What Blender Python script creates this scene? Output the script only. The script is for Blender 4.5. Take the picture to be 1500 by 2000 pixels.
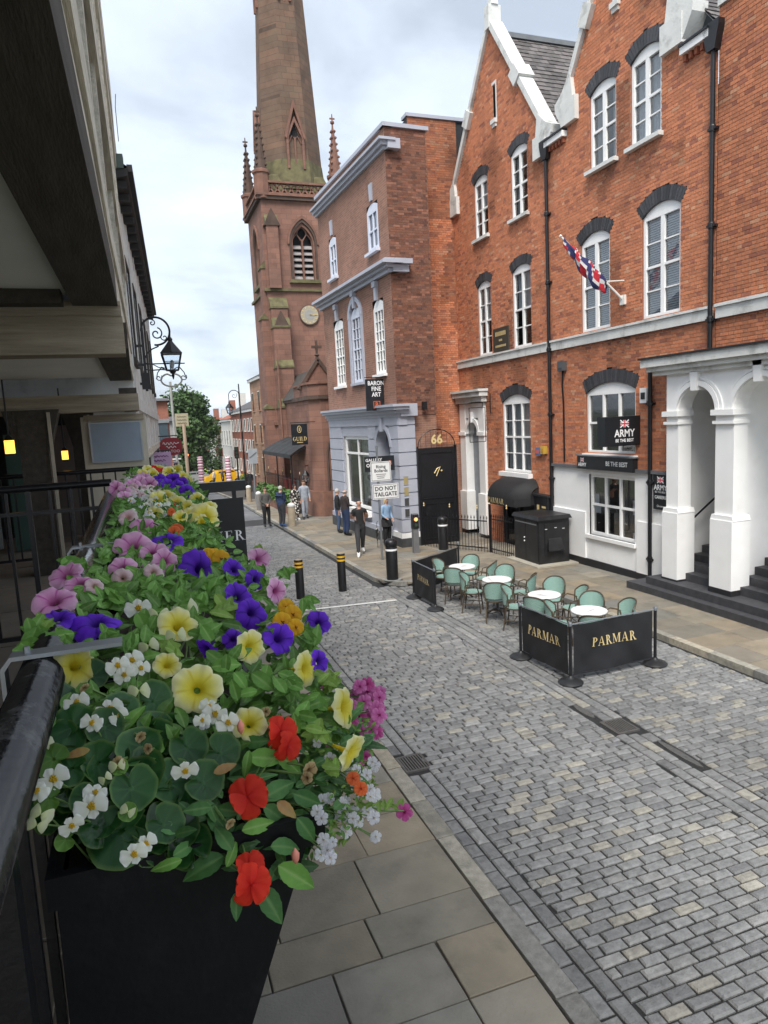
import bpy, bmesh, math, random
import numpy as np
from mathutils import Vector, Matrix
random.seed(7)
R = math.radians
scene = bpy.context.scene
for o in list(bpy.data.objects): bpy.data.objects.remove(o)
COL = scene.collection

# ------------------------------------------------------------------ camera
YAW, PIT, ROLL = R(19.2), R(-7.6), R(2.9)
CAM = Vector((0, 0, 4.2)); FPX = 1350.0
fw = Vector((math.sin(YAW)*math.cos(PIT), math.cos(YAW)*math.cos(PIT), math.sin(PIT)))
r0 = Vector((math.cos(YAW), -math.sin(YAW), 0)); u0_ = r0.cross(fw)
rt = r0*math.cos(ROLL) - u0_*math.sin(ROLL); up = rt.cross(fw)
cd = bpy.data.cameras.new('camera'); cam = bpy.data.objects.new('camera', cd); COL.objects.link(cam)
cam.matrix_world = Matrix(((rt.x, up.x, -fw.x, CAM.x), (rt.y, up.y, -fw.y, CAM.y), (rt.z, up.z, -fw.z, CAM.z), (0, 0, 0, 1)))
cd.sensor_fit = 'VERTICAL'; cd.sensor_height = 36.0; cd.sensor_width = 27.0; cd.lens = 36.0*FPX/2000.0
cd.clip_start = 0.05; cd.clip_end = 9000
scene.camera = cam
scene.render.resolution_x = 768; scene.render.resolution_y = 1024

# ------------------------------------------------------------------ sky, sun, exposure
SUN_EL, SUN_AZ = R(52), R(208)          # from behind the camera, to its left; azimuth clockwise from +Y
w = bpy.data.worlds.new('World'); scene.world = w; w.use_nodes = True
nt = w.node_tree; nt.nodes.clear()
def nd(t, **k):
    n = nt.nodes.new(t)
    for a, b in k.items(): setattr(n, a, b)
    return n
out = nd('ShaderNodeOutputWorld'); bg = nd('ShaderNodeBackground'); bg.inputs[1].default_value = 0.1
sky = nd('ShaderNodeTexSky'); sky.sky_type = 'NISHITA'; sky.sun_disc = False
sky.sun_elevation = SUN_EL; sky.sun_rotation = SUN_AZ; sky.altitude = 20; sky.dust_density = 2.0
tc = nd('ShaderNodeTexCoord'); sep = nd('ShaderNodeSeparateXYZ'); nt.links.new(tc.outputs['Generated'], sep.inputs[0])
mx = nd('ShaderNodeMath', operation='MAXIMUM'); nt.links.new(sep.outputs[2], mx.inputs[0]); mx.inputs[1].default_value = 0.0
ad = nd('ShaderNodeMath', operation='ADD'); nt.links.new(mx.outputs[0], ad.inputs[0]); ad.inputs[1].default_value = 0.22
dx = nd('ShaderNodeMath', operation='DIVIDE'); dy = nd('ShaderNodeMath', operation='DIVIDE')
nt.links.new(sep.outputs[0], dx.inputs[0]); nt.links.new(ad.outputs[0], dx.inputs[1])
nt.links.new(sep.outputs[1], dy.inputs[0]); nt.links.new(ad.outputs[0], dy.inputs[1])
cb = nd('ShaderNodeCombineXYZ'); nt.links.new(dx.outputs[0], cb.inputs[0]); nt.links.new(dy.outputs[0], cb.inputs[1])
no = nd('ShaderNodeTexNoise'); no.inputs['Scale'].default_value = 1.5; no.inputs['Detail'].default_value = 9; no.inputs['Roughness'].default_value = 0.52
no.inputs['Distortion'].default_value = 0.25
nt.links.new(cb.outputs[0], no.inputs['Vector'])
ramp = nd('ShaderNodeValToRGB'); e = ramp.color_ramp.elements
e[0].position = 0.36; e[0].color = (0.36, 0.405, 0.465, 1)
e[1].position = 0.68; e[1].color = (0.78, 0.815, 0.86, 1)
e2 = ramp.color_ramp.elements.new(0.48); e2.color = (0.52, 0.572, 0.64, 1)
e3 = ramp.color_ramp.elements.new(0.58); e3.color = (0.61, 0.675, 0.76, 1)
nt.links.new(no.outputs[0], ramp.inputs[0])
sc = nd('ShaderNodeVectorMath', operation='SCALE'); nt.links.new(ramp.outputs[0], sc.inputs[0]); sc.inputs['Scale'].default_value = 6.0
mixw = nd('ShaderNodeMix'); mixw.data_type = 'RGBA'; mixw.inputs[0].default_value = 0.88
nt.links.new(sky.outputs[0], mixw.inputs[6]); nt.links.new(sc.outputs[0], mixw.inputs[7])
nt.links.new(mixw.outputs[2], bg.inputs[0]); nt.links.new(bg.outputs[0], out.inputs[0])
sl = bpy.data.lights.new('sun', 'SUN'); sun = bpy.data.objects.new('sun', sl); COL.objects.link(sun)
sl.energy = 1.5; sl.angle = R(25); sl.color = (1.0, 0.96, 0.9)
sd = Vector((math.sin(SUN_AZ)*math.cos(SUN_EL), math.cos(SUN_AZ)*math.cos(SUN_EL), math.sin(SUN_EL)))
sun.rotation_euler = sd.to_track_quat('Z', 'Y').to_euler()
scene.view_settings.view_transform = 'Standard'; scene.view_settings.look = 'None'
scene.view_settings.exposure = 1.55; scene.view_settings.gamma = 1.0; scene.view_settings.use_curve_mapping = False

# ------------------------------------------------------------------ helpers
def gz(y):
    if y < 12: return 0.0
    if y < 45: return -0.015*(y-12)
    if y < 160: return -0.495 - 0.04*(y-45)
    return -5.095
def in_view(p):
    d = Vector(p)-CAM; z = d.dot(fw)
    if z < 0.1: return 0.0
    x = 750+FPX*d.dot(rt)/z; y = 1000-FPX*d.dot(up)/z
    return 1.0/z if (-10 < x < 1510 and -10 < y < 2010) else 0.0001/z
def at(px, py, axis, val):
    d = fw + rt*((px-750)/FPX) - up*((py-1000)/FPX)
    i = 'xyz'.index(axis); t = (val-CAM[i])/d[i]
    return CAM + d*t

class Pl:
    """a wall plane: u along the wall, v height, d outwards"""
    def __init__(s, A, D, N): s.A = A; s.D = D; s.N = N
    def __call__(s, u, v, d=0.0):
        return (s.A[0]+s.D[0]*u+s.N[0]*d, s.A[1]+s.D[1]*u+s.N[1]*d, v)
def plane2(A, B):
    L = math.hypot(B[0]-A[0], B[1]-A[1]); D = ((B[0]-A[0])/L, (B[1]-A[1])/L)
    return Pl(A, D, (-D[1], D[0]))

BOXF = [(0, 3, 2, 1), (4, 5, 6, 7), (0, 1, 5, 4), (1, 2, 6, 5), (2, 3, 7, 6), (3, 0, 4, 7)]
class MB:
    def __init__(s, T=None, off=(0, 0, 0)):
        s.v = []; s.f = []; s.m = []; s.c = []; s.T = T or (lambda a, b, c: (a, b, c)); s.off = off; s.col = None; s.mi = 0
    def add(s, vs, fs):
        n = len(s.v); T = s.T; o = s.off
        for p in vs:
            q = T(*p); s.v.append((q[0]-o[0], q[1]-o[1], q[2]-o[2]))
        for f in fs:
            s.f.append(tuple(i+n for i in f)); s.m.append(s.mi); s.c.append(s.col)
        return s
    def box(s, a0, a1, b0, b1, c0, c1):
        return s.add([(a0, b0, c0), (a1, b0, c0), (a1, b1, c0), (a0, b1, c0), (a0, b0, c1), (a1, b0, c1), (a1, b1, c1), (a0, b1, c1)], BOXF)
    def quad(s, a, b, c, d): return s.add([a, b, c, d], [(0, 1, 2, 3)])
    def prism(s, poly, c0, c1):            # polygon in (a,b), extruded along c
        n = len(poly)
        vs = [(p[0], p[1], c0) for p in poly]+[(p[0], p[1], c1) for p in poly]
        return s.add(vs, [tuple(range(n))[::-1], tuple(range(n, 2*n))]+[(i, (i+1) % n, n+(i+1) % n, n+i) for i in range(n)])
    def loft(s, rings, cap=True, closed=True):
        n = len(rings[0]); vs = [p for r in rings for p in r]; fs = []
        for k in range(len(rings)-1):
            for i in range(n if closed else n-1):
                j = (i+1) % n
                fs.append((k*n+i, k*n+j, (k+1)*n+j, (k+1)*n+i))
        if cap: fs += [tuple(range(n))[::-1], tuple(range((len(rings)-1)*n, len(rings)*n))]
        return s.add(vs, fs)
    def lathe(s, prof, c=(0, 0, 0), n=16, sx=1, sy=1, ph=0):
        return s.loft([[(c[0]+r*sx*math.cos(2*math.pi*i/n+ph), c[1]+r*sy*math.sin(2*math.pi*i/n+ph), c[2]+z) for i in range(n)] for r, z in prof])
    def tube(s, pts, r, n=8, cap=True):
        pts = [Vector(p) for p in pts]; rr = r if isinstance(r, (list, tuple)) else [r]*len(pts)
        rings = []; prev = None
        for i, p in enumerate(pts):
            t = (pts[min(i+1, len(pts)-1)]-pts[max(i-1, 0)])
            t = t.normalized() if t.length > 1e-9 else Vector((0, 0, 1))
            a = prev if prev is not None else (Vector((0, 0, 1)) if abs(t.z) < .9 else Vector((1, 0, 0)))
            b = (a - t*a.dot(t)).normalized(); prev = b; c = t.cross(b)
            rings.append([tuple(p+(b*math.cos(2*math.pi*k/n)+c*math.sin(2*math.pi*k/n))*rr[i]) for k in range(n)])
        return s.loft(rings, cap)
    def beam(s, p, q, w, h, upv=(0, 0, 1)):
        p = Vector(p); q = Vector(q); t = (q-p).normalized(); uu = Vector(upv); uu = (uu-t*uu.dot(t)).normalized(); c = t.cross(uu)
        def ring(o): return [tuple(o+c*a*w/2+uu*b*h/2) for a, b in ((-1, -1), (1, -1), (1, 1), (-1, 1))]
        return s.loft([ring(p), ring(q)])
    def build(s, name, mats, parent=None, smooth=False, fix=True, kind=None):
        me = bpy.data.meshes.new(name); me.from_pydata(s.v, [], s.f)
        if not isinstance(mats, (list, tuple)): mats = [mats]
        for m in mats: me.materials.append(m)
        if len(mats) > 1: me.polygons.foreach_set('material_index', s.m)
        if fix:
            bm = bmesh.new(); bm.from_mesh(me); bmesh.ops.recalc_face_normals(bm, faces=bm.faces); bm.to_mesh(me); bm.free()
        if any(c is not None for c in s.c):
            a = me.color_attributes.new('col', 'FLOAT_COLOR', 'CORNER'); arr = []
            for f, c in zip(s.f, s.c): arr += list((c or (1, 1, 1))+(1,))*len(f)
            a.data.foreach_set('color', arr)
        if smooth is True: me.polygons.foreach_set('use_smooth', [True]*len(s.f))
        elif smooth:
            me.polygons.foreach_set('use_smooth', [True]*len(s.f)); me.set_sharp_from_angle(angle=R(smooth))
        o = bpy.data.objects.new(name, me); COL.objects.link(o)
        if parent is not None: o.parent = parent
        if kind: o['kind'] = kind
        return o
def tag(o, label, cat, group=None):
    o['label'] = label; o['category'] = cat
    if group: o['group'] = group
    return o
def thing(name, label, cat, loc=(0, 0, 0), rz=0, group=None):
    o = bpy.data.objects.new(name, None); COL.objects.link(o); o.empty_display_size = .1
    o.location = loc; o.rotation_euler = (0, 0, rz)
    return tag(o, label, cat, group)
def struct(o): o['kind'] = 'structure'; return o
def dup(root, loc, rz, label=None, scale=None):
    r = root.copy(); COL.objects.link(r); r.location = loc; r.rotation_euler = (0, 0, rz)
    if label: r['label'] = label
    if scale: r.scale = scale
    for ch in list(root.children):
        c = ch.copy(); COL.objects.link(c); c.parent = r
        for gch in ch.children:
            d = gch.copy(); COL.objects.link(d); d.parent = c
    return r
def pieces(parent, name, plist, mat, nmax=300, restname=None):
    """plist: (verts, faces, colour); the nmax that show largest become objects, the rest one mesh"""
    if not plist: return
    def key(p):
        n = len(p[0]); c = [sum(q[i] for q in p[0])/n for i in range(3)]
        return -in_view(c)
    order = sorted(plist, key=key)
    for vs, fs, c in order[:nmax]:
        mb = MB(); mb.col = c; mb.add(vs, fs); mb.build(name, mat, parent, fix=False)
    rest = order[nmax:]
    if rest:
        mb = MB()
        for vs, fs, c in rest: mb.col = c; mb.add(vs, fs)
        mb.build(restname or (name+'work'), mat, parent, fix=False, kind='stuff')

# ------------------------------------------------------------------ materials
MATS = {}
def mat(name, col, rough=.6, var=.12, scale=6., bump=0., bscale=60., metal=0., spec=.4, attr=False, dirt=None, dirtscale=1.2, stretch=(1, 1, 1), coat=0., emit=None, sub=0.):
    if name in MATS: return MATS[name]
    m = bpy.data.materials.new(name); m.use_nodes = True; n = m.node_tree; b = n.nodes['Principled BSDF']
    L = n.links.new
    b.inputs['Roughness'].default_value = rough; b.inputs['Metallic'].default_value = metal; b.inputs['Specular IOR Level'].default_value = spec
    if coat: b.inputs['Coat Weight'].default_value = coat
    tcn = n.nodes.new('ShaderNodeTexCoord'); mp = n.nodes.new('ShaderNodeMapping'); mp.inputs['Scale'].default_value = stretch
    L(tcn.outputs['Object'], mp.inputs[0])
    nz = n.nodes.new('ShaderNodeTexNoise'); nz.inputs['Scale'].default_value = scale; nz.inputs['Detail'].default_value = 6; L(mp.outputs[0], nz.inputs['Vector'])
    mr = n.nodes.new('ShaderNodeMapRange'); mr.inputs[1].default_value = .25; mr.inputs[2].default_value = .75
    mr.inputs[3].default_value = 1-var; mr.inputs[4].default_value = 1+var; L(nz.outputs[0], mr.inputs[0])
    sc_ = n.nodes.new('ShaderNodeVectorMath'); sc_.operation = 'SCALE'; L(mr.outputs[0], sc_.inputs['Scale'])
    if attr:
        at_ = n.nodes.new('ShaderNodeAttribute'); at_.attribute_name = 'col'
        mu = n.nodes.new('ShaderNodeVectorMath'); mu.operation = 'MULTIPLY'; L(at_.outputs['Color'], mu.inputs[0]); mu.inputs[1].default_value = col; L(mu.outputs[0], sc_.inputs[0])
    else: sc_.inputs[0].default_value = col
    last = sc_.outputs[0]
    if dirt:
        n2 = n.nodes.new('ShaderNodeTexNoise'); n2.inputs['Scale'].default_value = dirtscale; n2.inputs['Detail'].default_value = 8; n2.inputs['Roughness'].default_value = .65; L(mp.outputs[0], n2.inputs['Vector'])
        r2 = n.nodes.new('ShaderNodeMapRange'); r2.inputs[1].default_value = .52; r2.inputs[2].default_value = .74; r2.inputs[4].default_value = dirt[3] if len(dirt) > 3 else .8; L(n2.outputs[0], r2.inputs[0])
        mi = n.nodes.new('ShaderNodeMix'); mi.data_type = 'RGBA'; L(r2.outputs[0], mi.inputs[0]); L(last, mi.inputs[6]); mi.inputs[7].default_value = (*dirt[:3], 1); last = mi.outputs[2]
    L(last, b.inputs['Base Color'])
    if bump:
        n3 = n.nodes.new('ShaderNodeTexNoise'); n3.inputs['Scale'].default_value = bscale; n3.inputs['Detail'].default_value = 5; L(mp.outputs[0], n3.inputs['Vector'])
        bp = n.nodes.new('ShaderNodeBump'); bp.inputs['Strength'].default_value = bump; bp.inputs['Distance'].default_value = .02; L(n3.outputs[0], bp.inputs['Height']); L(bp.outputs[0], b.inputs['Normal'])
    if emit:
        b.inputs['Emission Color'].default_value = (*emit[:3], 1); b.inputs['Emission Strength'].default_value = emit[3]
    if sub:
        b.inputs['Subsurface Weight'].default_value = sub; b.inputs['Subsurface Radius'].default_value = (.01, .01, .006)
    MATS[name] = m; return m
def glass_mat(name, tint=(.9, .95, 1), refl=.22, rough=.02):
    if name in MATS: return MATS[name]
    m = bpy.data.materials.new(name); m.use_nodes = True; n = m.node_tree; n.nodes.clear(); L = n.links.new
    o = n.nodes.new('ShaderNodeOutputMaterial'); t = n.nodes.new('ShaderNodeBsdfTransparent'); gl = n.nodes.new('ShaderNodeBsdfGlossy'); mi = n.nodes.new('ShaderNodeMixShader'); lw = n.nodes.new('ShaderNodeLayerWeight')
    t.inputs[0].default_value = (*tint, 1); gl.inputs['Roughness'].default_value = rough; lw.inputs[0].default_value = .3
    mr = n.nodes.new('ShaderNodeMapRange'); mr.inputs[3].default_value = refl; mr.inputs[4].default_value = .95; L(lw.outputs['Fresnel'], mr.inputs[0])
    L(mr.outputs[0], mi.inputs[0]); L(t.outputs[0], mi.inputs[1]); L(gl.outputs[0], mi.inputs[2]); L(mi.outputs[0], o.inputs[0])
    MATS[name] = m; return m
def brick_mat(name, c1, c2, mort, bw=.225, bh=.075, dirt=None, vert=True, offs=(0, 0, 0), ms=.02, bump=.35):
    """far masonry, where single bricks or stones are too small to pick apart; u = x+y runs, v = z"""
    m = bpy.data.materials.new(name); m.use_nodes = True; n = m.node_tree; b = n.nodes['Principled BSDF']; L = n.links.new
    b.inputs['Roughness'].default_value = .85; b.inputs['Specular IOR Level'].default_value = .25
    t = n.nodes.new('ShaderNodeTexCoord'); s = n.nodes.new('ShaderNodeSeparateXYZ'); L(t.outputs['Object'], s.inputs[0])
    ad_ = n.nodes.new('ShaderNodeMath'); L(s.outputs[0], ad_.inputs[0]); L(s.outputs[1], ad_.inputs[1])
    c = n.nodes.new('ShaderNodeCombineXYZ'); L(ad_.outputs[0], c.inputs[0]); L(s.outputs[2], c.inputs[1])
    br = n.nodes.new('ShaderNodeTexBrick'); L(c.outputs[0], br.inputs['Vector']); br.inputs['Scale'].default_value = 1.0
    br.inputs['Brick Width'].default_value = bw; br.inputs['Row Height'].default_value = bh; br.inputs['Mortar Size'].default_value = ms*bh*3; br.inputs['Bias'].default_value = 0
    br.inputs['Color1'].default_value = (*c1, 1); br.inputs['Color2'].default_value = (*c2, 1); br.inputs['Mortar'].default_value = (*mort, 1)
    nz = n.nodes.new('ShaderNodeTexNoise'); nz.inputs['Scale'].default_value = 1.1; nz.inputs['Detail'].default_value = 8; nz.inputs['Roughness'].default_value = .65; L(t.outputs['Object'], nz.inputs['Vector'])
    mr = n.nodes.new('ShaderNodeMapRange'); mr.inputs[1].default_value = .3; mr.inputs[2].default_value = .7; mr.inputs[3].default_value = .72; mr.inputs[4].default_value = 1.25; L(nz.outputs[0], mr.inputs[0])
    sc_ = n.nodes.new('ShaderNodeVectorMath'); sc_.operation = 'SCALE'; L(br.outputs['Color'], sc_.inputs[0]); L(mr.outputs[0], sc_.inputs['Scale']); last = sc_.outputs[0]
    if dirt:
        n2 = n.nodes.new('ShaderNodeTexNoise'); n2.inputs['Scale'].default_value = .55; n2.inputs['Detail'].default_value = 9; n2.inputs['Roughness'].default_value = .7; L(t.outputs['Object'], n2.inputs['Vector'])
        r2 = n.nodes.new('ShaderNodeMapRange'); r2.inputs[1].default_value = .5; r2.inputs[2].default_value = .68; r2.inputs[4].default_value = .75; L(n2.outputs[0], r2.inputs[0])
        mi = n.nodes.new('ShaderNodeMix'); mi.data_type = 'RGBA'; L(r2.outputs[0], mi.inputs[0]); L(last, mi.inputs[6]); mi.inputs[7].default_value = (*dirt, 1); last = mi.outputs[2]
    L(last, b.inputs['Base Color'])
    bp = n.nodes.new('ShaderNodeBump'); bp.inputs['Strength'].default_value = bump; bp.inputs['Distance'].default_value = .02; bp.invert = True; L(br.outputs['Fac'], bp.inputs['Height']); L(bp.outputs[0], b.inputs['Normal'])
    return m

white = mat('white_paint', (.86, .855, .84), .45, .05, 3, .12, 40, dirt=(.6, .58, .53, .45), dirtscale=1.5)
whitestone = mat('white_stone', (.66, .66, .63), .7, .08, 4, .3, 30, dirt=(.2, .2, .18, .7), dirtscale=2.2)
black = mat('black_paint', (.012, .012, .014), .35, .2, 5, .05, 90)
blackmatt = mat('black_matt', (.018, .018, .02), .6, .2, 5)
iron = mat('black_iron', (.01, .01, .012), .3, .2, 10, .1, 80)
dark = mat('dark_interior', (.012, .012, .013), .9)
greytrim = mat('lilac_grey_paint', (.40, .415, .475), .5, .06, 3, .1, 30)
greydark = mat('grey_paint_shade', (.33, .35, .42), .5, .05, 3)
gold = mat('gold_lettering', (.72, .56, .27), .4, .1, 5, metal=.15)
goldflat = mat('gold_print', (.62, .47, .22), .5, .1, 5)
lettering = mat('white_lettering', (.8, .8, .8), .5, .02)
glass = glass_mat('window_glass', refl=.13)
shopglass = glass_mat('shop_glass', refl=.16)
steel = mat('galvanised_steel', (.33, .35, .37), .4, .1, 12, metal=.8)
lead = mat('lead_grey', (.16, .17, .18), .6, .2, 4)

def text(txt, size, m, parent, T, u, v, d, name='lettering', align='CENTER', sx=1.0, bold=0.0):
    """flat lettering on a wall plane T(u,v,d)"""
    c = bpy.data.curves.new(name, 'FONT'); c.body = txt; c.size = size; c.align_x = align; c.align_y = 'CENTER'; c.offset = bold; c.resolution_u = 2
    o = bpy.data.objects.new('tmp', c); COL.objects.link(o)
    dg = bpy.context.evaluated_depsgraph_get(); me0 = o.evaluated_get(dg).to_mesh()
    mb = MB(T); mb.add([(u+p.co.x*sx, v+p.co.y, d) for p in me0.vertices], [tuple(p.vertices) for p in me0.polygons])
    o.evaluated_get(dg).to_mesh_clear(); bpy.data.objects.remove(o); bpy.data.curves.remove(c)
    return mb.build(name, m, parent, fix=False)
def flipT(T):   # lettering read from outside when u runs leftwards as seen by the viewer
    return lambda u, v, d=0.: T(-u, v, d)
# ================================================================== GROUND
def profile_sheet(name, x0, x1, ys, dz, m, nx=1):
    mb = MB()
    for i in range(len(ys)-1):
        a, b = ys[i], ys[i+1]
        mb.quad((x0, a, gz(a)+dz), (x1, a, gz(a)+dz), (x1, b, gz(b)+dz), (x0, b, gz(b)+dz))
    return struct(mb.build(name, m, fix=False))
YS = [-30, 0, 12, 20, 30, 45, 70, 100, 160, 400, 1200, 4000]
m_ground = mat('earth_ground', (.10, .11, .07), .9, .3, .05)
m_joint = mat('sett_joint', (.02, .02, .02), .9, .3, 20, .3, 60)
m_flagbed = mat('flag_joint', (.06, .055, .05), .9, .3, 20)
profile_sheet('ground', -4000, 4000, YS, -.06, m_ground)
YR = [-3, 2, 6, 12, 16, 20, 26, 32, 45, 70, 100, 150]
road = profile_sheet('road', 2.3, 9.0, [y for y in YR if y <= 20], -.012, m_joint)
m_farsett = brick_mat('far_setts', (.15, .155, .165), (.21, .21, .21), (.05, .05, .05), .3, .3, bump=.1)
# the carriageway further on, where single setts can no longer be told apart
mbr = MB()
for a, b in zip(YR[5:-1], YR[6:]):
    mbr.quad((2.3, a, gz(a)-.012), (5.7, a, gz(a)-.012), (5.7, b, gz(b)-.012), (2.3, b, gz(b)-.012))
struct(mbr.build('road', m_joint, fix=False))

m_sett = mat('granite_sett', (1, 1, 1), .62, .22, 16, .5, 55, spec=.35, attr=True, dirt=(.05, .05, .05, .55), dirtscale=9)
rs = random.Random(3)
def settcol(x, y):
    r = rs.random(); k = rs.uniform(.86, 1.13)
    # broad traffic-worn tone over the carriageway
    k *= 1+.16*math.sin(x*1.3+y*.35)*math.sin(y*.21+1)
    tan = .12 if y < 9 else .06
    if r < tan*(.45 if x < 3.6 else 1): c = (.265, .25, .215)
    elif r < .22: c = (.235, .232, .224)
    elif r < .30: c = (.145, .145, .145)
    else: c = (.19, .19, .187)
    return tuple(v*k for v in c)
def sett(x0, x1, y0, y1, tilt=.004):
    """one sett: sides and a worn, rounded top"""
    j = lambda a=.004: rs.uniform(-a, a)
    b = .015
    z = [gz((y0+y1)/2)+.012+j(tilt) for _ in range(4)]
    P = [(x0+j(), y0+j()), (x1+j(), y0+j()), (x1+j(), y1+j()), (x0+j(), y1+j())]
    cx, cy = (x0+x1)/2, (y0+y1)/2; zb = gz(cy)-.014
    s = lambda p, k: (p[0]+(k if p[0] < cx else -k), p[1]+(k if p[1] < cy else -k))
    vs = [(p[0], p[1], zb) for p in P]+[(p[0], p[1], z[i]-.013) for i, p in enumerate(P)]+[(*s(p, b), z[i]) for i, p in enumerate(P)]
    fs = [(8, 9, 10, 11)]+[(i, (i+1) % 4, 4+(i+1) % 4, 4+i) for i in range(4)]+[(4+i, 4+(i+1) % 4, 8+(i+1) % 4, 8+i) for i in range(4)]
    return (vs, fs, settcol(cx, cy))
S = []
def courses(x0, x1, y0, y1, pitch=.11, length=.225, gap=.017, bow=0.):
    y = y0; k = 0
    while y < y1:
        h = pitch*rs.uniform(.93, 1.07); x = x0-(length/2 if k % 2 else 0)+rs.uniform(-.03, .03)
        while x < x1:
            wd = length*rs.uniform(.88, 1.14); a = max(x, x0); b = min(x+wd, x1)
            yy = y+bow*math.sin((a-x0)/(x1-x0)*math.pi)
            if b-a > .05 and not any(q[0]-.02 < (a+b)/2 < q[1]+.02 and q[2]-.02 < y+h/2 < q[3]+.02 for q in GRATES):
                S.append(sett(a+gap/2, b-gap/2, yy+gap/2, yy+h-gap/2))
            x += wd
        y += h; k += 1
def runner(x0, x1, y0, y1, gap=.019):
    y = y0
    while y < y1:
        l = rs.uniform(.2, .29)
        if not any(q[0]-.06 < (x0+x1)/2 < q[1]+.06 and q[2]-.04 < y+l/2 < q[3]+.04 for q in GRATES):
            S.append(sett(x0+gap/2, x1-gap/2, y+gap/2, y+l-gap/2))
        y += l
GRATES = [(2.66, 3.0, 7.3, 7.7), (5.52, 5.86, 7.06, 7.46)]
PATCH = [(5.80, 5.91, 5.95, 6.75), (5.5, 5.62, 7.6, 8.1)]
Y1 = 31
for xa in (2.64, 2.79): runner(xa, xa+.15, 2.2, Y1)
courses(2.94, 5.46, 2.2, Y1)
for xa in (5.46, 5.61): runner(xa, xa+.15, 2.2, 16.4)
courses(5.93, 8.52, 2.2, 16.05, .113, .225)
for xa in (5.76,): runner(xa, xa+.16, 2.2, 16.3)
S = [s for s in S if not any(q[0] < sum(v[0] for v in s[0])/12 < q[1] and q[2] < sum(v[1] for v in s[0])/12 < q[3] for q in PATCH)]
pieces(road, 'sett', S, m_sett, 300, 'setts')
m_tar = mat('asphalt_patch', (.085, .083, .08), .9, .3, 30, .5, 90)
for q in PATCH:
    n = 9
    poly = [(q[0]+(q[1]-q[0])*(.5+.52*math.cos(2*math.pi*i/n*1.0)*rs.uniform(.85, 1)), q[2]+(q[3]-q[2])*(.5+.5*math.sin(2*math.pi*i/n)*rs.uniform(.9, 1.05))) for i in range(n)]
    MB().prism([(p[0], p[1]) for p in poly], -.012, .004).build('asphalt_patch', m_tar, road)
# far setts sheet
mbr = MB()
for a, b in zip([31, 45, 70, 100], [45, 70, 100, 150]):
    mbr.quad((2.5, a, gz(a)+.006), (5.5, a, gz(a)+.006), (5.5, b, gz(b)+.006), (2.5, b, gz(b)+.006))
struct(mbr.build('road', m_farsett, fix=False))
# painted line across the carriageway
MB().add([(2.95, 15.15, gz(15)+.022), (5.4, 14.88, gz(15)+.022), (5.4, 14.99, gz(15)+.022), (2.95, 15.26, gz(15)+.022)], [(0, 1, 2, 3)]).build('painted_line', mat('road_paint', (.62, .62, .6), .7, .2, 30, dirt=(.2, .2, .2, .8), dirtscale=14), road, fix=False)
# drain gratings
for i, q in enumerate(GRATES):
    t = thing('drain_grating', ['cast iron drain grating in the setts beside the left kerb', 'cast iron drain grating in the gutter in front of the cafe barriers'][i], 'drain', ((q[0]+q[1])/2, (q[2]+q[3])/2, 0), 0, 'street drain gratings')
    wx, wy = (q[1]-q[0])/2, (q[3]-q[2])/2
    m_gr = mat('cast_iron', (.085, .08, .075), .6, .3, 30, .3, 80)
    f = MB(); f.box(-wx, wx, -wy, wy, -.05, -.02); f.build('pit', blackmatt, t)
    f = MB(); f.box(-wx, wx, -wy, -wy+.03, -.02, .012); f.box(-wx, wx, wy-.03, wy, -.02, .012); f.box(-wx, -wx+.03, -wy+.03, wy-.03, -.02, .012); f.box(wx-.03, wx, -wy+.03, wy-.03, -.02, .012); f.build('frame', m_gr, t)
    for k in range(8):
        x = -wx+.05+k*(2*wx-.1)/7
        MB().box(x-.009, x+.009, -wy+.03, wy-.03, -.018, .009).build('bar', m_gr, t)

# ------------------------------------------------------------------ pavements
rp = random.Random(11)
m_flag = mat('york_flag', (1, 1, 1), .72, .16, 3.5, .25, 45, spec=.3, attr=True, dirt=(.09, .085, .07, .6), dirtscale=2.2)
m_kerb = mat('granite_kerb', (1, 1, 1), .75, .25, 14, .5, 60, attr=True, dirt=(.09, .09, .08, .6), dirtscale=6)
def slab(P, z0, th=.05, col=None, bev=.008):
    n = len(P); cx = sum(p[0] for p in P)/n; cy = sum(p[1] for p in P)/n
    t = rp.uniform(-.003, .003)
    def ins(p, k):
        d = math.hypot(p[0]-cx, p[1]-cy); return (cx+(p[0]-cx)*(1-k/d), cy+(p[1]-cy)*(1-k/d))
    vs = [(p[0], p[1], gz(p[1])+z0-th) for p in P]+[(p[0], p[1], gz(p[1])+z0-.006+t) for p in P]+[(*ins(p, bev), gz(p[1])+z0+t) for p in P]
    fs = [tuple(range(2*n, 3*n))]+[(i, (i+1) % n, n+(i+1) % n, n+i) for i in range(n)]+[(n+i, n+(i+1) % n, 2*n+(i+1) % n, 2*n+i) for i in range(n)]
    return (vs, fs, col)
def flagcol(base):
    k = rp.uniform(.85, 1.15); h = rp.uniform(-.012, .012); return (base[0]*k+h, base[1]*k, base[2]*k-h)
# left pavement under the walkway rail
bed = profile_sheet('pavement', -.6, 2.43, [-2, 2, 12, 20, 30, 60, 100], .028, m_flagbed)
F = []
y = 1.9; row = 0
while y < 34:
    d = rp.choice([.46, .6, .62, .78]); x = 2.42
    while x > -.6:
        wd = rp.choice([.55, .7, .85, 1.0]); a = max(x-wd, -.62)
        if x-a > .1:
            c = flagcol((.20, .178, .14)) if rp.random() < .55 else flagcol((.175, .162, .13))
            skew = lambda: rp.uniform(-.006, .006)
            F.append(slab([(a+.006+skew(), y+.006), (x-.006+skew(), y+.006), (x-.006+skew(), y+d-.006), (a+.006+skew(), y+d-.006)], .06, col=c))
        x -= wd
    y += d
pieces(bed, 'flagstone', F, m_flag, 300)
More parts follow.
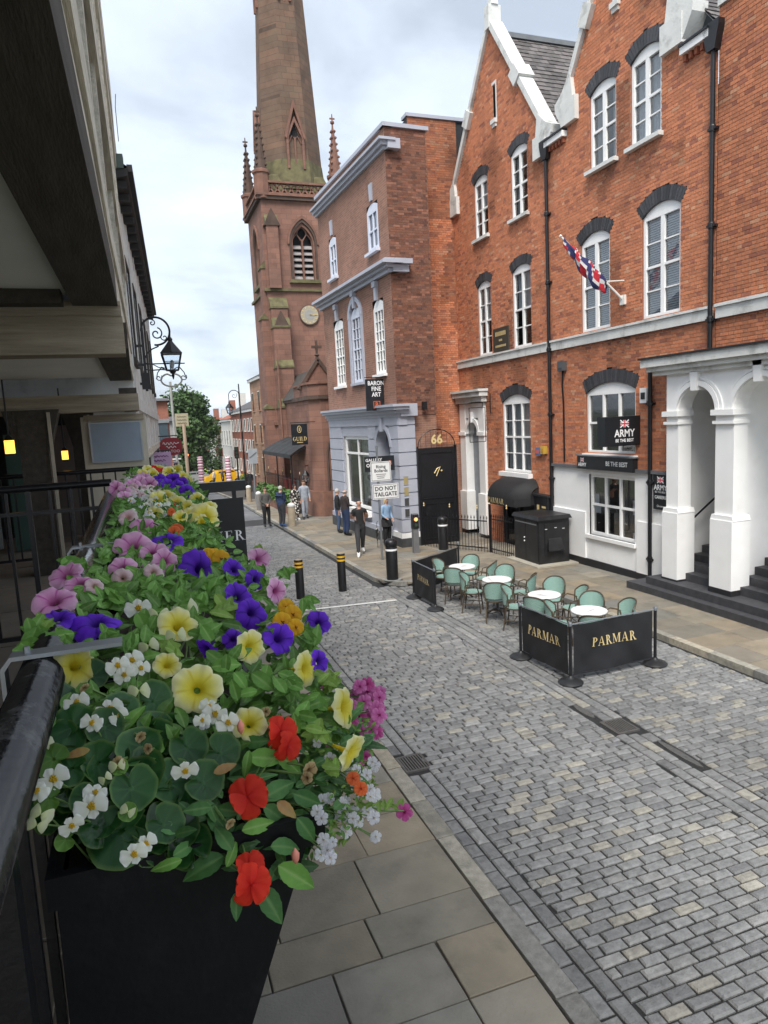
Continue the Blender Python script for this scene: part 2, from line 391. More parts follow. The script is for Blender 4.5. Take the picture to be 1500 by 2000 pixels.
# left kerb
K = []; y = 1.8
def kerbcol(): k = rp.uniform(.8, 1.2); return rp.choice([(.25*k, .235*k, .195*k), (.28*k, .25*k, .195*k), (.19*k, .185*k, .17*k)])
while y < 34:
    l = rp.uniform(.7, 1.15); K.append(slab([(2.44+rp.uniform(-.008, .008), y+.006), (2.62+rp.uniform(-.012, .012), y+.006), (2.62+rp.uniform(-.012, .012), y+l-.006), (2.44, y+l-.006)], .055, .08, kerbcol(), .016)); y += l
pieces(bed, 'kerbstone', K, m_kerb, 300)
# right pavement: build-out beyond the bay
PZ = .10
KP = [(8.6, 1.5), (8.6, 15.0), (8.5, 15.6), (8.1, 16.0), (7.4, 16.12), (6.5, 16.2), (6.05, 16.35), (5.76, 16.72), (5.62, 17.3), (5.58, 36), (5.5, 60)]
def kx(y):
    """inner edge of the right-hand kerb"""
    if y < 15: return 8.72
    if y < 16.2: return 8.72
    if y < 16.8: return 6.2
    return 5.72
mb = MB()
for a, b in zip([1.5, 6, 12, 16.15], [6, 12, 16.15, 16.15]):
    if b > a: mb.quad((8.6, a, gz(a)+PZ-.03), (12, a, gz(a)+PZ-.03), (12, b, gz(b)+PZ-.03), (8.6, b, gz(b)+PZ-.03))
for a, b in zip([16.15, 16.6, 20, 30, 45, 70], [16.6, 20, 30, 45, 70, 110]):
    xa = 6.3 if a < 16.5 else 5.66
    mb.quad((xa, a, gz(a)+PZ-.03), (16, a, gz(a)+PZ-.03), (16, b, gz(b)+PZ-.03), (xa, b, gz(b)+PZ-.03))
bed2 = struct(mb.build('pavement', m_flagbed, fix=False))
F = []; y = 2.0
while y < 44:
    d = rp.choice([.5, .6, .62, .75]); x = kx(y+d/2); k = 0
    if 15.2 < y+d < 16.5: x = max(x, 6.3) if y > 16.1 else 8.72
    xe = 11.6 if y < 23 else 9.0
    while x < xe:
        wd = rp.choice([.55, .7, .85, 1.0]); b = min(x+wd, xe)
        if b-x > .1:
            F.append(slab([(x+.005, y+.005), (b-.005, y+.005), (b-.005, y+d-.005), (x+.005, y+d-.005)], PZ, col=flagcol((.235, .20, .15)) if rp.random() < .7 else flagcol((.195, .178, .145))))
        x += wd
    y += d
pieces(bed2, 'flagstone', F, m_flag, 300)
K = []
for (p, q) in zip(KP[:-1], KP[1:]):
    L = math.hypot(q[0]-p[0], q[1]-p[1]); n = max(1, round(L/.92))
    dx_, dy_ = (q[0]-p[0])/L, (q[1]-p[1])/L; nx_, ny_ = dy_, -dx_
    for i in range(n):
        a, b = L*i/n+.004, L*(i+1)/n-.004
        A_ = (p[0]+dx_*a, p[1]+dy_*a); B_ = (p[0]+dx_*b, p[1]+dy_*b)
        K.append(slab([(A_[0]-nx_*.0, A_[1]-ny_*.0), (A_[0]+nx_*.15, A_[1]+ny_*.15), (B_[0]+nx_*.15, B_[1]+ny_*.15), B_], PZ+.004, .14, tuple(c*1.15 for c in kerbcol()), .014))
pieces(bed2, 'kerbstone', K, m_kerb, 300)
# ================================================================== BUILDINGS ON THE RIGHT
FAC = Pl((11.1, 0), (0, 1), (-1, 0))          # the brick terrace: u = y, faces the street
rb = random.Random(21)
m_brick = mat('red_brick', (1, 1, 1), .85, .18, 20, .45, 70, spec=.25, attr=True)
m_mortar = mat('lime_mortar', (.42, .31, .24), .95, .2, 12, .3, 60)
m_mortar_d = mat('sooty_mortar', (.17, .14, .12), .95, .25, 8, .3, 60)
m_bluebrick = mat('blue_brick', (1, 1, 1), .6, .2, 20, .3, 60, attr=True)
def vnoise(x, y, s):
    random_ = lambda i, j: (math.sin(i*127.1+j*311.7+s*74.7)*43758.5453) % 1
    i, j = math.floor(x), math.floor(y); fx, fy = x-i, y-j; fx = fx*fx*(3-2*fx); fy = fy*fy*(3-2*fy)
    return (random_(i, j)*(1-fx)+random_(i+1, j)*fx)*(1-fy)+(random_(i, j+1)*(1-fx)+random_(i+1, j+1)*fx)*fy
def fbm(x, y, s=0): return .55*vnoise(x, y, s)+.3*vnoise(x*2.1, y*2.1, s+1)+.15*vnoise(x*4.3, y*4.3, s+2)
SILLS = [(20.4, 21.33, 9.8), (18.03, 18.97, 9.8), (14.15, 15.15, 9.9), (12.68, 13.66, 9.9), (18.16, 19.84, 2.3), (13.5, 15.42, 3.0), (11.2, 22.9, 5.85)]
def orange_brick(u, v):
    k = rb.uniform(.86, 1.13)
    for a_, b_, z_ in SILLS:          # rain streaks below sills and string course
        if a_-.15 < u < b_+.15 and 0 < z_-v < .9: k *= 1-.34*vnoise(u*5.5, v*.5, 4)*(1-(z_-v)/.9)
    r = rb.random()
    c = (.56, .212, .108) if r < .62 else (.48, .185, .098) if r < .85 else (.36, .135, .085) if r < .95 else (.58, .29, .17)
    s = fbm(u*.9, v*.55, 3)                   # weathering in patches
    if s > .58: k *= 1-min(.42, (s-.58)*2.6)
    return tuple(x*k for x in c)
def pink_brick(u, v):
    k = rb.uniform(.78, 1.2); r = rb.random()
    c = (.34, .125, .075) if r < .6 else (.27, .10, .07) if r < .85 else (.22, .09, .07)
    return tuple(x*k for x in c)
def brown_brick(u, v):
    k = rb.uniform(.75, 1.25); r = rb.random()
    c = (.20, .088, .056) if r < .6 else (.15, .07, .05) if r < .85 else (.26, .12, .08)
    s = fbm(u*.8, v*.4, 9)
    if s > .55: k *= 1-min(.5, (s-.55)*3)
    return tuple(x*k for x in c)
def subtract(iv, a, b):
    o = []
    for x, y in iv:
        if b <= x or a >= y: o.append((x, y)); continue
        if a > x: o.append((x, a))
        if b < y: o.append((b, y))
    return o
def brickwork(parent, T, span, z0, z1, holes, colf, mortar, nind=300, ch=.075, d0=0.0, pr=.007, bl=.225, zc0=None):
    """span(z)->(u0,u1); holes: functions z->(a,b) or None. Bricks in Flemish bond standing proud of a mortar wall."""
    P = []; mb = MB(T); g_ = .010; hl = bl/2; k = 0
    z = z0
    while z < z1-.01:
        zt = min(z+ch, z1); zm = (z+zt)/2
        sp = span(zm); iv = [sp] if sp and sp[1]-sp[0] > .03 else []
        for h in holes:
            q = h(zm)
            if q: iv = subtract(iv, *q)
        for a, b in iv: mb.quad((a, z, d0), (b, z, d0), (b, zt, d0), (a, zt, d0))
        off = (k % 2)*(bl+hl)/2
        for a, b in iv:
            s = math.floor((a-off)/(bl+hl))*(bl+hl)+off
            while s < b:
                for l, o in ((bl, 0), (hl, bl)):
                    x0, x1 = max(a, s+o+g_/2), min(b, s+o+l-g_/2)
                    if x1-x0 > .03:
                        e = d0+pr+rb.uniform(-.0025, .003)
                        q = [(x0, z+g_/2), (x1, z+g_/2), (x1, zt-g_/2), (x0, zt-g_/2)]
                        vs = [T(p[0], p[1], d0) for p in q]+[T(p[0], p[1], e) for p in q]
                        P.append((vs, [(4, 5, 6, 7), (0, 1, 5, 4), (1, 2, 6, 5), (2, 3, 7, 6), (3, 0, 4, 7)], colf((x0+x1)/2, zm)))
                s += bl+hl
        z = zt; k += 1
    mb.build('wall', mortar, parent, fix=False)
    pieces(parent, 'brick', P, m_brick, nind)
def arc(u0, u1, v1, r):
    wd = u1-u0; Rr = (wd*wd/4+r*r)/(2*r); return (u0+u1)/2, v1-(Rr-r), Rr
def hole(u0, u1, v0, v1, rise=0, band=0):
    if not rise: return lambda z: (u0, u1) if v0 < z < v1 else None
    uc, zc, Ri = arc(u0, u1, v1, rise); Ro = Ri+band; ta = ((u1-u0)/2)/(Ri-rise)
    def f(z):
        if v0 < z <= v1: return (u0, u1)
        if v1 < z < zc+Ro:
            h = min(math.sqrt(max(0, Ro*Ro-(z-zc)**2)), (u1-u0)/2+(z-v1)*ta)
            return (uc-h, uc+h)
    return f
def brick_arch(parent, T, u0, u1, v1, rise, band, n=None, proud=.012, col=(.045, .045, .05)):
    uc, zc, Ri = arc(u0, u1, v1, rise); a1 = math.asin(((u1-u0)/2)/Ri); Ro = Ri+band
    n = n or int(2*a1*Ri/.078); mb = MB(T)
    def pt(a, r): return (uc+math.sin(a)*r, zc+math.cos(a)*r)
    bk = [pt(-a1+2*a1*i/12, Ri) for i in range(13)]+[pt(a1-2*a1*i/12, Ro) for i in range(13)]
    mb.col = (.06, .055, .05); mb.prism(bk, -.14, .001)
    for i in range(n):
        a, b = -a1+2*a1*i/n+.004/Ri, -a1+2*a1*(i+1)/n-.004/Ri
        k = rb.uniform(.7, 1.4); mb.col = tuple(c*k for c in col)
        mb.prism([pt(a, Ri+.002), pt(b, Ri+.002), pt(b, Ro), pt(a, Ro)], .0015, proud+rb.uniform(-.002, .002))
    mb.build('window_arch', m_bluebrick, parent)
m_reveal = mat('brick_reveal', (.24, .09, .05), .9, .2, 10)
m_blind = mat('venetian_blind', (.62, .64, .64), .6, .05, 3)
m_net = mat('net_curtain', (.55, .56, .55), .9, .1, 20)
m_curtain = mat('cream_curtain', (.42, .40, .36), .9, .15, 14, stretch=(1, 14, .3))
def window(parent, T, u0, u1, v0, v1, rise=0, cols=2, rows=4, mull=.1, bar=.028, frame=.075, rec=.09, meet=None, blind=None, fm=None, sill=.12, sillh=.09, gm=None, reveal=None, sillm=None, blindrange=(0, 1)):
    """sash window set back in its opening: frame with arched head, mullions, glazing bars, panes, sill, blind"""
    fm = fm or white; gm = gm or glass
    f = MB(T); d1, d0 = -rec+.05, -rec-.02
    f.box(u0, u0+frame, v0, v1, d0, d1); f.box(u1-frame, u1, v0, v1, d0, d1)
    f.box(u0+frame, u1-frame, v0, v0+frame*1.1, d0, d1-.003); f.box(u0+frame, u1-frame, v1-frame, v1, d0, d1-.003)
    if rise:
        uc, zc, Ri = arc(u0, u1, v1, rise); n = 12; pts = [(u0, v1), (u1, v1)]
        for i in range(1, n):
            x = u1-(u1-u0)*i/n; pts.append((x, zc+math.sqrt(Ri*Ri-(x-uc)**2)))
        f.prism(pts, d0, d1-.006)
    iu0, iu1, iv0, iv1 = u0+frame, u1-frame, v0+frame*1.1, v1-frame
    cw = (iu1-iu0-(cols-1)*mull)/cols; panes = []
    for c in range(cols):
        a = iu0+c*(cw+mull)
        if c: f.box(a-mull, a, iv0, iv1, d0+.002, d1-.005)
        for r in range(rows):
            b0 = iv0+(iv1-iv0)*r/rows; b1 = iv0+(iv1-iv0)*(r+1)/rows
            if r:
                bb = .055 if r == meet else bar
                f.box(a, a+cw, b0-bb/2, b0+bb/2, d0+.01, d1-.02 if r != meet else d1-.01)
            panes.append((a, a+cw, b0, b1))
    w_ = f.build('window', fm, parent)
    for a, b, c, e in panes:
        MB(T).quad((a-.005, c-.005, -rec-.004), (a-.005, e+.005, -rec-.004), (b+.005, e+.005, -rec-.004), (b+.005, c-.005, -rec-.004)).build('pane', gm, w_, fix=False)
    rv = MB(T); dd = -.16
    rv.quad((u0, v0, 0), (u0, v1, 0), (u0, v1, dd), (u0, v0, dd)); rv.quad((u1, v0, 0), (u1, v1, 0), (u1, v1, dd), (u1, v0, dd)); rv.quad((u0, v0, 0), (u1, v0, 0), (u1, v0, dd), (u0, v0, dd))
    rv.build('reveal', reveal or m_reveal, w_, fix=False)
    # the room behind
    bx = MB(T); e = -rec-.03; k = -rec-.9
    bx.quad((u0, v0, k), (u1, v0, k), (u1, v1+rise, k), (u0, v1+rise, k)); bx.quad((u0, v0, e), (u0, v1, e), (u0, v1, k), (u0, v0, k)); bx.quad((u1, v0, e), (u1, v1, e), (u1, v1, k), (u1, v0, k)); bx.quad((u0, v0, e), (u1, v0, e), (u1, v0, k), (u0, v0, k)); bx.quad((u0, v1, e), (u1, v1, e), (u1, v1, k), (u0, v1, k))
    bx.build('room', dark, w_, fix=False)
    if blind == 'slats':
        s = MB(T); n = int((iv1-iv0)/.05)
        for i in range(n):
            z = iv0+i*.05; s.quad((iu0, z, -rec-.05), (iu1, z, -rec-.05), (iu1, z+.046, -rec-.075), (iu0, z+.046, -rec-.075))
        s.build('blind', m_blind, w_, fix=False, kind='stuff')
    elif blind in ('net', 'curtain', 'half'):
        s = MB(T); n = 28
        top = iv1; bot = iv0 if blind != 'half' else iv0+(iv1-iv0)*.5
        us = [iu0+(iu1-iu0)*i/n for i in range(n+1)]
        for i in range(n):
            if blind == 'curtain' and .3 < i/n < .68: continue
            da = -rec-.09+.02*math.sin(i*1.9); db = -rec-.09+.02*math.sin((i+1)*1.9)
            s.quad((us[i], bot, da), (us[i+1], bot, db), (us[i+1], top, db), (us[i], top, da))
        s.build('curtain', m_net if blind != 'curtain' else m_curtain, w_, fix=False)
    if sill:
        s = MB(T); s.prism([(u0-.07, v0-sillh), (u1+.07, v0-sillh), (u1+.07, v0), (u0-.07, v0)], -.1, sill)
        s.build('sill', sillm or whitestone, w_)
    return w_

# ------------------------------------------------------------------ gabled house with the restaurant in its basement
t1 = thing('brick_house', 'orange brick gabled house with white coping above the black restaurant awning', 'building', (0, 0, 0))
G1 = (17.0, 22.9)
def gable_span(ya, yb, ze, apex, zap, lo, hi):
    def f(z):
        if z < ze: return (lo, hi)
        k = (z-ze)/(zap-ze)
        return (ya+(apex-ya)*k, yb+(apex-yb)*k) if k < 1 else None
    return f
W1 = [(20.40, 21.33, 9.88, 11.62, .16), (18.03, 18.97, 9.88, 11.68, .16), (20.38, 21.30, 6.14, 8.36, .15), (17.98, 19.04, 6.14, 8.38, .15)]
pw = (18.16, 19.84, 2.36, 4.55, .22)
BAND = .27
holes1 = [hole(*q, BAND) for q in W1]+[hole(*pw, .3), hole(20.95, 22.85, -1, 5.1), hole(17.9, 19.95, -1, 1.72), hole(19.72, 19.88, 13.05, 14.05)]
brickwork(t1, FAC, gable_span(17.05, 22.9, 11.6, 19.95, 15.75, *G1), -.3, 15.75, holes1, orange_brick, m_mortar)
for i, q in enumerate(W1[:2]): window(t1, FAC, *q, cols=2, rows=4, meet=2, mull=.09, blind=['half', 'curtain'][i])
for q in W1[2:]: window(t1, FAC, *q, cols=2, rows=4, meet=2, mull=.09, sill=0, blind='half')
for q in W1: brick_arch(t1, FAC, *q[:2], q[3], q[4], BAND)
window(t1, FAC, *pw, cols=3, rows=4, meet=2, mull=.07, blind='net', sill=.16, sillh=.14, sillm=white)
brick_arch(t1, FAC, pw[0], pw[1], pw[3], pw[4], .3)
s = MB(FAC); s.box(19.72, 19.88, 13.05, 14.05, -.2, -.1); s.build('slit_window', dark, t1)
s = MB(FAC); s.box(19.66, 19.94, 12.93, 13.05, -.05, .1); s.box(19.69, 19.91, 12.83, 12.93, -.05, .06); s.build('slit_sill', whitestone, t1)
s = MB(FAC); s.box(19.66, 19.72, 13.05, 14.05, -.12, .015); s.box(19.66, 19.94, 14.05, 14.13, -.12, .016); s.build('slit_surround', whitestone, t1)
def coping(parent, ya, yb, ze, apex, zap, T=FAC, w_=.34, kneel=True, finial=True, vis=1):
    for (yf, sgn) in ((ya, -1), (yb, 1)):
        p = Vector((yf+sgn*.02, ze)); q = Vector((apex, zap)); d = (q-p).normalized(); n_ = Vector((-d.y, d.x)) if sgn < 0 else Vector((d.y, -d.x))
        if n_.y < 0: n_ = -n_
        m_ = MB(T); a, b = p, q
        m_.prism([tuple(a), tuple(b), tuple(b+n_*.16), tuple(a+n_*.16)], -.35, .1); m_.build('coping', whitestone, parent)
        # block half way up
        c = p+(q-p)*.5
        MB(T).prism([tuple(c-d*.25-n_*.14), tuple(c+d*.25-n_*.14), tuple(c+d*.25+n_*.24), tuple(c-d*.25+n_*.24)], -.38, .14).build('coping_block', whitestone, parent)
        if kneel:
            x0, x1 = (yf-.12, yf+.50) if sgn < 0 else (yf-.50, yf+.12)
            k = MB(T); k.box(x0, x1, ze-.55, ze+.02, -.3, .13); k.build('kneeler', whitestone, parent)
            xo = x0 if sgn < 0 else x1
            k = MB(T); k.prism([(xo, ze-.5), (xo+sgn*.12, ze-.32), (xo+sgn*.26, ze-.1), (xo+sgn*.28, ze+.1), (xo, ze+.25), (xo-sgn*.4, ze+.62), (xo-sgn*.5, ze+.02), (xo, ze+.02)], -.28, .11); k.build('kneeler_cap', whitestone, parent)
    if finial:
        k = MB(T); k.box(apex-.13, apex+.13, zap-.1, zap+.55, -.3, .12)
        k.prism([(apex-.17, zap+.55), (apex+.17, zap+.55), (apex+.06, zap+.85), (apex+.05, zap+1.15), (apex, zap+1.25), (apex-.05, zap+1.15), (apex-.06, zap+.85)], -.2, .02); k.build('finial', whitestone, parent)
coping(t1, 17.05, 22.9, 11.6, 19.95, 15.75)
course_m = whitestone
def string_course(parent, ya, yb, z=6.02):
    s = MB(FAC); s.prism([(0, 0)]*0 or [(ya, z-.16), (yb, z-.16), (yb, z+.06), (ya, z+.06)], -.05, .07); s.box(ya, yb, z+.06, z+.11, -.05, .11); s.build('string_course', course_m, parent)
string_course(t1, 17.1, 22.88)
# side door with a thin white doorcase
s = MB(FAC); s.box(20.98, 21.4, .3, 4.6, -.3, .08); s.box(22.4, 22.82, .3, 4.6, -.3, .08); s.box(21.4, 22.4, 4.1, 4.6, -.3, .05)
s.box(20.93, 21.45, .1, 1.5, -.3, .13); s.box(22.35, 22.87, .1, 1.5, -.3, .13); s.box(20.94, 21.44, 3.5, 3.62, -.3, .13); s.box(22.36, 22.86, 3.5, 3.62, -.3, .13); s.build('door_case', white, t1)
s = MB(FAC); s.box(20.8, 23.0, 4.82, 4.98, -.3, .32); s.box(20.88, 22.92, 4.62, 4.82, -.3, .2); s.box(20.76, 23.04, 4.98, 5.06, -.3, .38); s.build('door_cornice', whitestone, t1)
def arch_ring(T, uc, zc, ri, ro, d0, d1, n=16, a0=0., a1=math.pi):
    m_ = MB(T)
    pts = [(uc+ro*math.cos(a0+(a1-a0)*i/n), zc+ro*math.sin(a0+(a1-a0)*i/n)) for i in range(n+1)]+[(uc+ri*math.cos(a1-(a1-a0)*i/n), zc+ri*math.sin(a1-(a1-a0)*i/n)) for i in range(n+1)]
    for i in range(n):
        m_.prism([pts[i], pts[i+1], pts[2*n+1-i-1], pts[2*n+1-i]], d0, d1)
    return m_
arch_ring(FAC, 21.9, 3.55, .42, .56, -.25, .09).build('door_arch', white, t1)
MB(FAC).box(21.82, 21.98, 3.95, 4.3, -.2, .14).build('keystone', white, t1)
s = MB(FAC); s.box(21.4, 22.4, .2, 4.1, -.32, -.22); s.build('door', mat('grey_door', (.25, .27, .3), .5), t1)
# plaque between the first-floor windows
pq = thing('wall_plaque', 'dark bronze plaque with gold letters between first floor windows', 'plaque', (0, 0, 0))
MB(FAC).box(19.26, 20.2, 6.16, 6.88, .012, .06).build('panel', mat('bronze', (.05, .045, .035), .5), pq)
for i, (zz, h, sx) in enumerate([(6.70, .13, .62), (6.5, .06, .22), (6.32, .07, .55)]):
    for k in range(9 if sx > .3 else 3):
        u = 19.73+(k-(4 if sx > .3 else 1))*.075
        MB(FAC).box(u-.022, u+.022, zz-h/2, zz+h/2, .061, .064).build('lettering', goldflat, pq)
# ------------------------------------------------------------------ gabled house with the recruiting office
t2 = thing('brick_house', 'orange brick gabled house with white painted ground floor and army recruiting office', 'building', (0, 0, 0))
W2 = [(14.15, 15.15, 9.98, 11.70, .17), (12.68, 13.66, 9.98, 11.74, .17), (14.42, 15.58, 6.16, 8.34, .2), (12.10, 13.28, 6.16, 8.36, .2)]
aw = (13.50, 15.42, 3.06, 4.62, .22)
holes2 = [hole(*q, .3) for q in W2]+[hole(*aw, .32), hole(14.05, 14.2, 13.3, 14.3)]
def span2(z):
    if z < 4.95: return (12.36, 17.0)
    if z < 11.18: return (11.15, 17.0)
    if z < 11.95: return (12.1, 16.08)
    k = (z-11.95)/(3.1); return (12.1+2.0*k, 16.08-1.98*k) if k < 1 else None
brickwork(t2, FAC, span2, 2.72, 15.05, holes2, orange_brick, m_mortar)
for i, q in enumerate(W2):
    window(t2, FAC, *q, cols=2, rows=4, meet=2, mull=.11, sill=.14 if i < 2 else 0, blind='slats' if i in (2, 3) else ('net' if i == 1 else 'curtain'))
    brick_arch(t2, FAC, q[0], q[1], q[3], q[4], .3)
window(t2, FAC, *aw, cols=3, rows=2, meet=1, mull=.07, sill=.1, sillm=white, blind=None)
brick_arch(t2, FAC, aw[0], aw[1], aw[3], aw[4], .32)
s = MB(FAC); s.box(14.05, 14.2, 13.3, 14.4, -.2, -.1); s.build('slit_window', dark, t2)
s = MB(FAC); s.box(13.98, 14.27, 13.18, 13.3, -.05, .1); s.box(14.01, 14.24, 13.08, 13.18, -.05, .06); s.build('slit_sill', whitestone, t2)
MB(FAC).box(14.2, 14.25, 13.3, 14.4, -.1, .015).build('slit_surround', whitestone, t2)
coping(t2, 12.1, 16.08, 11.95, 14.1, 15.05)
string_course(t2, 11.2, 16.92)
# white rendered ground floor round the shop window
sw = (13.52, 15.32, .92, 2.52)
s = MB(FAC)
for a, b, c, e in ((15.32, 16.95, .25, 2.66), (12.4, 13.52, .25, 2.66), (13.52, 15.32, .25, .92), (13.52, 15.32, 2.52, 2.66)): s.box(a, b, c, e, -.2, .02)
s.build('rendered_wall', white, t2)
for a, b in ((15.45, 16.97), (12.38, 13.42)):
    s = MB(FAC); s.prism([(a, .25), (b, .25), (b, 1.42), (b, 1.5), (a, 1.5), (a, 1.42)], .018, .06); s.build('plinth', white, t2)
s = MB(FAC); s.box(12.4, 16.98, -.3, .25, -.2, .06); s.build('black_base', blackmatt, t2)
s = MB(FAC); s.prism([(12.42, 2.66), (16.98, 2.66), (16.98, 2.74), (12.42, 2.74)], -.1, .1); s.build('ledge', mat('slate_ledge', (.12, .12, .13), .7, .2, 5), t2)
window(t2, FAC, *sw, cols=3, rows=2, mull=.07, bar=.06, meet=1, sill=.1, sillm=white, reveal=white, gm=shopglass)
for (a, b, c, e) in ((15.05, 15.2, 1.75, 2.0), (14.98, 15.2, 1.5, 1.68), (13.62, 13.74, 1.6, 1.95), (13.62, 13.74, 1.0, 1.15)):
    MB(FAC).box(a, b, c, e, -.105, -.1).build('window_notice', mat('paper', (.7, .72, .74), .7, .1, 30), t2)
# eaves between the gables: dentils, white gutter board, gutter
def eaves(parent, ya, yb, z):
    s = MB(FAC); s.box(ya, yb, z+.02, z+.16, -.05, .16); s.build('gutter_board', white, parent)
    s = MB(FAC); s.box(ya, yb, z+.161, z+.2, -.3, .2); s.build('gutter', black, parent)
    k = ya+.05
    while k < yb-.05:
        d_ = MB(FAC); d_.col = (.3, .10, .055); d_.box(k, k+.075, z-.11, z+.02, 0, .09); d_.build('dentil', m_brick, parent); k += .15
eaves(t2, 16.1, 16.95, 11.16); eaves(t2, 11.25, 12.0, 11.12)
# ------------------------------------------------------------------ house with the white arched porch
t3 = thing('brick_house', 'brown orange brick house with white arched porch at the right edge', 'building', (0, 0, 0))
brickwork(t3, FAC, lambda z: (7.6, 11.13), 4.9, 11.6, [hole(7.3, 8.4, 9.2, 11.2)], lambda u, v: tuple(c*.85 for c in orange_brick(u, v+3)), m_mortar_d)
brickwork(t3, FAC, lambda z: (12.36, 13.5) if z > 2.74 else None, 2.74, 2.74, [], orange_brick, m_mortar, 0) if False else None
s = MB(FAC); s.box(7.6, 11.13, 11.6, 11.75, -.3, .06); s.build('parapet', whitestone, t3)
string = MB(FAC); string.box(7.6, 11.08, 5.86, 6.08, -.05, .07); string.box(7.6, 11.08, 6.08, 6.14, -.05, .11); string.build('string_course', whitestone, t3)
POR = Pl((10.75, 0), (0, 1), (-1, 0))
cor = MB(POR)
cor.box(8.0, 12.62, 5.03, 5.2, -.4, .26); cor.box(8.0, 12.52, 4.93, 5.03, -.4, .18); cor.box(8.0, 12.42, 4.84, 4.93, -.4, .10); cor.build('porch_cornice', whitestone, t3)
cor = MB(POR); cor.box(8.0, 12.66, 5.2, 5.24, -.4, .3); cor.build('gutter', blackmatt, t3)
# arches with piers
openings = [(11.25, .5), (9.72, .58)]      # centre, radius
ZI = 4.05
ring_pts = 18
def porch_wall():
    m_ = MB(POR); d0, d1 = -.34, 0
    edges = []
    zt = 4.84
    m_.box(openings[0][0]+openings[0][1], 12.1, .8, zt, d0, d1)
    a = openings[1][0]+openings[1][1]; b = openings[0][0]-openings[0][1]
    m_.box(a, b, .55, zt, d0, d1)
    m_.box(8.2, openings[1][0]-openings[1][1], .5, zt, d0, d1)
    for c, r in openings:
        for i in range(ring_pts):
            a0, a1 = math.pi*i/ring_pts, math.pi*(i+1)/ring_pts
            x0, x1 = c+r*math.cos(a0), c+r*math.cos(a1)
            m_.prism([(x0, ZI+r*math.sin(a0)), (x1, ZI+r*math.sin(a1)), (x1, zt), (x0, zt)], d0, d1)
    return m_
porch_wall().build('porch_wall', white, t3)
for c, r in openings:
    arch_ring(POR, c, ZI, r+.02, r+.12, -.02, .05).build('porch_arch', white, t3)
    arch_ring(POR, c, ZI, r+.14, r+.19, -.02, .03).build('arch_moulding', white, t3)
    MB(POR).prism([(c-.07, ZI+r-.08), (c+.07, ZI+r-.08), (c+.1, ZI+r+.3), (c-.1, ZI+r+.3)], -.3, .1).build('keystone', white, t3)
for a, b in ((11.75, 12.1), (10.30, 10.75), (8.2, 9.14)):
    m_ = MB(POR); m_.box(a-.05, b+.05, ZI-.09, ZI+.02, -.36, .09); m_.box(a-.03, b+.03, ZI-.26, ZI-.2, -.36, .06); m_.build('impost', white, t3)
for a, b, z0 in ((11.72, 12.13, .45), (10.27, 10.78, .52), (8.2, 9.17, .5)):
    m_ = MB(POR); m_.box(a-.02, b+.02, z0, 1.9, -.4, .07); m_.prism([(a-.03, 1.9), (b+.03, 1.9), (b, 2.0), (a, 2.0)], -.4, .05); m_.build('pier_base', white, t3)
    m_ = MB(POR); m_.box(a-.03, b+.03, .08, z0, -.4, .08); m_.build('pier_foot', blackmatt, t3)
# inside of the porch: white walls, steps, handrail
m_ = MB(); m_.box(11.09, 12.6, 12.1, 12.3, .3, 5.0); m_.box(12.6, 12.8, 8.0, 12.3, .3, 5.0); m_.box(11.09, 12.6, 10.40, 10.56, .3, 5.0); m_.box(10.9, 12.8, 8., 12.3, 4.86, 4.9); m_.build('porch_inside', white, t3)
m_step = mat('black_stone_step', (.05, .05, .055), .65, .3, 8, .3, 50)
for i, (x0, z) in enumerate([(10.30, .25), (10.50, .41), (10.92, .58), (11.18, .74), (11.44, .90), (11.7, 1.06)]):
    m_ = MB()
    if i < 2: m_.box(x0, 12.5, 7.6, 12.86 if i == 0 else 12.45, .0 if i == 0 else .24, z)
    else:
        m_.box(x0, 12.5, 10.57, 12.05, z-.2, z); m_.box(x0, 12.5, 9.2, 10.39, z-.2, z)
    m_.build('step', m_step, t3)
hr = MB(); hr.tube([(11.0, 11.9, 1.42), (11.05, 11.9, 1.55), (12.1, 11.9, 2.25)], .022, 8); hr.build('handrail', black, t3)

# ------------------------------------------------------------------ slate roofs of the terrace
m_slate = mat('slate', (1, 1, 1), .65, .2, 10, .3, 40, attr=True)
def slates(parent, ya, yb, x0, z0, x1, z1, n=300, swap=False):
    """courses of slates on a slope; swap: the courses run along x on a slope rising with y"""
    L = math.hypot(x1-x0, z1-z0); ex, ez = (x1-x0)/L, (z1-z0)/L; nx_, nz_ = -ez, ex
    sw_ = (lambda p: (p[1], p[0], p[2])) if swap else (lambda p: p)
    mb = MB(); mb.add([sw_(p) for p in [(x0, ya, z0-.03), (x0, yb, z0-.03), (x1, yb, z1-.03), (x1, ya, z1-.03)]], [(0, 1, 2, 3)]); mb.build('roof', lead, parent, fix=False)
    P = []; k = 0; s = 0
    while s < L-.05:
        y = ya-(.14 if k % 2 else 0)
        while y < yb:
            a, b = max(y+.004, ya), min(y+.276, yb)
            if b-a > .05:
                t = .03+rb.uniform(-.006, .008); e = min(s+.24, L)
                q = lambda yy, ss, hh: sw_((x0+ex*ss+nx_*hh, yy, z0+ez*ss+nz_*hh))
                vs = [q(a, s, 0), q(b, s, 0), q(b, s, t), q(a, s, t), q(b, e, .008), q(a, e, .008)]
                kk = rb.uniform(.65, 1.4); c = (.125*kk, .112*kk, .107*kk)
                P.append((vs, [(0, 1, 2, 3), (3, 2, 4, 5)], c))
            y += .28
        s += .2; k += 1
    pieces(parent, 'slate', P, m_slate, n)
slates(t1, 11.3, 15.0, 17.0, 11.25, 19.95, 15.5, swap=True)
slates(t2, 11.3, 15.0, 11.2, 11.25, 14.1, 14.8, swap=True)
MB().box(11.3, 15.0, 19.85, 20.1, 15.48, 15.62).build('ridge', lead, t1)
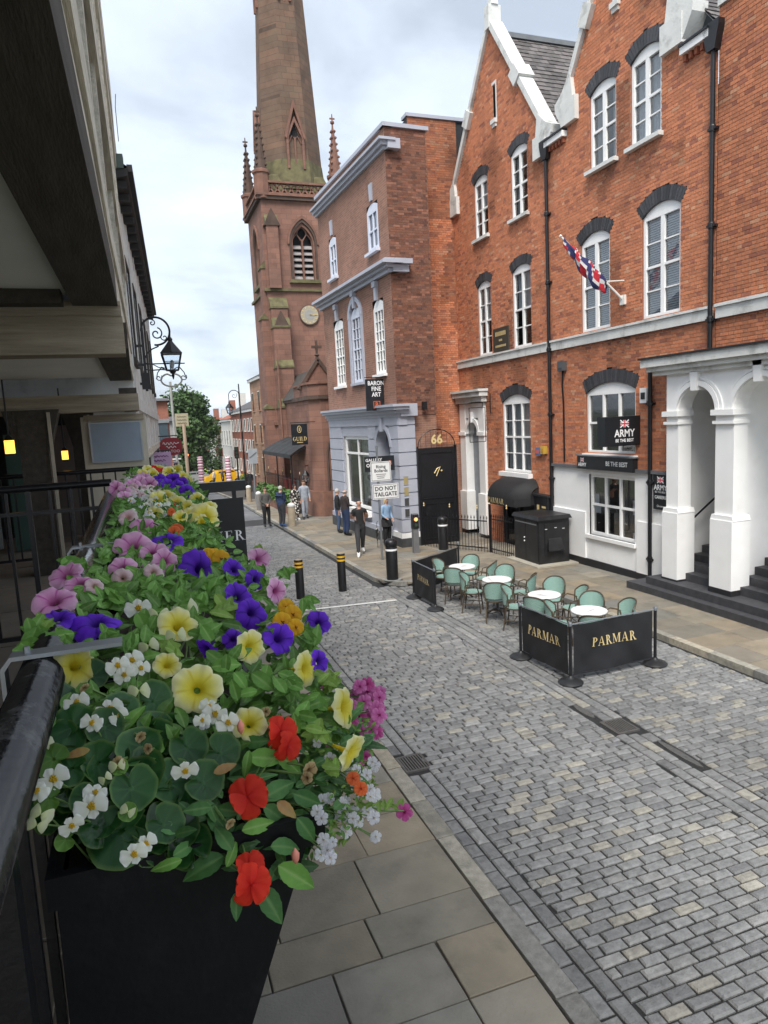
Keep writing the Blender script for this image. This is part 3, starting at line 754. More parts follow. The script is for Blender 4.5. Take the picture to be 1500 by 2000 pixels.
for tt, ya, yb, ze, ap, za in ((t1, 17.1, 22.85, 11.6, 19.95, 15.5), (t2, 12.15, 16.03, 11.95, 14.1, 14.8)):
    m_ = MB(); m_.add([(11.3, yb, ze), (11.3, ap, za), (15, ap, za), (15, yb, ze)], [(0, 1, 2, 3)]); m_.build('gable_roof', lead, tt, fix=False)
# solid body behind the fronts
m_ = MB(); m_.box(12.2, 18, 12.9, 17.0, -.4, 11.2); m_.build('back_wall', blackmatt, t2)
m_ = MB(); m_.box(12.2, 18, 17.0, 22.9, -.4, 11.2); m_.build('back_wall', blackmatt, t1)
m_ = MB(); m_.box(12.9, 18, 7.6, 12.9, -.4, 11.5); m_.build('back_wall', blackmatt, t3)
# ------------------------------------------------------------------ downpipes
def downpipe(label, y, z0, z1, parent=None, hopper=False, x=11.1, kink=None):
    t = thing('downpipe', label, 'downpipe', (x-.08, y, z0))
    m_ = MB(); m_.lathe([(.048, 0), (.048, z1-z0)], n=10); m_.build('pipe', black, t, smooth=40)
    z = .5
    while z < z1-z0-.3:
        m_ = MB(); m_.lathe([(.062, z), (.066, z+.02), (.066, z+.1), (.062, z+.12)], n=10); m_.box(-.03, .08, -.1, .1, z+.03, z+.08); m_.build('collar', black, t); z += 1.8
    if hopper:
        m_ = MB(); m_.prism([(-.1, z1-z0-.2), (.1, z1-z0-.2), (.2, z1-z0+.2), (.2, z1-z0+.3), (-.2, z1-z0+.3), (-.2, z1-z0+.2)], -.08, .08)
        m_.v = [(b[2], b[0], b[1]) for b in m_.v]; m_.build('hopper', black, t)
    return t
downpipe('long black downpipe between the two gabled houses', 16.98, -.05, 11.1, hopper=True)
downpipe('black downpipe beside the right gable above the porch cornice', 11.2, 5.3, 11.05, hopper=True)
downpipe('black downpipe at the left end of the white porch', 12.93, .1, 5.2)
# ================================================================== GREY-FRONTED GALLERY BUILDING
tg = thing('gallery_building', 'pink brick building with lilac grey shopfront and cornices on the corner', 'building', (0, 0, 0))
GA = (8.05, 21.65); GP = plane2(GA, (7.75, 28.65))
m_pinkwall = brick_mat('pink_brickwork', (.33, .168, .115), (.25, .128, .094), (.36, .28, .22), .225, .075, dirt=(.17, .085, .06))
UN, UF = -.3, 7.0
# front wall in panels round the openings (bricks too foreshortened here to be picked apart)
fr_open = [(.52, 1.50, 9.78, 11.3), (4.86, 5.74, 9.78, 11.3), (.44, 1.40, 5.74, 8.2), (2.56, 3.70, 5.6, 8.3), (4.6, 5.74, 5.6, 8.15)]
def wall_with_openings(parent, T, u0, u1, v0, v1, ops, m, d=0.0, th=.3):
    us = sorted(set([u0, u1]+[o[0] for o in ops]+[o[1] for o in ops])); vs = sorted(set([v0, v1]+[o[2] for o in ops]+[o[3] for o in ops])); mb = MB(T)
    for a, b in zip(us[:-1], us[1:]):
        for c, e in zip(vs[:-1], vs[1:]):
            mu, mv = (a+b)/2, (c+e)/2
            if not any(o[0] < mu < o[1] and o[2] < mv < o[3] for o in ops): mb.quad((a, c, d), (b, c, d), (b, e, d), (a, e, d))
    return mb.build('wall', m, parent, fix=False)
wall_with_openings(tg, GP, UN, UF, 4.6, 12.75, fr_open, m_pinkwall)
wall_with_openings(tg, GP, UN, UF, 12.75, 13.2, [], m_pinkwall)
def cornice(parent, T, ua, ub, prof, m, ret=None, name='cornice'):
    """moulding: prof = list of (z0, z1, projection); ret = length round the near corner"""
    mb = MB(T)
    for z0, z1, p in prof:
        mb.box(ua-p, ub, z0, z1, -.25, p)
    return mb.build(name, m, parent)
cornice(tg, GP, UN, UF+.1, [(12.50, 12.60, .10), (12.60, 12.72, .2), (12.72, 12.80, .3)], greytrim)
cornice(tg, GP, UN, UF+.1, [(13.2, 13.32, .08)], greytrim, name='parapet_coping')
cornice(tg, GP, UN, UF+.2, [(8.82, 8.95, .12), (8.95, 9.05, .25), (9.05, 9.15, .42), (9.15, 9.22, .3)], greytrim)
m_winpaint = mat('pale_blue_paint', (.62, .65, .74), .5, .04, 3)
m_shutter = mat('pale_shutter', (.50, .53, .58), .6, .06, 4)
for (a, b, c, e) in fr_open[:2]:
    wv = window(tg, GP, a, b, c, e-.18, .18, cols=2, rows=2, meet=1, mull=.05, frame=.13, fm=m_winpaint, sill=.14, sillm=m_winpaint, blind=None, rec=.05)
    MB(GP).box(a+.12, b-.12, c+.12, e-.2, -.16, -.1).build('shutter', m_shutter, wv)
    MB(GP).prism([((a+b)/2-.1, e+.08), ((a+b)/2+.1, e+.08), ((a+b)/2+.14, e+.62), ((a+b)/2-.14, e+.62)], -.05, .05).build('keystone', greytrim, tg)
for i, (a, b, c, e) in enumerate(fr_open[2:]):
    window(tg, GP, a, b, c, e-.26, .26, cols=3, rows=6, meet=3, mull=.03, bar=.025, frame=.11, fm=m_winpaint if i == 1 else white, sill=.12, sillm=greytrim if i == 1 else white, rec=.07)
    uc, zc, Ri = arc(a, b, e-.26, .26)
    if i == 1:
        s = MB(GP); s.box(a-.16, a, c-.1, e-.1, -.1, .06); s.box(b, b+.16, c-.1, e-.1, -.1, .06); s.build('surround', greytrim, tg)
        arch_ring(GP, (a+b)/2, e-.35, .56, .74, -.1, .07).build('surround', greytrim, tg)
    MB(GP).prism([((a+b)/2-.08, e-.02), ((a+b)/2+.08, e-.02), ((a+b)/2+.12, e+.5), ((a+b)/2-.12, e+.5)], -.05, .1).build('keystone', greytrim, tg)
    MB(GP).prism([((a+b)/2-.13, e+.4), ((a+b)/2+.13, e+.4), ((a+b)/2+.16, e+.58), ((a+b)/2-.16, e+.58)], -.05, .15).build('keystone_scroll', greytrim, tg)
# rusticated shopfront
SH0 = -.45
cornice(tg, GP, SH0, UF+.1, [(4.28, 4.38, .1), (4.38, 4.5, .18), (4.5, 4.6, .3), (4.6, 4.68, .36)], greytrim, name='shop_cornice')
cornice(tg, GP, SH0, UF, [(4.0, 4.28, .06)], greytrim, name='frieze')
dr = (.95, .62, 3.28)        # door arch centre, radius, springing
swn = (2.45, 5.3, .85, 3.62)
s = MB(GP)
s.box(5.3, UF, .3, 4.0, -.3, .0); s.box(1.57, 2.45, .3, 4.0, -.3, .0); s.box(2.45, 5.3, 3.62, 4.0, -.3, 0); s.box(2.45, 5.3, .3, .85, -.3, 0)
for i in range(14):
    a0, a1 = math.pi*i/14, math.pi*(i+1)/14; x0, x1 = dr[0]+dr[1]*math.cos(a0), dr[0]+dr[1]*math.cos(a1)
    s.prism([(x0, dr[2]+dr[1]*math.sin(a0)), (x1, dr[2]+dr[1]*math.sin(a1)), (x1, 4.0), (x0, 4.0)], -.3, 0)
s.build('shopfront', greytrim, tg)
# banded blocks of the piers, one by one
for (a, b) in ((SH0, dr[0]-dr[1]), (5.42, UF-.02), (1.59, 2.38)):
    z = .42
    while z < 3.98:
        e = min(z+.43, 3.99); MB(GP).box(a, b, z+.012, e-.012, -.25 if a == SH0 else -.02, .055).build('rusticated_block', greytrim, tg); z += .445
MB(GP).box(SH0+.02, dr[0]-dr[1]-.02, .3, 4.0, -.24, .02).build('pier_core', greydark, tg)
for (a, b) in ((SH0-.06, dr[0]-dr[1]+.0), (1.57, UF)):
    s = MB(GP); s.box(a, b, .26, .44, -.3, .12); s.build('plinth_moulding', white if a < 0 else greytrim, tg)
    s = MB(GP); s.box(a-.02, b, -.4, .26, -.3, .14); s.build('plinth', mat('dark_stone_plinth', (.06, .062, .065), .7, .3, 6), tg)
arch_ring(GP, dr[0], dr[2], dr[1]+.0, dr[1]+.14, -.1, .08).build('door_arch', greytrim, tg)
MB(GP).prism([(dr[0]-.09, 3.8), (dr[0]+.09, 3.8), (dr[0]+.13, 4.26), (dr[0]-.13, 4.26)], -.05, .13).build('keystone', greytrim, tg)
s = MB(GP); s.box(dr[0]-.62, dr[0]+.62, -.2, 3.95, -.95, -.9); s.box(dr[0]-.64, dr[0]-.62, -.2, 3.9, -.95, -.3); s.box(dr[0]+.62, dr[0]+.64, -.2, 3.9, -.95, -.3); s.build('door_recess', greytrim, tg)
s = MB(GP); s.box(dr[0]-.5, dr[0]+.5, 0, 2.5, -.9, -.85); s.build('door', greydark, tg)
window(tg, GP, *swn, cols=2, rows=1, mull=.06, frame=.12, rec=.12, fm=white, sill=.22, sillm=white, sillh=.2, reveal=white, gm=shopglass)
MB(GP).box(2.57, 5.18, 2.92, 3.0, -.14, -.07).build('transom', white, tg)
# things in the gallery window
m_disp = mat('display_cloth', (.40, .42, .38), .8, .4, 5)
s = MB(GP); s.box(4.2, 5.1, .95, 3.5, -.75, -.7); s.build('display_panel', m_disp, tg)
s = MB(GP); s.box(2.6, 4.0, .95, 2.6, -.7, -.66); s.build('display_panel', mat('display_print', (.3, .3, .28), .8, .5, 9), tg)
s = MB(GP); s.tube([(3.3, .95, -.35), (3.35, 1.3, -.35), (3.25, 1.6, -.35), (3.4, 2.0, -.35)], [.16, .07, .06, .03], 8); s.lathe([(.001, -.12), (.11, -.06), (.13, 0), (.09, .09), (.001, .13)], (3.4, 2.05, -.35), 10); s.build('sculpture', mat('bronze_dark', (.05, .045, .04), .5), tg)
# near side wall, darker brick
def ret(A, L, ang): D = (math.cos(ang), math.sin(ang)); return Pl(A, D, (D[1], -D[0]))
c0 = GP(UN, 0); RP = ret((c0[0], c0[1]), 1.5, R(2.5))
brickwork(tg, RP, lambda z: (0, 1.42), 4.3, 13.2, [], brown_brick, m_mortar_d, 300)
s = MB(RP); s.box(-.06, 1.5, 13.2, 13.32, -.3, .08); s.build('parapet_coping', greytrim, tg)
s = MB(RP); s.box(.0, .42, 12.50, 12.80, -.05, .26); s.build('cornice', greytrim, tg)
s = MB(RP); s.box(.0, .55, 8.82, 9.05, -.05, .24); s.box(.0, .62, 9.05, 9.2, -.05, .38); s.build('cornice', greytrim, tg)
s = MB(RP); s.box(.0, .6, 4.28, 4.68, -.2, .3); s.build('shop_cornice', greytrim, tg)
s = MB(RP); s.box(.0, .52, .3, 4.28, -.3, .14); s.build('side_pier', greydark, tg)
z = .44
while z < 4.2:
    MB(RP).box(-.08, .54, z+.012, min(z+.43, 4.26)-.012, -.2, .17).build('rusticated_block', greytrim, tg); z += .445
s = MB(RP); s.box(-.12, .58, -.4, .26, -.2, .24); s.build('plinth', MATS['dark_stone_plinth'], tg)
s = MB(RP); s.box(-.1, .56, .26, .44, -.2, .21); s.build('plinth_moulding', white, tg)
s = MB(RP); s.box(.5, 1.42, -.4, 4.3, -.5, -.02); s.build('side_wall', m_pinkwall, tg)
# body
c1 = GP(UF, 0)
s = MB(); s.add([(c0[0]+.9, c0[1]+.5, -.5), (9.55, 21.7, -.5), (9.55, 28.6, -.5), (c1[0]+.9, c1[1], -.5), (c0[0]+.9, c0[1]+.5, 13.15), (9.55, 21.7, 13.15), (9.55, 28.6, 13.15), (c1[0]+.9, c1[1], 13.15)], BOXF); s.build('back_wall', blackmatt, tg)
MB(GP).box(UF-.02, UF, -.5, 13.1, -3, -.01).build('far_wall', m_pinkwall, tg)
# tall side wall in orange brick behind it
to = thing('brick_house', 'tall narrow orange brick wall between the gallery and the gabled house', 'building', (0, 0, 0))
OP = Pl((0, 22.92), (1, 0), (0, -1))
def stained(u, v):
    c = orange_brick(u, v)
    s_ = fbm(u*.7, v*.35+2, 5); 
    if v > 11 or s_ > .52: c = tuple(x*.62 for x in c)
    return c
brickwork(to, OP, lambda z: (9.5, 11.3), 3.2, 14.25, [], stained, m_mortar_d, 300)
MB(OP).box(9.45, 11.8, 14.25, 14.36, -.4, .06).build('parapet_coping', greytrim, to)
MB(OP).box(9.5, 14, -.3, 14.2, -5, -.02).build('back_wall', blackmatt, to)
MB(OP).box(9.5, 11.3, -.3, 3.2, -.02, .0).build('lower_wall', m_pinkwall, to)

# ================================================================== CHURCH
tch = thing('church', 'red sandstone church with tall spire, belfry window and clock', 'church', (0, 0, 0))
m_sand = brick_mat('red_sandstone', (.265, .138, .10), (.205, .108, .08), (.16, .09, .07), .62, .30, dirt=(.115, .07, .055), ms=.012, bump=.2)
m_spire = brick_mat('weathered_sandstone', (.175, .105, .07), (.125, .085, .062), (.09, .06, .045), .6, .36, dirt=(.105, .085, .055), ms=.012, bump=.2)
m_moss = mat('mossy_stone', (.13, .115, .055), .9, .4, 3, .3, 20, dirt=(.06, .05, .04), dirtscale=2)
m_trim = mat('sandstone_trim', (.20, .10, .07), .85, .25, 2, .3, 20, dirt=(.07, .05, .04), dirtscale=1.5)
m_darktrim = mat('sooty_stone', (.085, .055, .042), .9, .35, 2, .3, 20)
TX0, TX1, TY0, TY1 = 8.2, 13.1, 43.0, 47.9; TCX, TCY = 10.65, 45.45
TF = Pl((0, TY0), (1, 0), (0, -1)); TL = Pl((TX0, 0), (0, 1), (-1, 0))
# tower walls with the belfry openings let in
bel = (10.62, .62, 14.9)                       # centre, half width, springing
def tower_wall(T, ua, ub, uc):
    mb = MB(T); hw, sp = .82, 15.05; n = 8
    mb.quad((ua, -1, 0), (ub, -1, 0), (ub, 12.9, 0), (ua, 12.9, 0)); mb.quad((ua, 12.9, 0), (uc-hw, 12.9, 0), (uc-hw, sp, 0), (ua, sp, 0)); mb.quad((uc+hw, 12.9, 0), (ub, 12.9, 0), (ub, sp, 0), (uc+hw, sp, 0))
    ptsL = [(uc-hw+2*hw*(1-math.cos(math.pi/3*i/n)), sp+2*hw*math.sin(math.pi/3*i/n)) for i in range(n+1)]
    for i in range(n):
        (x0, z0), (x1, z1) = ptsL[i], ptsL[i+1]
        mb.quad((ua, z0, 0), (x0, z0, 0), (x1, z1, 0), (ua, z1, 0)); mb.quad((2*uc-x0, z0, 0), (ub, z0, 0), (ub, z1, 0), (2*uc-x1, z1, 0))
    zt = ptsL[-1][1]; mb.quad((ua, zt, 0), (ub, zt, 0), (ub, 17.6, 0), (ua, 17.6, 0))
    o = mb.build('tower_wall', m_sand, tch, fix=False)
    # stepped pointed surround, louvres, tracery
    for k, (h2, d0_, d1_, mm) in enumerate(((.98, -.1, .1, m_trim), (.86, -.25, .04, m_darktrim), (.74, -.4, -.08, m_trim))):
        L_ = [(uc-h2+2*h2*(1-math.cos(math.pi/3*i/n)), sp+2*h2*math.sin(math.pi/3*i/n)) for i in range(n+1)]; w_ = .11
        L2 = [(uc-h2+w_+2*(h2-w_)*(1-math.cos(math.pi/3*i/n)), sp+2*(h2-w_)*math.sin(math.pi/3*i/n)) for i in range(n+1)]
        m2 = MB(T)
        for i in range(n):
            for f_ in (lambda p: p, lambda p: (2*uc-p[0], p[1])):
                m2.prism([f_(L_[i]), f_(L_[i+1]), f_(L2[i+1]), f_(L2[i])], d0_, d1_)
        if k: m2.box(uc-h2, uc-h2+w_, 12.95, sp, d0_, d1_); m2.box(uc+h2-w_, uc+h2, 12.95, sp, d0_, d1_)
        m2.build('window_moulding', mm, tch)
    m2 = MB(T); m2.box(uc-.05, uc+.05, 12.9, 15.4, -.4, -.2)
    for sg in (-1, 1):
        for i in range(8):
            a0, a1 = math.pi/3*i/8, math.pi/3*(i+1)/8; r_ = .64
            p = lambda a, rr: (uc+sg*(-.32+ (r_*(1-math.cos(a))) ), sp+.0+r_*math.sin(a)*1.05+rr)
        m2.tube([(uc+sg*.64, sp, -.3), (uc+sg*.60, sp+.35, -.3), (uc+sg*.32, sp+.68, -.3), (uc+sg*.06, sp+.3, -.3)], .05, 6)
        m2.tube([(uc+sg*.32, sp+.62, -.3), (uc+sg*.24, sp+.9, -.3), (uc, sp+1.12, -.3)], .05, 6)
    m2.build('tracery', m_trim, tch)
    for sg in (-1, 1):
        for k in range(6):
            z = 13.05+k*.36; m3 = MB(T); m3.add([(uc+sg*.06, z, -.32), (uc+sg*.66, z, -.32), (uc+sg*.66, z+.2, -.5), (uc+sg*.06, z+.2, -.5), (uc+sg*.06, z+.05, -.32), (uc+sg*.66, z+.05, -.32), (uc+sg*.66, z+.25, -.5), (uc+sg*.06, z+.25, -.5)], BOXF)
            m3.build('louvre', mat('louvre_grey', (.30, .27, .26), .7), tch)
    MB(T).box(uc-.8, uc+.8, 12.9, 16.4, -.62, -.58).build('belfry_dark', dark, tch)
    MB(T).prism([(uc-1.0, 12.75), (uc+1.0, 12.75), (uc+.9, 12.95), (uc-.9, 12.95)], -.5, .2).build('belfry_sill', m_moss, tch)
tower_wall(TF, TX0, TX1, 10.62); tower_wall(TL, TY0, TY1, 45.45)
MB().box(TX0+.6, TX1, TY0+.65, TY1, -1, 17.6).build('tower_core', blackmatt, tch)
MB().box(TX1-.02, TX1, TY0, TY1, -1, 17.6).build('tower_side', m_sand, tch)
for z, p, h, mm in ((12.25, .14, .16, m_moss), (17.55, .22, .2, m_darktrim), (17.75, .3, .12, m_trim), (9.6, .0, .0, None), (4.2, .12, .2, m_trim)):
    if mm: MB().box(TX0-p, TX1+p, TY0-p, TY1+p, z, z+h).build('string_course', mm, tch)
# pierced parapet
for T, ua, ub in ((TF, TX0, TX1), (TL, TY0, TY1)):
    s = MB(T); s.box(ua-.1, ub+.1, 17.87, 17.97, -.15, .15); s.box(ua-.1, ub+.1, 18.5, 18.62, -.15, .18)
    u = ua
    while u < ub-.1:
        s.beam((u, 17.95, 0), (u+.42, 18.52, 0), .09, .08); s.beam((u+.42, 17.95, 0), (u, 18.52, 0), .09, .08); u += .42
    s.build('parapet', m_trim, tch)
# clock
ck = MB(TF); 
def disc(T, uc, vc, r, d0, d1, n=32):
    m_ = MB(T); m_.prism([(uc+r*math.cos(2*math.pi*i/n), vc+r*math.sin(2*math.pi*i/n)) for i in range(n)], d0, d1); return m_
CK = (10.72, 10.85)
rim = disc(TF, *CK, .62, .02, .1).build('clock', mat('clock_rim', (.10, .06, .045), .7), tch)
disc(TF, *CK, .56, .1, .115).build('clock_face', mat('clock_stone', (.36, .32, .24), .7, .1, 8), rim)
disc(TF, *CK, .3, .115, .122).build('clock_centre', mat('clock_blue', (.30, .29, .27), .7, .1, 8), rim)
for i in range(12):
    a = math.pi/6*i; p = (CK[0]+.43*math.sin(a), CK[1]+.43*math.cos(a)); q = (CK[0]+.53*math.sin(a), CK[1]+.53*math.cos(a))
    MB(TF).beam((p[0], p[1], .125), (q[0], q[1], .125), .05, .012, (0, 0, 1)).build('numeral', goldflat, rim)
MB(TF).beam((CK[0], CK[1], .14), (CK[0]+.45, CK[1]+.02, .14), .035, .02).build('clock_hand', goldflat, rim)
MB(TF).beam((CK[0], CK[1], .14), (CK[0]+.3, CK[1]-.03, .14), .05, .02).build('clock_hand', goldflat, rim)
# spire
def spire_r(z): return 1.98*(56-z)/(56-18.4)
def octa(r, z, ph=math.pi/8): return [(TCX+r/math.cos(math.pi/8)*math.cos(ph+math.pi/4*i), TCY+r/math.cos(math.pi/8)*math.sin(ph+math.pi/4*i), z) for i in range(8)]
mb = MB(); zs = [18.4+i*2.4 for i in range(16)]
for a, b in zip(zs[:-1], zs[1:]): mb.loft([octa(spire_r(a), a), octa(spire_r(b), b)], cap=False)
mb.build('spire', m_spire, tch)
# splayed mossy foot of the spire (broaches)
mb = MB(); mb.loft([[(TX0+.35, TY0+.35, 18.2), (TX1-.35, TY0+.35, 18.2), (TX1-.35, TY1-.35, 18.2), (TX0+.35, TY1-.35, 18.2)], [(TX0+.75, TY0+.75, 19.3), (TX1-.75, TY0+.75, 19.3), (TX1-.75, TY1-.75, 19.3), (TX0+.75, TY1-.75, 19.3)]]); mb.build('spire_foot', m_moss, tch)
mb = MB(); mb.loft([octa(spire_r(18.4)+.12, 18.4), octa(spire_r(20.2)+.02, 20.2)], cap=False); mb.build('mossy_skirt', m_moss, tch)
# lucarnes on the faces towards the street and the viewer
for zb, hw, hh in ((19.6, .55, 3.0), (29.3, .4, 2.2)):
    for T, uc, sgn in ((Pl((0, TCY), (1, 0), (0, -1)), TCX, 1), (Pl((TCX, 0), (0, 1), (-1, 0)), TCY, 1)):
        d = spire_r(zb)+.12; dt = spire_r(zb+hh)-.3
        m2 = MB(T); m2.prism([(uc-hw, zb), (uc-hw+.14, zb), (uc-hw+.14, zb+hh*.6), (uc, zb+hh*.9), (uc+hw-.14, zb+hh*.6), (uc+hw-.14, zb), (uc+hw, zb), (uc+hw, zb+hh*.62), (uc, zb+hh), (uc-hw, zb+hh*.62)], dt, d); m2.build('lucarne', m_sand, tch)
        MB(T).prism([(uc-hw-.08, zb+hh*.6), (uc-hw+.02, zb+hh*.56), (uc, zb+hh*1.16), (uc+hw-.02, zb+hh*.56), (uc+hw+.08, zb+hh*.6), (uc, zb+hh*1.32)], dt-.3, d+.06).build('lucarne_gable', m_trim, tch)
        MB(T).prism([(uc-hw+.14, zb+.1), (uc+hw-.14, zb+.1), (uc+hw-.14, zb+hh*.55), (uc, zb+hh*.88), (uc-hw+.14, zb+hh*.55)], d-.3, d-.22).build('lucarne_opening', dark, tch)
        m2 = MB(T); m2.box(uc-.05, uc+.05, zb, zb+hh*.6, d-.22, d-.1); m2.tube([(uc-hw+.16, zb+hh*.5, d-.16), (uc-.16, zb+hh*.64, d-.16), (uc, zb+hh*.55, d-.16), (uc+.16, zb+hh*.64, d-.16), (uc+hw-.16, zb+hh*.5, d-.16)], .045, 6); m2.build('lucarne_tracery', m_trim, tch)
# corner pinnacles with crockets
for i, (px, py) in enumerate([(TX0+.15, TY0+.15), (TX1-.15, TY0+.15), (TX0+.15, TY1-.15), (TX1-.15, TY1-.15)]):
    m2 = MB(); m2.lathe([(.46, 17.6), (.46, 19.0), (.54, 19.05), (.54, 19.2), (.36, 19.3)], (px, py, 0), 8); pin = m2.build('pinnacle', m_trim, tch)
    m2 = MB(); m2.lathe([(.40, 19.2), (.06, 22.0), (.05, 22.2), (.13, 22.28), (.13, 22.36), (.04, 22.45), (.03, 22.8)], (px, py, 0), 8); m2.box(px-.16, px+.16, py-.03, py+.03, 22.5, 22.58); m2.build('pinnacle_spirelet', m_darktrim if i != 1 else m_trim, pin)
    m2 = MB()
    for k in range(7):
        z = 19.5+k*.38; r_ = .40-(z-19.2)*.122
        for j in range(4):
            a = math.pi/4+j*math.pi/2; c = (px+math.cos(a)*(r_+.04), py+math.sin(a)*(r_+.04), z)
            m2.lathe([(.001, -.07), (.075, -.02), (.085, .04), (.03, .1)], c, 5)
    m2.build('crockets', m_darktrim if i != 1 else m_trim, pin, kind='stuff')
# stepped buttresses at the near left corner
def buttress(T, ua, ub, steps, gab=True):
    """steps: (z0, z1, depth)"""
    for k, (z0, z1, dp) in enumerate(steps):
        m2 = MB(T); m2.box(ua, ub, z0, z1, -.05, dp); m2.build('buttress', m_sand, tch)
        nxt = steps[k+1][2] if k+1 < len(steps) else .02
        m2 = MB(T); m2.add([(ua-.05, z1, dp+.06), (ub+.05, z1, dp+.06), (ub+.05, z1+.12, dp+.06), (ua-.05, z1+.12, dp+.06), (ua-.05, z1, -.02), (ub+.05, z1, -.02), (ub+.05, z1+.12+(dp-nxt)*1.5, nxt), (ua-.05, z1+.12+(dp-nxt)*1.5, nxt)], BOXF); m2.build('buttress_cap', m_moss, tch)
buttress(TF, 8.3, 9.3, [(-1, 5.2, 1.3), (5.2, 7.6, 1.0), (7.6, 10.0, .75), (10.0, 11.2, .4)])
buttress(TF, 8.35, 9.05, [(12.4, 16.1, .35)])
buttress(TF, 12.3, 13.05, [(12.4, 16.1, .35)])
buttress(TL, 43.1, 44.0, [(-1, 5.2, .55), (5.2, 10.6, .42), (10.6, 13.6, .25)])
for T, uc in ((TF, 8.8), (TF, 8.7)):
    zz = 10.0 if uc == 8.8 else 16.0; d_ = .8 if uc == 8.8 else .42
    MB(T).prism([(uc-.5, zz), (uc+.5, zz), (uc, zz+1.0)], -.05, d_).build('gablet', m_darktrim, tch)
# aisle and porch in front of the tower
AI = Pl((8.6, 0), (0, 1), (-1, 0)); AF = Pl((0, 36.0), (1, 0), (0, -1))
MB().box(8.6, 16, 36.0, 43.0, -1, 5.6).build('aisle_wall', m_sand, tch)
MB().add([(8.45, 35.85, 5.6), (16, 35.85, 5.6), (16, 43, 5.6), (8.45, 43, 5.6), (9.6, 36.9, 7.2), (16, 36.9, 7.2), (16, 43, 7.2), (9.6, 43, 7.2)], BOXF).build('aisle_roof', mat('dark_slate_roof', (.06, .055, .05), .8, .3, 4), tch)
MB().box(8.5, 16, 35.9, 43, 5.45, 5.62).build('aisle_cornice', m_darktrim, tch)
# porch
PX0, PY0 = 7.7, 31.6
PF = Pl((0, PY0), (1, 0), (0, -1)); PL_ = Pl((PX0, 0), (0, 1), (-1, 0))
mb = MB(); P8 = [(PX0, PY0+.5), (PX0+.45, PY0), (11, PY0), (11, PY0+3.4), (PX0, PY0+3.4)]
mb.prism(P8, -1, 5.3); mb.build('porch', m_sand, tch)
def grow(P, d): cx = sum(p[0] for p in P)/len(P); cy = sum(p[1] for p in P)/len(P); return [(p[0]+d*(1 if p[0] > cx else -1), p[1]+d*(1 if p[1] > cy else -1)) for p in P]
MB().prism(grow(P8, .12), 5.3, 5.48).build('porch_cornice', m_darktrim, tch)
MB().prism(grow(P8, .03), 5.48, 6.0).build('porch_parapet', m_sand, tch)
MB().prism(grow(P8, .1), 6.0, 6.1).build('porch_coping', m_trim, tch)
MB().prism(grow(P8, .14), -1, 1.0).build('porch_plinth', m_trim, tch)
def pointed(T, uc, hw, z0, sp, d0, d1, m, name, inner=None):
    n = 8; L_ = [(uc-hw+2*hw*(1-math.cos(math.pi/3*i/n)), sp+2*hw*math.sin(math.pi/3*i/n)) for i in range(n+1)]
    pts = [(uc-hw, z0)]+L_+[(2*uc-p[0], p[1]) for p in L_[-2::-1]]+[(uc+hw, z0)]
    MB(T).prism(pts, d0, d1).build(name, m, tch)
pointed(PF, 9.15, .62, 0, 2.6, -.1, .03, dark, 'porch_opening')
n = 8
for hw, d1, mm in ((.82, .1, m_darktrim), (.7, .06, m_trim)):
    L_ = [(9.15-hw+2*hw*(1-math.cos(math.pi/3*i/n)), 2.6+2*hw*math.sin(math.pi/3*i/n)) for i in range(n+1)]
    m2 = MB(PF)
    for f_ in (lambda p: p, lambda p: (18.3-p[0], p[1])):
        m2.tube([(f_(p)[0], f_(p)[1], d1-.03) for p in [(9.15-hw, .9)]+L_], .06, 6)
    m2.build('arch_moulding', mm, tch)
# gable with a cross over the porch
gx = 8.55
MB(Pl((0, 33.2), (1, 0), (0, -1))).prism([(gx-.9, 5.9), (gx+.9, 5.9), (gx, 7.15)], -.3, 0).build('porch_gable', m_sand, tch)
for sg in (-1, 1): MB(Pl((0, 33.2), (1, 0), (0, -1))).beam((gx+sg*1.0, 5.85, -.1), (gx, 7.25, -.1), .4, .16, (0, 1, 0)).build('gable_coping', m_darktrim, tch)
m2 = MB(); c = (gx, 33.25, 7.2); m2.lathe([(.1, 0), (.07, .2), (.14, .26), (.05, .34)], c, 6); m2.box(gx-.05, gx+.05, 33.2, 33.3, 7.5, 8.15); m2.box(gx-.25, gx+.25, 33.21, 33.29, 7.78, 7.9); m2.build('cross_finial', m_darktrim, tch)
for gy in (35, 38.4, 40.6):
    pass
# drain pipe down the tower
m2 = MB(); m2.tube([(8.28, 42.0, .2), (8.28, 41.66, .4), (8.28, 41.66, 9)], .05, 6); m2.build('drain_pipe', m_trim, tch)
# ================================================================== LEFT: THE ROW (raised covered walkway) AND ITS NEIGHBOURS
m_oak = mat('weathered_oak', (.66, .60, .50), .85, .3, 5, .5, 30, stretch=(6, .5, 6), dirt=(.12, .10, .08, .8), dirtscale=2.5)
m_oakx = mat('weathered_oak_beam', (.36, .30, .22), .85, .35, 5, .5, 30, stretch=(.5, 5, 8), dirt=(.07, .055, .04, .8), dirtscale=2.5)
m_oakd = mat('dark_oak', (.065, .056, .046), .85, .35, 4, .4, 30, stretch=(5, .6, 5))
m_soffit = mat('grey_plaster', (.84, .84, .80), .9, .06, 2)
m_cream = mat('cream_render', (.50, .45, .36), .9, .1, 3, .2, 20)
m_whiter = mat('white_render', (.66, .65, .62), .9, .12, 2, .3, 12, dirt=(.3, .29, .27, .7), dirtscale=3)
m_floor = mat('walkway_flags', (.22, .19, .155), .8, .2, 3, .2, 30)
tr = thing('timber_building', 'weathered timber building overhanging the raised covered walkway', 'building', (0, 0, 0))
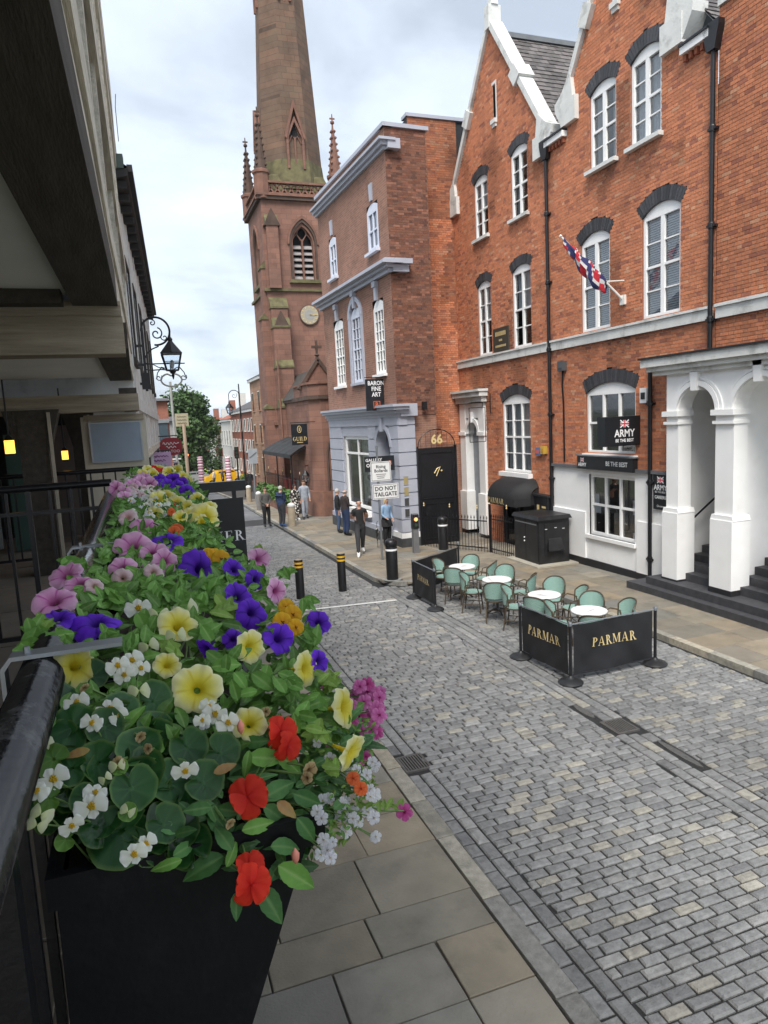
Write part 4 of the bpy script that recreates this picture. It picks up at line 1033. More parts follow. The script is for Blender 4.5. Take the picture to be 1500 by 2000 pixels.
# street-level wall and walkway floor
MB().box(-4.5, -.36, -3, 14, -.3, 2.55).build('lower_wall', mat('dark_shopfront', (.06, .06, .062), .6), tr)
MB().box(-4.5, -.30, -3, 14, 2.55, 2.72).build('walkway_floor', m_floor, tr)
for k in range(9):
    y0 = 1.0+k*1.1
    MB().box(-2.9, -.34, y0+.01, y0+1.09, 2.72, 2.735).build('flagstone', m_floor, tr)
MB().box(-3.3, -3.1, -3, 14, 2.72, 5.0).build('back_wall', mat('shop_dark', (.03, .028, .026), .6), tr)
# ceiling: plaster panels between the cross beams
MB().box(-3.2, -.32, -2, 4.78, 5.06, 5.1).build('soffit', m_soffit, tr)
MB().box(-3.2, -.06, 5.02, 8.1, 4.80, 4.84).build('soffit', m_soffit, tr)
MB().box(-3.2, .02, 8.45, 11.6, 4.56, 4.6).build('soffit', m_soffit, tr)
MB().box(-3.2, -.02, 4.78, 5.02, 4.70, 4.93).build('cross_beam', m_oakx, tr)
MB().box(-3.2, -.025, 4.76, 5.04, 4.93, 5.02).build('cross_plate', m_oakx, tr)
MB().box(-3.2, .05, 8.1, 8.4, 4.44, 4.62).build('cross_beam', m_oakx, tr)
MB().box(-3.2, -.35, 4.6, 4.75, 4.98, 5.06).build('cross_batten', m_oakd, tr)
# long beams along the street edge, undersides dark
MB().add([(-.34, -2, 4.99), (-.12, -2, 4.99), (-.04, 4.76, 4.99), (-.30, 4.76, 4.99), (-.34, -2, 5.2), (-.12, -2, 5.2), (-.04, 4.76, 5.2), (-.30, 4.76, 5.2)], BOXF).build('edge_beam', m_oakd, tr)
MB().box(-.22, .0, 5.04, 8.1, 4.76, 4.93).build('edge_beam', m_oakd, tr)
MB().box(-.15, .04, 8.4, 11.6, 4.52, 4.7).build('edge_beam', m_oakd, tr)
# posts of the Row
for (x, y, wd, zt) in ((-1.02, 8.15, .27, 4.48), (-.75, 10.6, .2, 4.5), (-2.2, 5.0, .27, 4.75)):
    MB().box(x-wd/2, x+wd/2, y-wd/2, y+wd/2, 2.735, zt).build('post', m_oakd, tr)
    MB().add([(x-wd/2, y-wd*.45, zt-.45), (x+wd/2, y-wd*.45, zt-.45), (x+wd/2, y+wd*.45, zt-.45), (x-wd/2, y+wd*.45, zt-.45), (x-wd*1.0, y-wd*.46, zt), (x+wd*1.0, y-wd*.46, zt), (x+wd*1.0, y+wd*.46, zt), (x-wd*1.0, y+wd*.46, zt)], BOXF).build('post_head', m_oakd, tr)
    MB().box(x+wd/2+.02, x+wd/2+.05, y-wd/2-.04, y-wd/2-.01, 2.735, zt-.03).build('conduit', mat('cream_conduit', (.42, .38, .3), .6), tr)
# timber front above: boards, recessed window strips and studs, each jettied a little further out
def xf(y): return -.11+.012*max(0, y)
def front_board(z0, z1, dx0, dx1, m, name, th=.12, y0=-2., y1=13.4):
    n = 9; mb = MB(); rr = random.Random(int(z0*100))
    ys = [y0+(y1-y0)*i/n for i in range(n+1)]; rings = []
    for y in ys:
        j = rr.uniform(-.006, .006); k = rr.uniform(-.008, .008)
        rings.append([(xf(y)+dx0+j-th, y, z0+k), (xf(y)+dx0+j, y, z0+k), (xf(y)+dx1+j, y, z1+k), (xf(y)+dx1+j-th, y, z1+k)])
    mb.loft(rings); mb.build(name, m, tr)
front_board(5.0, 5.22, .0, .004, m_oak, 'fascia_board')
front_board(5.235, 5.42, -.012, -.006, m_oak, 'fascia_board')
front_board(5.435, 5.60, .012, .016, m_oak, 'fascia_board')
front_board(5.62, 6.55, -.22, -.22, mat('recess_dark', (.035, .032, .03), .7), 'window_strip', .05)
front_board(6.55, 6.78, .03, .035, m_oak, 'sill_beam')
front_board(6.80, 7.05, .015, .02, m_oak, 'sill_beam')
front_board(7.05, 8.1, -.12, -.1, m_whiter, 'panel_strip', .05)
front_board(8.1, 8.35, .045, .05, m_oak, 'top_plate')
front_board(8.36, 8.6, .06, .07, m_oak, 'top_plate')
for k in range(12):
    y = -1.2+k*1.25
    if k % 3 != 0:
        MB().box(xf(y)-.2, xf(y)+.008, y, y+.22, 5.6, 6.56).build('stud', m_oak, tr)
    MB().box(xf(y)-.12, xf(y)+.03, y, y+.2, 7.05, 8.1).build('stud', m_oak, tr)
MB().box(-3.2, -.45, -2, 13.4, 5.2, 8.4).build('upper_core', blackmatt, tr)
# end wall with a notice board
MB().box(-.66, .12, 9.62, 9.8, 2.72, 4.42).build('end_wall', m_cream, tr)
MB().box(-.62, .10, 9.6, 9.618, 4.36, 4.44).build('end_frame', m_oakx, tr)
nb = thing('notice_board', 'blank grey blue notice board on the cream end wall of the walkway', 'notice board', (0, 0, 0))
MB().box(-.55, .04, 9.57, 9.595, 3.85, 4.33).build('board', mat('grey_blue_board', (.24, .29, .35), .35, .18, 3), nb)
f = MB(); f.box(-.57, .06, 9.565, 9.6, 4.33, 4.345); f.box(-.57, .06, 9.565, 9.6, 3.835, 3.85); f.box(-.57, -.55, 9.565, 9.6, 3.85, 4.33); f.box(.04, .06, 9.565, 9.6, 3.85, 4.33); f.build('frame', steel, nb)
# lit lamps deep in the walkway
m_lamp = mat('lamp_glow', (.9, .6, .15), .5, emit=(1.0, .5, .06, .9))
for i, (px, py, Y, hw, hh) in enumerate([(19, 873, 7.4, .038, .062), (127, 889, 8.9, .032, .05)]):
    c = at(px, py, 'y', Y)
    t = thing('wall_lantern', ['larger lit yellow lantern in the dark walkway at the left edge', 'smaller lit yellow lantern between the dark walkway posts'][i], 'lamp', tuple(c), 0, 'lit lanterns in the walkway')
    MB().box(-hw, hw, -hw, hw, -hh, hh).build('glow_panel', m_lamp, t)
    MB().lathe([(hw*1.5, hh+.001), (hw*.4, hh+.05)], n=4, ph=math.pi/4).build('cap', black, t)
    MB().lathe([(hw*1.4, -hh-.02), (hw*1.4, -hh-.001)], n=4, ph=math.pi/4).build('foot', black, t)
    MB().tube([(0, 0, hh+.05), (0, 0, 4.75-c.z)], .008, 6).build('hanger', black, t)
# dim shop fronts at the back of the walkway
for i, (x0, x1, y, z0, z1, mm) in enumerate([(-2.6, -1.75, 9.9, 2.8, 4.2, mat('shop_grey', (.20, .21, .2), .6)), (-1.6, -1.25, 9.9, 2.75, 4.25, mat('shop_green', (.05, .1, .08), .5)), (-1.15, -.7, 10.9, 2.75, 4.35, mat('shop_mauve', (.2, .16, .15), .6))]):
    MB().box(x0, x1, y, y+.06, z0, z1).build('shopfront_panel', mm, tr)
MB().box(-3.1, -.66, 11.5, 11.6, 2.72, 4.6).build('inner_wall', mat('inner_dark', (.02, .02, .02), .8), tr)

# ------------------------------------------------------------------ railings
def railing(label, p, q, z0, z1, sp=.13, mid=True, r=.009):
    t = thing('railing', label, 'railing', (p[0], p[1], z0), 0, 'black walkway railings')
    dx_, dy_ = q[0]-p[0], q[1]-p[1]; L = math.hypot(dx_, dy_); ex, ey = dx_/L, dy_/L
    MB().tube([(0, 0, z1-z0), (dx_, dy_, z1-z0)], .026, 8).build('top_rail', iron, t, smooth=50)
    if mid: MB().beam((0, 0, z1-z0-.17), (dx_, dy_, z1-z0-.17), .02, .026).build('mid_rail', iron, t)
    MB().beam((0, 0, .1), (dx_, dy_, .1), .02, .03).build('bottom_rail', iron, t)
    n = int(L/sp)
    for i in range(n+1):
        s = L*i/n; big = i % 7 == 0
        MB().box(ex*s-(.016 if big else r), ex*s+(.016 if big else r), ey*s-(.016 if big else r), ey*s+(.016 if big else r), 0.0 if big else .1, z1-z0-.02).build('baluster' if not big else 'railing_post', iron, t)
    return t
railing('black railing across the walkway just beyond the nearest flower boxes', (-2.6, 5.2), (-.2, 5.2), 2.735, 3.86)
railing('farther black railing below the grey notice board', (-2.0, 8.6), (.25, 8.6), 2.735, 3.78)
# the handrail that carries the flower boxes
th_ = thing('handrail', 'thick glossy black tubular handrail beside the nearest flower boxes', 'handrail', (-.215, 0, 2.735))
m_gloss = mat('gloss_black', (.008, .008, .009), .16, .3, 12, .12, 50, spec=.6, coat=.3, dirt=(.16, .16, .16, .5), dirtscale=16)
MB().tube([(0, .2, 1.0), (0, 5.2, 1.03)], .043, 16).build('rail', m_gloss, th_, smooth=True)
for y in (.62, .93, 2.4, 3.8, 5.15):
    MB().box(-.02, .02, y-.02, y+.02, 0, .98).build('railing_post', iron, th_)
for k in range(34):
    y = .7+k*.13
    if y > 1.0: MB().box(-.008, .008, y-.008, y+.008, .08, .97).build('baluster', iron, th_)
MB().box(-.012, .012, .3, 5.2, .06, .09).build('bottom_rail', iron, th_)
# steel strap hooked over the rail
for i, y in enumerate((1.43, 2.75)):
    t = thing('steel_bracket', ['grey steel strap hooked over the handrail beside the pale yellow petunia', 'grey steel strap on the handrail farther from the camera'][i], 'bracket', (-.215, y, 3.735), 0, 'planter brackets')
    s = MB(); s.v = []
    pr = [(-.058, -.05), (-.058, .034), (-.045, .052), (.15, .052), (.15, .060), (-.048, .060), (-.066, .038), (-.066, -.05)]
    s.prism(pr, -.02, .02); s.v = [(a, c, b) for a, b, c in s.v]; s.build('strap', steel, t)
    MB().lathe([(.006, 0), (.006, .012)], (-.02, 0, .06), 6).build('bolt', steel, t)

# ------------------------------------------------------------------ white rendered building beyond
tw = thing('rendered_building', 'white rendered building with dark overhanging eaves beyond the timber building', 'building', (0, 0, 0))
WP = Pl((.02, 11.6), (math.sin(R(2.9)), math.cos(R(2.9))), (math.cos(R(2.9)), -math.sin(R(2.9))))
LW = 13.5
MB(WP).box(0, LW, 3.85, 8.1, -2, 0).build('wall', m_whiter, tw)
for k in range(6):
    u = .5+k*2.2
    for (z0, z1) in ((5.4, 6.9),):
        MB(WP).box(u, u+.95, z0, z1, -.05, .012).build('window', mat('dim_pane', (.08, .085, .09), .15), tw)
        f = MB(WP); f.box(u-.08, u, z0-.08, z1+.08, 0, .035); f.box(u+.95, u+1.03, z0-.08, z1+.08, 0, .035); f.box(u, u+.95, z1, z1+.08, 0, .035); f.box(u-.1, u+1.05, z0-.1, z0, 0, .06); f.build('window_frame', m_oakd, tw)
for k in range(7):
    u = .2+k*2.15; MB(WP).box(u, u+.16, 3.85, 8.0, 0, .02).build('timber_stud', m_whiter, tw)
MB(WP).box(0, LW, 4.55, 4.75, 0, .05).build('string_board', m_whiter, tw)
MB(WP).box(0, LW, 3.7, 3.85, -1.8, .03).build('bressummer', m_oak, tw)
for k in range(8):
    u = .3+k*1.85; MB(WP).box(u, u+.18, 2.6, 3.7, -.2, .0).build('gallery_post', m_whiter if k % 2 else m_oakd, tw)
MB(WP).box(0, LW, -.5, 2.6, -2, -.05).build('lower_wall', mat('dark_shopfront2', (.05, .05, .052), .6), tw)
MB(WP).box(0, LW, 2.6, 3.7, -2.2, -1.6).build('gallery_back', dark, tw)
m_eave = mat('dark_eaves', (.03, .028, .028), .7)
e = MB(WP); e.add([(-.1, 7.95, 0), (LW, 7.95, 0), (LW, 8.0, .2), (-.1, 8.0, .2), (-.1, 8.12, 0), (LW, 8.12, 0), (LW, 8.1, .22), (-.1, 8.1, .22)], BOXF); e.build('eaves', m_eave, tw)
MB(WP).box(-.1, LW, 8.06, 8.16, .2, .28).build('gutter', m_eave, tw)
for k in range(22):
    MB(WP).box(k*.62, k*.62+.1, 7.86, 7.96, 0, .17).build('eaves_bracket', m_eave, tw)
MB(WP).add([(-.1, 8.1, .26), (LW, 8.1, .26), (LW, 9.6, -2), (-.1, 9.6, -2)], [(0, 1, 2, 3)]).build('roof', mat('dark_tiles', (.05, .045, .042), .8, .3, 6), tw)
c = WP(-.0, 0)
MB(WP).box(-.12, .06, 8.1, 8.3, -.3, .16).build('end_parapet', mat('green_lead', (.09, .12, .11), .8), tw)
MB(WP).tube([(.5, 8.7, .1), (.5, 9.2, .1), (.52, 9.4, .12)], .006, 5).build('aerial', iron, tw)

# ------------------------------------------------------------------ wrought-iron lantern on a wall bracket
def spiral(c, r0_, r1_, a0, a1, n=22): return [(c[0]+(r0_+(r1_-r0_)*i/n)*math.cos(a0+(a1-a0)*i/n), c[1], c[2]+(r0_+(r1_-r0_)*i/n)*math.sin(a0+(a1-a0)*i/n)) for i in range(n+1)]
m_lglass = glass_mat('lantern_glass', refl=.06)
def lantern(t, x, z, s=1.0):
    """hanging street lantern: hood, four tapering panes and frame, finial; top ring at (x,0,z)"""
    MB().tube([(x, 0, z), (x, 0, z-.16*s)], .013*s, 6).build('stem', iron, t)
    MB().lathe([(.03*s, z-.16*s), (.05*s, z-.2*s), (.04*s, z-.23*s), (.09*s, z-.30*s), (.20*s, z-.44*s), (.215*s, z-.46*s), (.20*s, z-.475*s), (.10*s, z-.465*s)], (x, 0, 0), 8).build('hood', black, t)
    zt, zb = z-.475*s, z-.80*s
    top = [(.185*s*a, .185*s*b) for a, b in ((-1, -1), (1, -1), (1, 1), (-1, 1))]; bot = [(p[0]*.6, p[1]*.6) for p in top]
    f = MB()
    for i in range(4):
        j = (i+1) % 4
        f.beam((x+top[i][0], top[i][1], zt), (x+bot[i][0], bot[i][1], zb), .018*s, .018*s)
        f.beam((x+bot[i][0], bot[i][1], zb), (x+bot[j][0], bot[j][1], zb), .02*s, .02*s); f.beam((x+top[i][0], top[i][1], zt), (x+top[j][0], top[j][1], zt), .02*s, .02*s)
        m1 = ((top[i][0]+bot[i][0])/2, (top[i][1]+bot[i][1])/2); m2 = ((top[j][0]+bot[j][0])/2, (top[j][1]+bot[j][1])/2); zm = (zt+zb)/2
        f.beam((x+m1[0], m1[1], zm), (x+m2[0], m2[1], zm), .012*s, .012*s)
    f.build('lantern_frame', iron, t)
    for i in range(4):
        j = (i+1) % 4
        MB().add([(x+top[i][0]*.97, top[i][1]*.97, zt), (x+top[j][0]*.97, top[j][1]*.97, zt), (x+bot[j][0]*.97, bot[j][1]*.97, zb), (x+bot[i][0]*.97, bot[i][1]*.97, zb)], [(0, 1, 2, 3)]).build('pane', m_lglass, t)
    MB().lathe([(.05*s, zb-.01), (.07*s, zb-.03*s), (.02*s, zb-.08*s), (.03*s, zb-.1*s), (.008*s, zb-.18*s)], (x, 0, 0), 8).build('finial', iron, t)
    MB().lathe([(.02*s, zb+.02), (.035*s, zb+.08*s), (.05*s, zb+.14*s), (.02*s, zb+.2*s)], (x, 0, 0), 8).build('lamp', mat('lamp_opal', (.6, .6, .58), .4), t)
tl = thing('street_lantern', 'black wrought iron lantern hanging from a scrolled bracket on the left', 'lantern', (.22, 12.0, 4.9))
MB().box(-.02, .02, -.02, .02, -.05, .95).build('wall_bar', iron, tl)
cr = (.21, 0, .9); 
MB().tube([(cr[0]+.22*math.cos(a), 0, cr[2]+.22*math.sin(a)) for a in [math.pi-i*math.pi*1.55/26 for i in range(27)]], .017, 7).build('scroll_arm', iron, tl)
MB().tube(spiral((.22, 0, .86), .02, .10, 0, 4.4*math.pi/2*1.1), .011, 6).build('scroll', iron, tl)
MB().tube(spiral((.17, 0, 1.03), .01, .05, 1, 8), .009, 6).build('scroll', iron, tl)
MB().tube(spiral((.34, 0, .8), .01, .06, 3, -4), .009, 6).build('scroll', iron, tl)
MB().tube([(0, 0, .45), (.06, 0, .56), (.14, 0, .62), (.24, 0, .66)], .011, 6).build('brace', iron, tl)
MB().tube([(0, 0, .30), (.1, 0, .28), (.25, 0, .29), (.34, 0, .28)], .01, 6).build('brace', iron, tl)
MB().tube([(0, 0, .4), (.12, 0, .38), (.2, 0, .33), (.3, 0, .3)], .008, 6).build('brace', iron, tl)
MB().tube([(.43, 0, .88), (.425, 0, .76)], .012, 6).build('drop', iron, tl)
lantern(tl, .425, .93, .82)
for k in range(3):
    MB().box(-.1, .02, -.015, .015, .05+k*.3, .09+k*.3).build('wall_fixing', iron, tl)
MB().box(-.07, .06, -.05, .05, -.02, .24).build('junction_box', black, tl)
# ------------------------------------------------------------------ hanging sign: an empty oval scroll frame
c = at(335, 742, 'y', 15.5)
to_ = thing('oval_sign_frame', 'pale oval ring with heart notch under black scrollwork hanging from the left', 'sign', tuple(c))
m_ring = mat('pale_ring', (.42, .40, .36), .6)
ring = [(.21*math.cos(a), 0, .135*math.sin(a)-(.05*math.exp(-((a-math.pi/2)/.22)**2))) for a in [2*math.pi*i/40 for i in range(41)]]
MB().tube(ring, .018, 6).build('oval_ring', m_ring, to_)
for sg in (-1, 1):
    MB().tube([(sg*.03, 0, .18), (sg*.1, 0, .24), (sg*.18, 0, .27), (sg*.22, 0, .22)], .012, 5).build('scroll', iron, to_)
    MB().tube(spiral((sg*.25, 0, .05), .015, .07, 0, 7), .01, 5).build('scroll', iron, to_)
    MB().tube([(sg*.2, 0, .24), (sg*.27, 0, .15), (sg*.3, 0, .02)], .011, 5).build('scroll', iron, to_)
MB().tube([(0, 0, .13), (0, 0, .32)], .012, 5).build('hanger', iron, to_)
MB().tube([(-.85, 0, .34), (.3, 0, .34)], .014, 5).build('arm', iron, to_)

# ------------------------------------------------------------------ serif lettering strokes (PARMAR, MER, GUILD ...)
def serif(ch):
    """list of polygons in a unit-high box; returns (polys, width)"""
    V = lambda x, w_=.17: [(x, 0), (x+w_, 0), (x+w_, 1), (x, 1)]
    S_ = lambda x0, x1, y: [(x0, y), (x1, y), (x1, y+.045), (x0, y+.045)]
    def bowl(x, y0, y1, rx, t=.17, n=9):
        cy, ry = (y0+y1)/2, (y1-y0)/2; P = []
        for i in range(n):
            a0, a1 = -math.pi/2+math.pi*i/n, -math.pi/2+math.pi*(i+1)/n
            f_ = lambda a, k: (x+(rx-k*t)*math.cos(a), cy+(ry-k*.06)*math.sin(a))
            P.append([f_(a0, 0), f_(a1, 0), f_(a1, 1), f_(a0, 1)])
        return P
    if ch == 'P': return [V(.1), S_(.0, .37, 0), S_(.0, .3, .955)]+bowl(.27, .45, 1, .38), .68
    if ch == 'R': return [V(.1), S_(.0, .37, 0), S_(.0, .3, .955)]+bowl(.27, .47, 1, .36)+[[(.36, .5), (.5, .5), (.86, 0), (.68, 0)], S_(.62, .95, 0)], .92
    if ch == 'A': return [[(.08, 0), (.14, 0), (.46, 1), (.40, 1)], [(.40, 1), (.5, 1), (.84, 0), (.66, 0)], [(.2, .3), (.68, .3), (.68, .36), (.2, .36)], S_(0, .26, 0), S_(.56, .94, 0)], .94
    if ch == 'M': return [[(.1, 0), (.15, 0), (.15, 1), (.1, 1)], [(.1, 1), (.28, 1), (.6, .12), (.5, .02)], [(.5, .02), (.55, .02), (.9, 1), (.84, 1)], V(.86), S_(0, .26, 0), S_(.76, 1.13, 0), S_(0, .2, .955), S_(.9, 1.13, .955)], 1.13
    if ch == 'E': return [V(.1), S_(0, .68, 0), S_(0, .66, .955), [(.27, .48), (.5, .48), (.5, .53), (.27, .53)], [(.63, 0), (.68, 0), (.7, .26), (.66, .26)], [(.62, 1), (.66, 1), (.66, .76), (.63, .76)], [(.47, .38), (.5, .38), (.5, .63), (.47, .63)]], .72
    if ch == 'I': return [V(.1), S_(0, .37, 0), S_(0, .37, .955)], .38
    if ch == 'L': return [V(.1), S_(0, .64, 0), S_(0, .37, .955), [(.6, 0), (.64, 0), (.67, .28), (.63, .28)]], .66
    if ch == 'D': return [V(.1), S_(0, .3, 0), S_(0, .3, .955)]+bowl(.27, 0, 1, .5), .84
    if ch == 'U': return [[(.1, .25), (.26, .25), (.26, 1), (.1, 1)], [(.7, .25), (.75, .25), (.75, 1), (.7, 1)], S_(0, .36, .955), S_(.6, .86, .955), [(.1, .25), (.26, .25), (.32, .1), (.2, .05)], [(.2, .05), (.32, .1), (.55, .08), (.5, 0), (.36, -.01)], [(.55, .08), (.7, .25), (.75, .25), (.66, .07), (.5, 0)]], .88
    if ch == 'G': return [[(p[0]*-1+.5, p[1]) for p in q] for q in bowl(.0, 0, 1, .44)]+[[(.5, 0), (.72, .1), (.72, .16), (.5, .06)], [(.5, .94), (.72, .84), (.76, .72), (.72, .72), (.66, .86), (.5, 1)], [(.62, .06), (.76, .1), (.76, .42), (.62, .42)], S_(.52, .86, .42)], .86
    return [], .4
def serif_text(txt, h, m, parent, T, u, v, d, gap=.1, sx=1.0, name='lettering', rise=0.0, bend=None):
    W = sum(serif(c)[1] for c in txt)+gap*(len(txt)-1); x = -W/2; mb = MB(T)
    for c in txt:
        P, w_ = serif(c)
        for q in P:
            pts = [(u+(x+p[0])*h*sx, v+(p[1]-.5)*h+rise*(x+p[0])*h, d if bend is None else d+bend(u+(x+p[0])*h*sx, v+(p[1]-.5)*h)) for p in q]
            mb.add(pts, [tuple(range(len(pts)))])
        x += w_+gap
    return mb.build(name, m, parent, fix=False)

# ------------------------------------------------------------------ black hanging sign over the street
ts = thing('hanging_sign', 'black hanging sign ending in white letters MER behind the flowers', 'sign', (0, 0, 0))
SP = Pl((0, 7.0), (1, 0), (0, -1))
MB(SP).box(.02, .945, 2.6, 3.50, -.03, .0).build('board', mat('sign_black', (.012, .012, .014), .4), ts)
serif_text('MER', .105, lettering, ts, SP, .765, 3.12, .004, gap=.2, sx=1.02)
MB(SP).box(-.15, .98, 3.57, 3.67, -.06, .02).build('arm', black, ts)
for u in (.12, .86):
    m_ = MB(SP); m_.lathe([(.012, 3.5), (.03, 3.52), (.03, 3.55), (.012, 3.57)], (u, 0, 0), 8); m_.v = [(SP(u, 0)[0]+(p[0]-SP(u, 0)[0]), p[1], p[2]) for p in m_.v]
    MB(SP).box(u-.02, u+.02, 3.5, 3.57, -.03, 0).build('hook', iron, ts)
MB(SP).prism([(.5, 3.57), (.62, 3.57), (.59, 3.5), (.53, 3.5)], -.03, .01).build('hanger_plate', iron, ts)
# ================================================================== STREET FURNITURE, SIGNS, CAFE
def S3(x, y): return (x, y, gz(y))
FF = flipT(FAC)
# ------------------------------------------------------------------ bollards
m_bol = mat('bollard_black', (.012, .012, .013), .38, .2, 8, .05, 60)
m_yel = mat('reflective_yellow', (.75, .42, .02), .4, .08, 20)
for i, (x, y) in enumerate([(3.42, 16.35), (4.55, 16.55)]):
    t = thing('rising_bollard', ['black rising bollard with yellow bands in the carriageway, left one', 'black rising bollard with yellow bands nearer the right hand kerb'][i], 'bollard', S3(x, y), 0, 'rising bollards with yellow bands')
    MB().lathe([(.105, .0), (.105, .97), (.095, .99)], n=20).build('shaft', m_bol, t, smooth=40)
    for z in (.80, .89): MB().lathe([(.107, z), (.107, z+.045)], n=20).build('yellow_band', m_yel, t, smooth=40)
    MB().lathe([(.09, .985), (.0905, .996), (.02, .997)], n=20).build('top', mat('bollard_top', (.35, .27, .16), .5), t)
    MB().lathe([(.16, .012), (.16, .02), (.107, .021)], n=20).build('collar', mat('concrete', (.22, .22, .21), .8, .2, 8), t)
for i, (x, y, z_) in enumerate([(5.98, 16.75, .1), (8.9, 19.95, .1)]):
    t = thing('bollard', ['large black bollard with white band at the pavement corner', 'large black bollard with white band by the iron railings'][i], 'bollard', (x, y, gz(y)+z_), 0, 'large black bollards with a white band')
    MB().lathe([(.155, 0), (.155, .86), (.145, .88)], n=24).build('shaft', m_bol, t, smooth=40)
    MB().lathe([(.15, .88), (.165, .9), (.165, .98), (.15, 1.04), (.1, 1.08), (.001, 1.1)], n=24).build('cap', m_bol, t, smooth=40)
    MB().lathe([(.158, .78), (.158, .83)], n=24).build('white_band', lettering, t, smooth=40)
    MB().lathe([(.24, .003), (.24, .012), (.15, .014)], n=20).build('concrete_collar', MATS['concrete'], t)
m_stonebol = mat('stone_bollard', (.30, .25, .18), .9, .2, 5, .3, 30)
for i, (px, py, hh, wd) in enumerate([(571, 1027, .95, .17), (487, 980, .95, .16), (507, 996, .95, .14)]):
    # feet on the pavement
    d = fw + rt*((px-750)/FPX) - up*((py-1000)/FPX); z = -.2
    for _ in range(12): q = CAM+d*((z-CAM.z)/d.z); z = gz(q.y)+.1
    t = thing('stone_bollard', ['pale stone bollard with white cap beside the man in the blue jacket', 'small far stone bollard by the kerb below the church', 'stone bollard behind the man in the grey jumper'][i], 'bollard', (q.x, q.y, z), 0, 'stone bollards along the right pavement')
    MB().lathe([(wd, 0), (wd, .84), (wd*.95, .86)], n=12).build('shaft', m_stonebol if i != 2 else mat('grey_stone', (.16, .15, .14), .9, .2, 6), t, smooth=40)
    MB().lathe([(wd*1.08, .86), (wd*1.08, .93), (wd*.6, .99), (.001, 1.02)], n=12).build('cap', whitestone, t, smooth=40)
# ------------------------------------------------------------------ sign post
SY = 19.45; SPP = Pl((0, SY), (1, 0), (0, -1))
b0 = at(748, 1100, 'y', SY); tp = at(733, 893, 'y', SY)
t = thing('sign_post', 'grey sign post with two white plates warning of rising bollards and tailgating', 'sign', (0, 0, 0))
MB().tube([(b0.x, SY+.04, gz(SY)+.1), (b0.x, SY+.04, 3.4)], .035, 10).build('pole', steel, t, smooth=50)
m_plate = mat('sign_white', (.72, .72, .71), .4, .03, 4); m_ink = mat('sign_ink', (.02, .02, .02), .5)
def plate(x0, y0, x1, y1, name='plate'):
    a, b = at(x0, y0, 'y', SY), at(x1, y1, 'y', SY); cx_, cz = (a.x+b.x)/2, (a.z+b.z)/2; W, H = abs(b.x-a.x), abs(a.z-b.z)
    MB(SPP).box(cx_-W/2, cx_+W/2, cz-H/2, cz+H/2, -.01, .012).build(name, m_plate, t)
    f = MB(SPP); e_ = .012; g_ = .02
    for q in ((cx_-W/2+g_, cx_+W/2-g_, cz+H/2-g_-e_, cz+H/2-g_), (cx_-W/2+g_, cx_+W/2-g_, cz-H/2+g_, cz-H/2+g_+e_), (cx_-W/2+g_, cx_-W/2+g_+e_, cz-H/2+g_+e_, cz+H/2-g_-e_), (cx_+W/2-g_-e_, cx_+W/2-g_, cz-H/2+g_+e_, cz+H/2-g_-e_)): f.box(*q, .0125, .0135)
    f.build('border', m_ink, t); return cx_, cz, W, H
cx_, cz, W, H = plate(723, 903, 764, 938)
for k, s_ in enumerate(['Rising', 'Bollards']): text(s_, .13, m_ink, t, SPP, cx_, cz+.14-k*.12, .016, bold=.002)
for k in range(3): text(['Wait for', 'green light', 'to proceed'][k], .062, m_ink, t, SPP, cx_, cz-.08-k*.06, .016) if False else MB(SPP).box(cx_-.16+.02*k, cx_+.16-.03*k, cz-.1-k*.055, cz-.075-k*.055, .0125, .014).build('small_print', mat('print_grey', (.25, .25, .25), .6), t)
cx_, cz, W, H = plate(727, 947, 779, 972)
text('DO NOT', .17, m_ink, t, SPP, cx_, cz+.085, .016, bold=.004); text('TAILGATE', .17, m_ink, t, SPP, cx_, cz-.085, .016, bold=.004, sx=.92)
# ------------------------------------------------------------------ signal post for the bollards
c = at(813, 1085, 'y', 20.0)
t = thing('signal_post', 'short grey control post with a red signal light', 'signal', (c.x, 20.0, gz(20)+.1))
MB().box(-.09, .09, -.08, .08, 0, 1.25).build('pedestal', mat('grey_box', (.14, .14, .145), .5, .1, 5), t)
MB().box(-.10, .10, -.1, .08, .78, 1.22).build('signal_head', black, t)
for z, mm in ((1.08, mat('red_lamp', (.6, .05, .03), .3, emit=(1, .12, .04, 3.0))), (.9, mat('off_lamp', (.03, .05, .03), .3))):
    disc(Pl((0, -.1), (1, 0), (0, -1)), 0, z, .055, 0, .02, 16).build('lamp', mm, t)
# ------------------------------------------------------------------ electrical cabinet
t = thing('utility_cabinet', 'large black steel utility cabinet against the white wall', 'cabinet', (9.95, 16.0, gz(16.6)+.1))
m_cab = mat('cabinet_black', (.014, .014, .015), .42, .25, 4, .1, 40, dirt=(.05, .05, .05, .4), dirtscale=4)
MB().box(-.2, 1.2, -.25, 1.45, -.05, .05).build('concrete_base', mat('pale_concrete', (.36, .33, .27), .85, .15, 6), t)
MB().box(.02, .98, .02, 1.3, .05, 1.26).build('body', m_cab, t)
MB().add([(-.04, -.04, 1.26), (1.04, -.04, 1.26), (1.04, 1.36, 1.26), (-.04, 1.36, 1.26), (-.0, -.0, 1.36), (1.0, -.0, 1.36), (1.0, 1.32, 1.36), (-.0, 1.32, 1.36)], BOXF).build('lid', m_cab, t)
MB().box(0, .02, .05, .66, .12, 1.22).build('door', m_cab, t); MB().box(.0, .02, .68, 1.27, .12, 1.22).build('door', m_cab, t)
MB().box(-.012, .0, .1, 1.2, 1.12, 1.15).build('edge_trim', steel, t)
MB().box(.2, .8, -.0, .02, .3, 1.15).build('side_panel', m_cab, t)
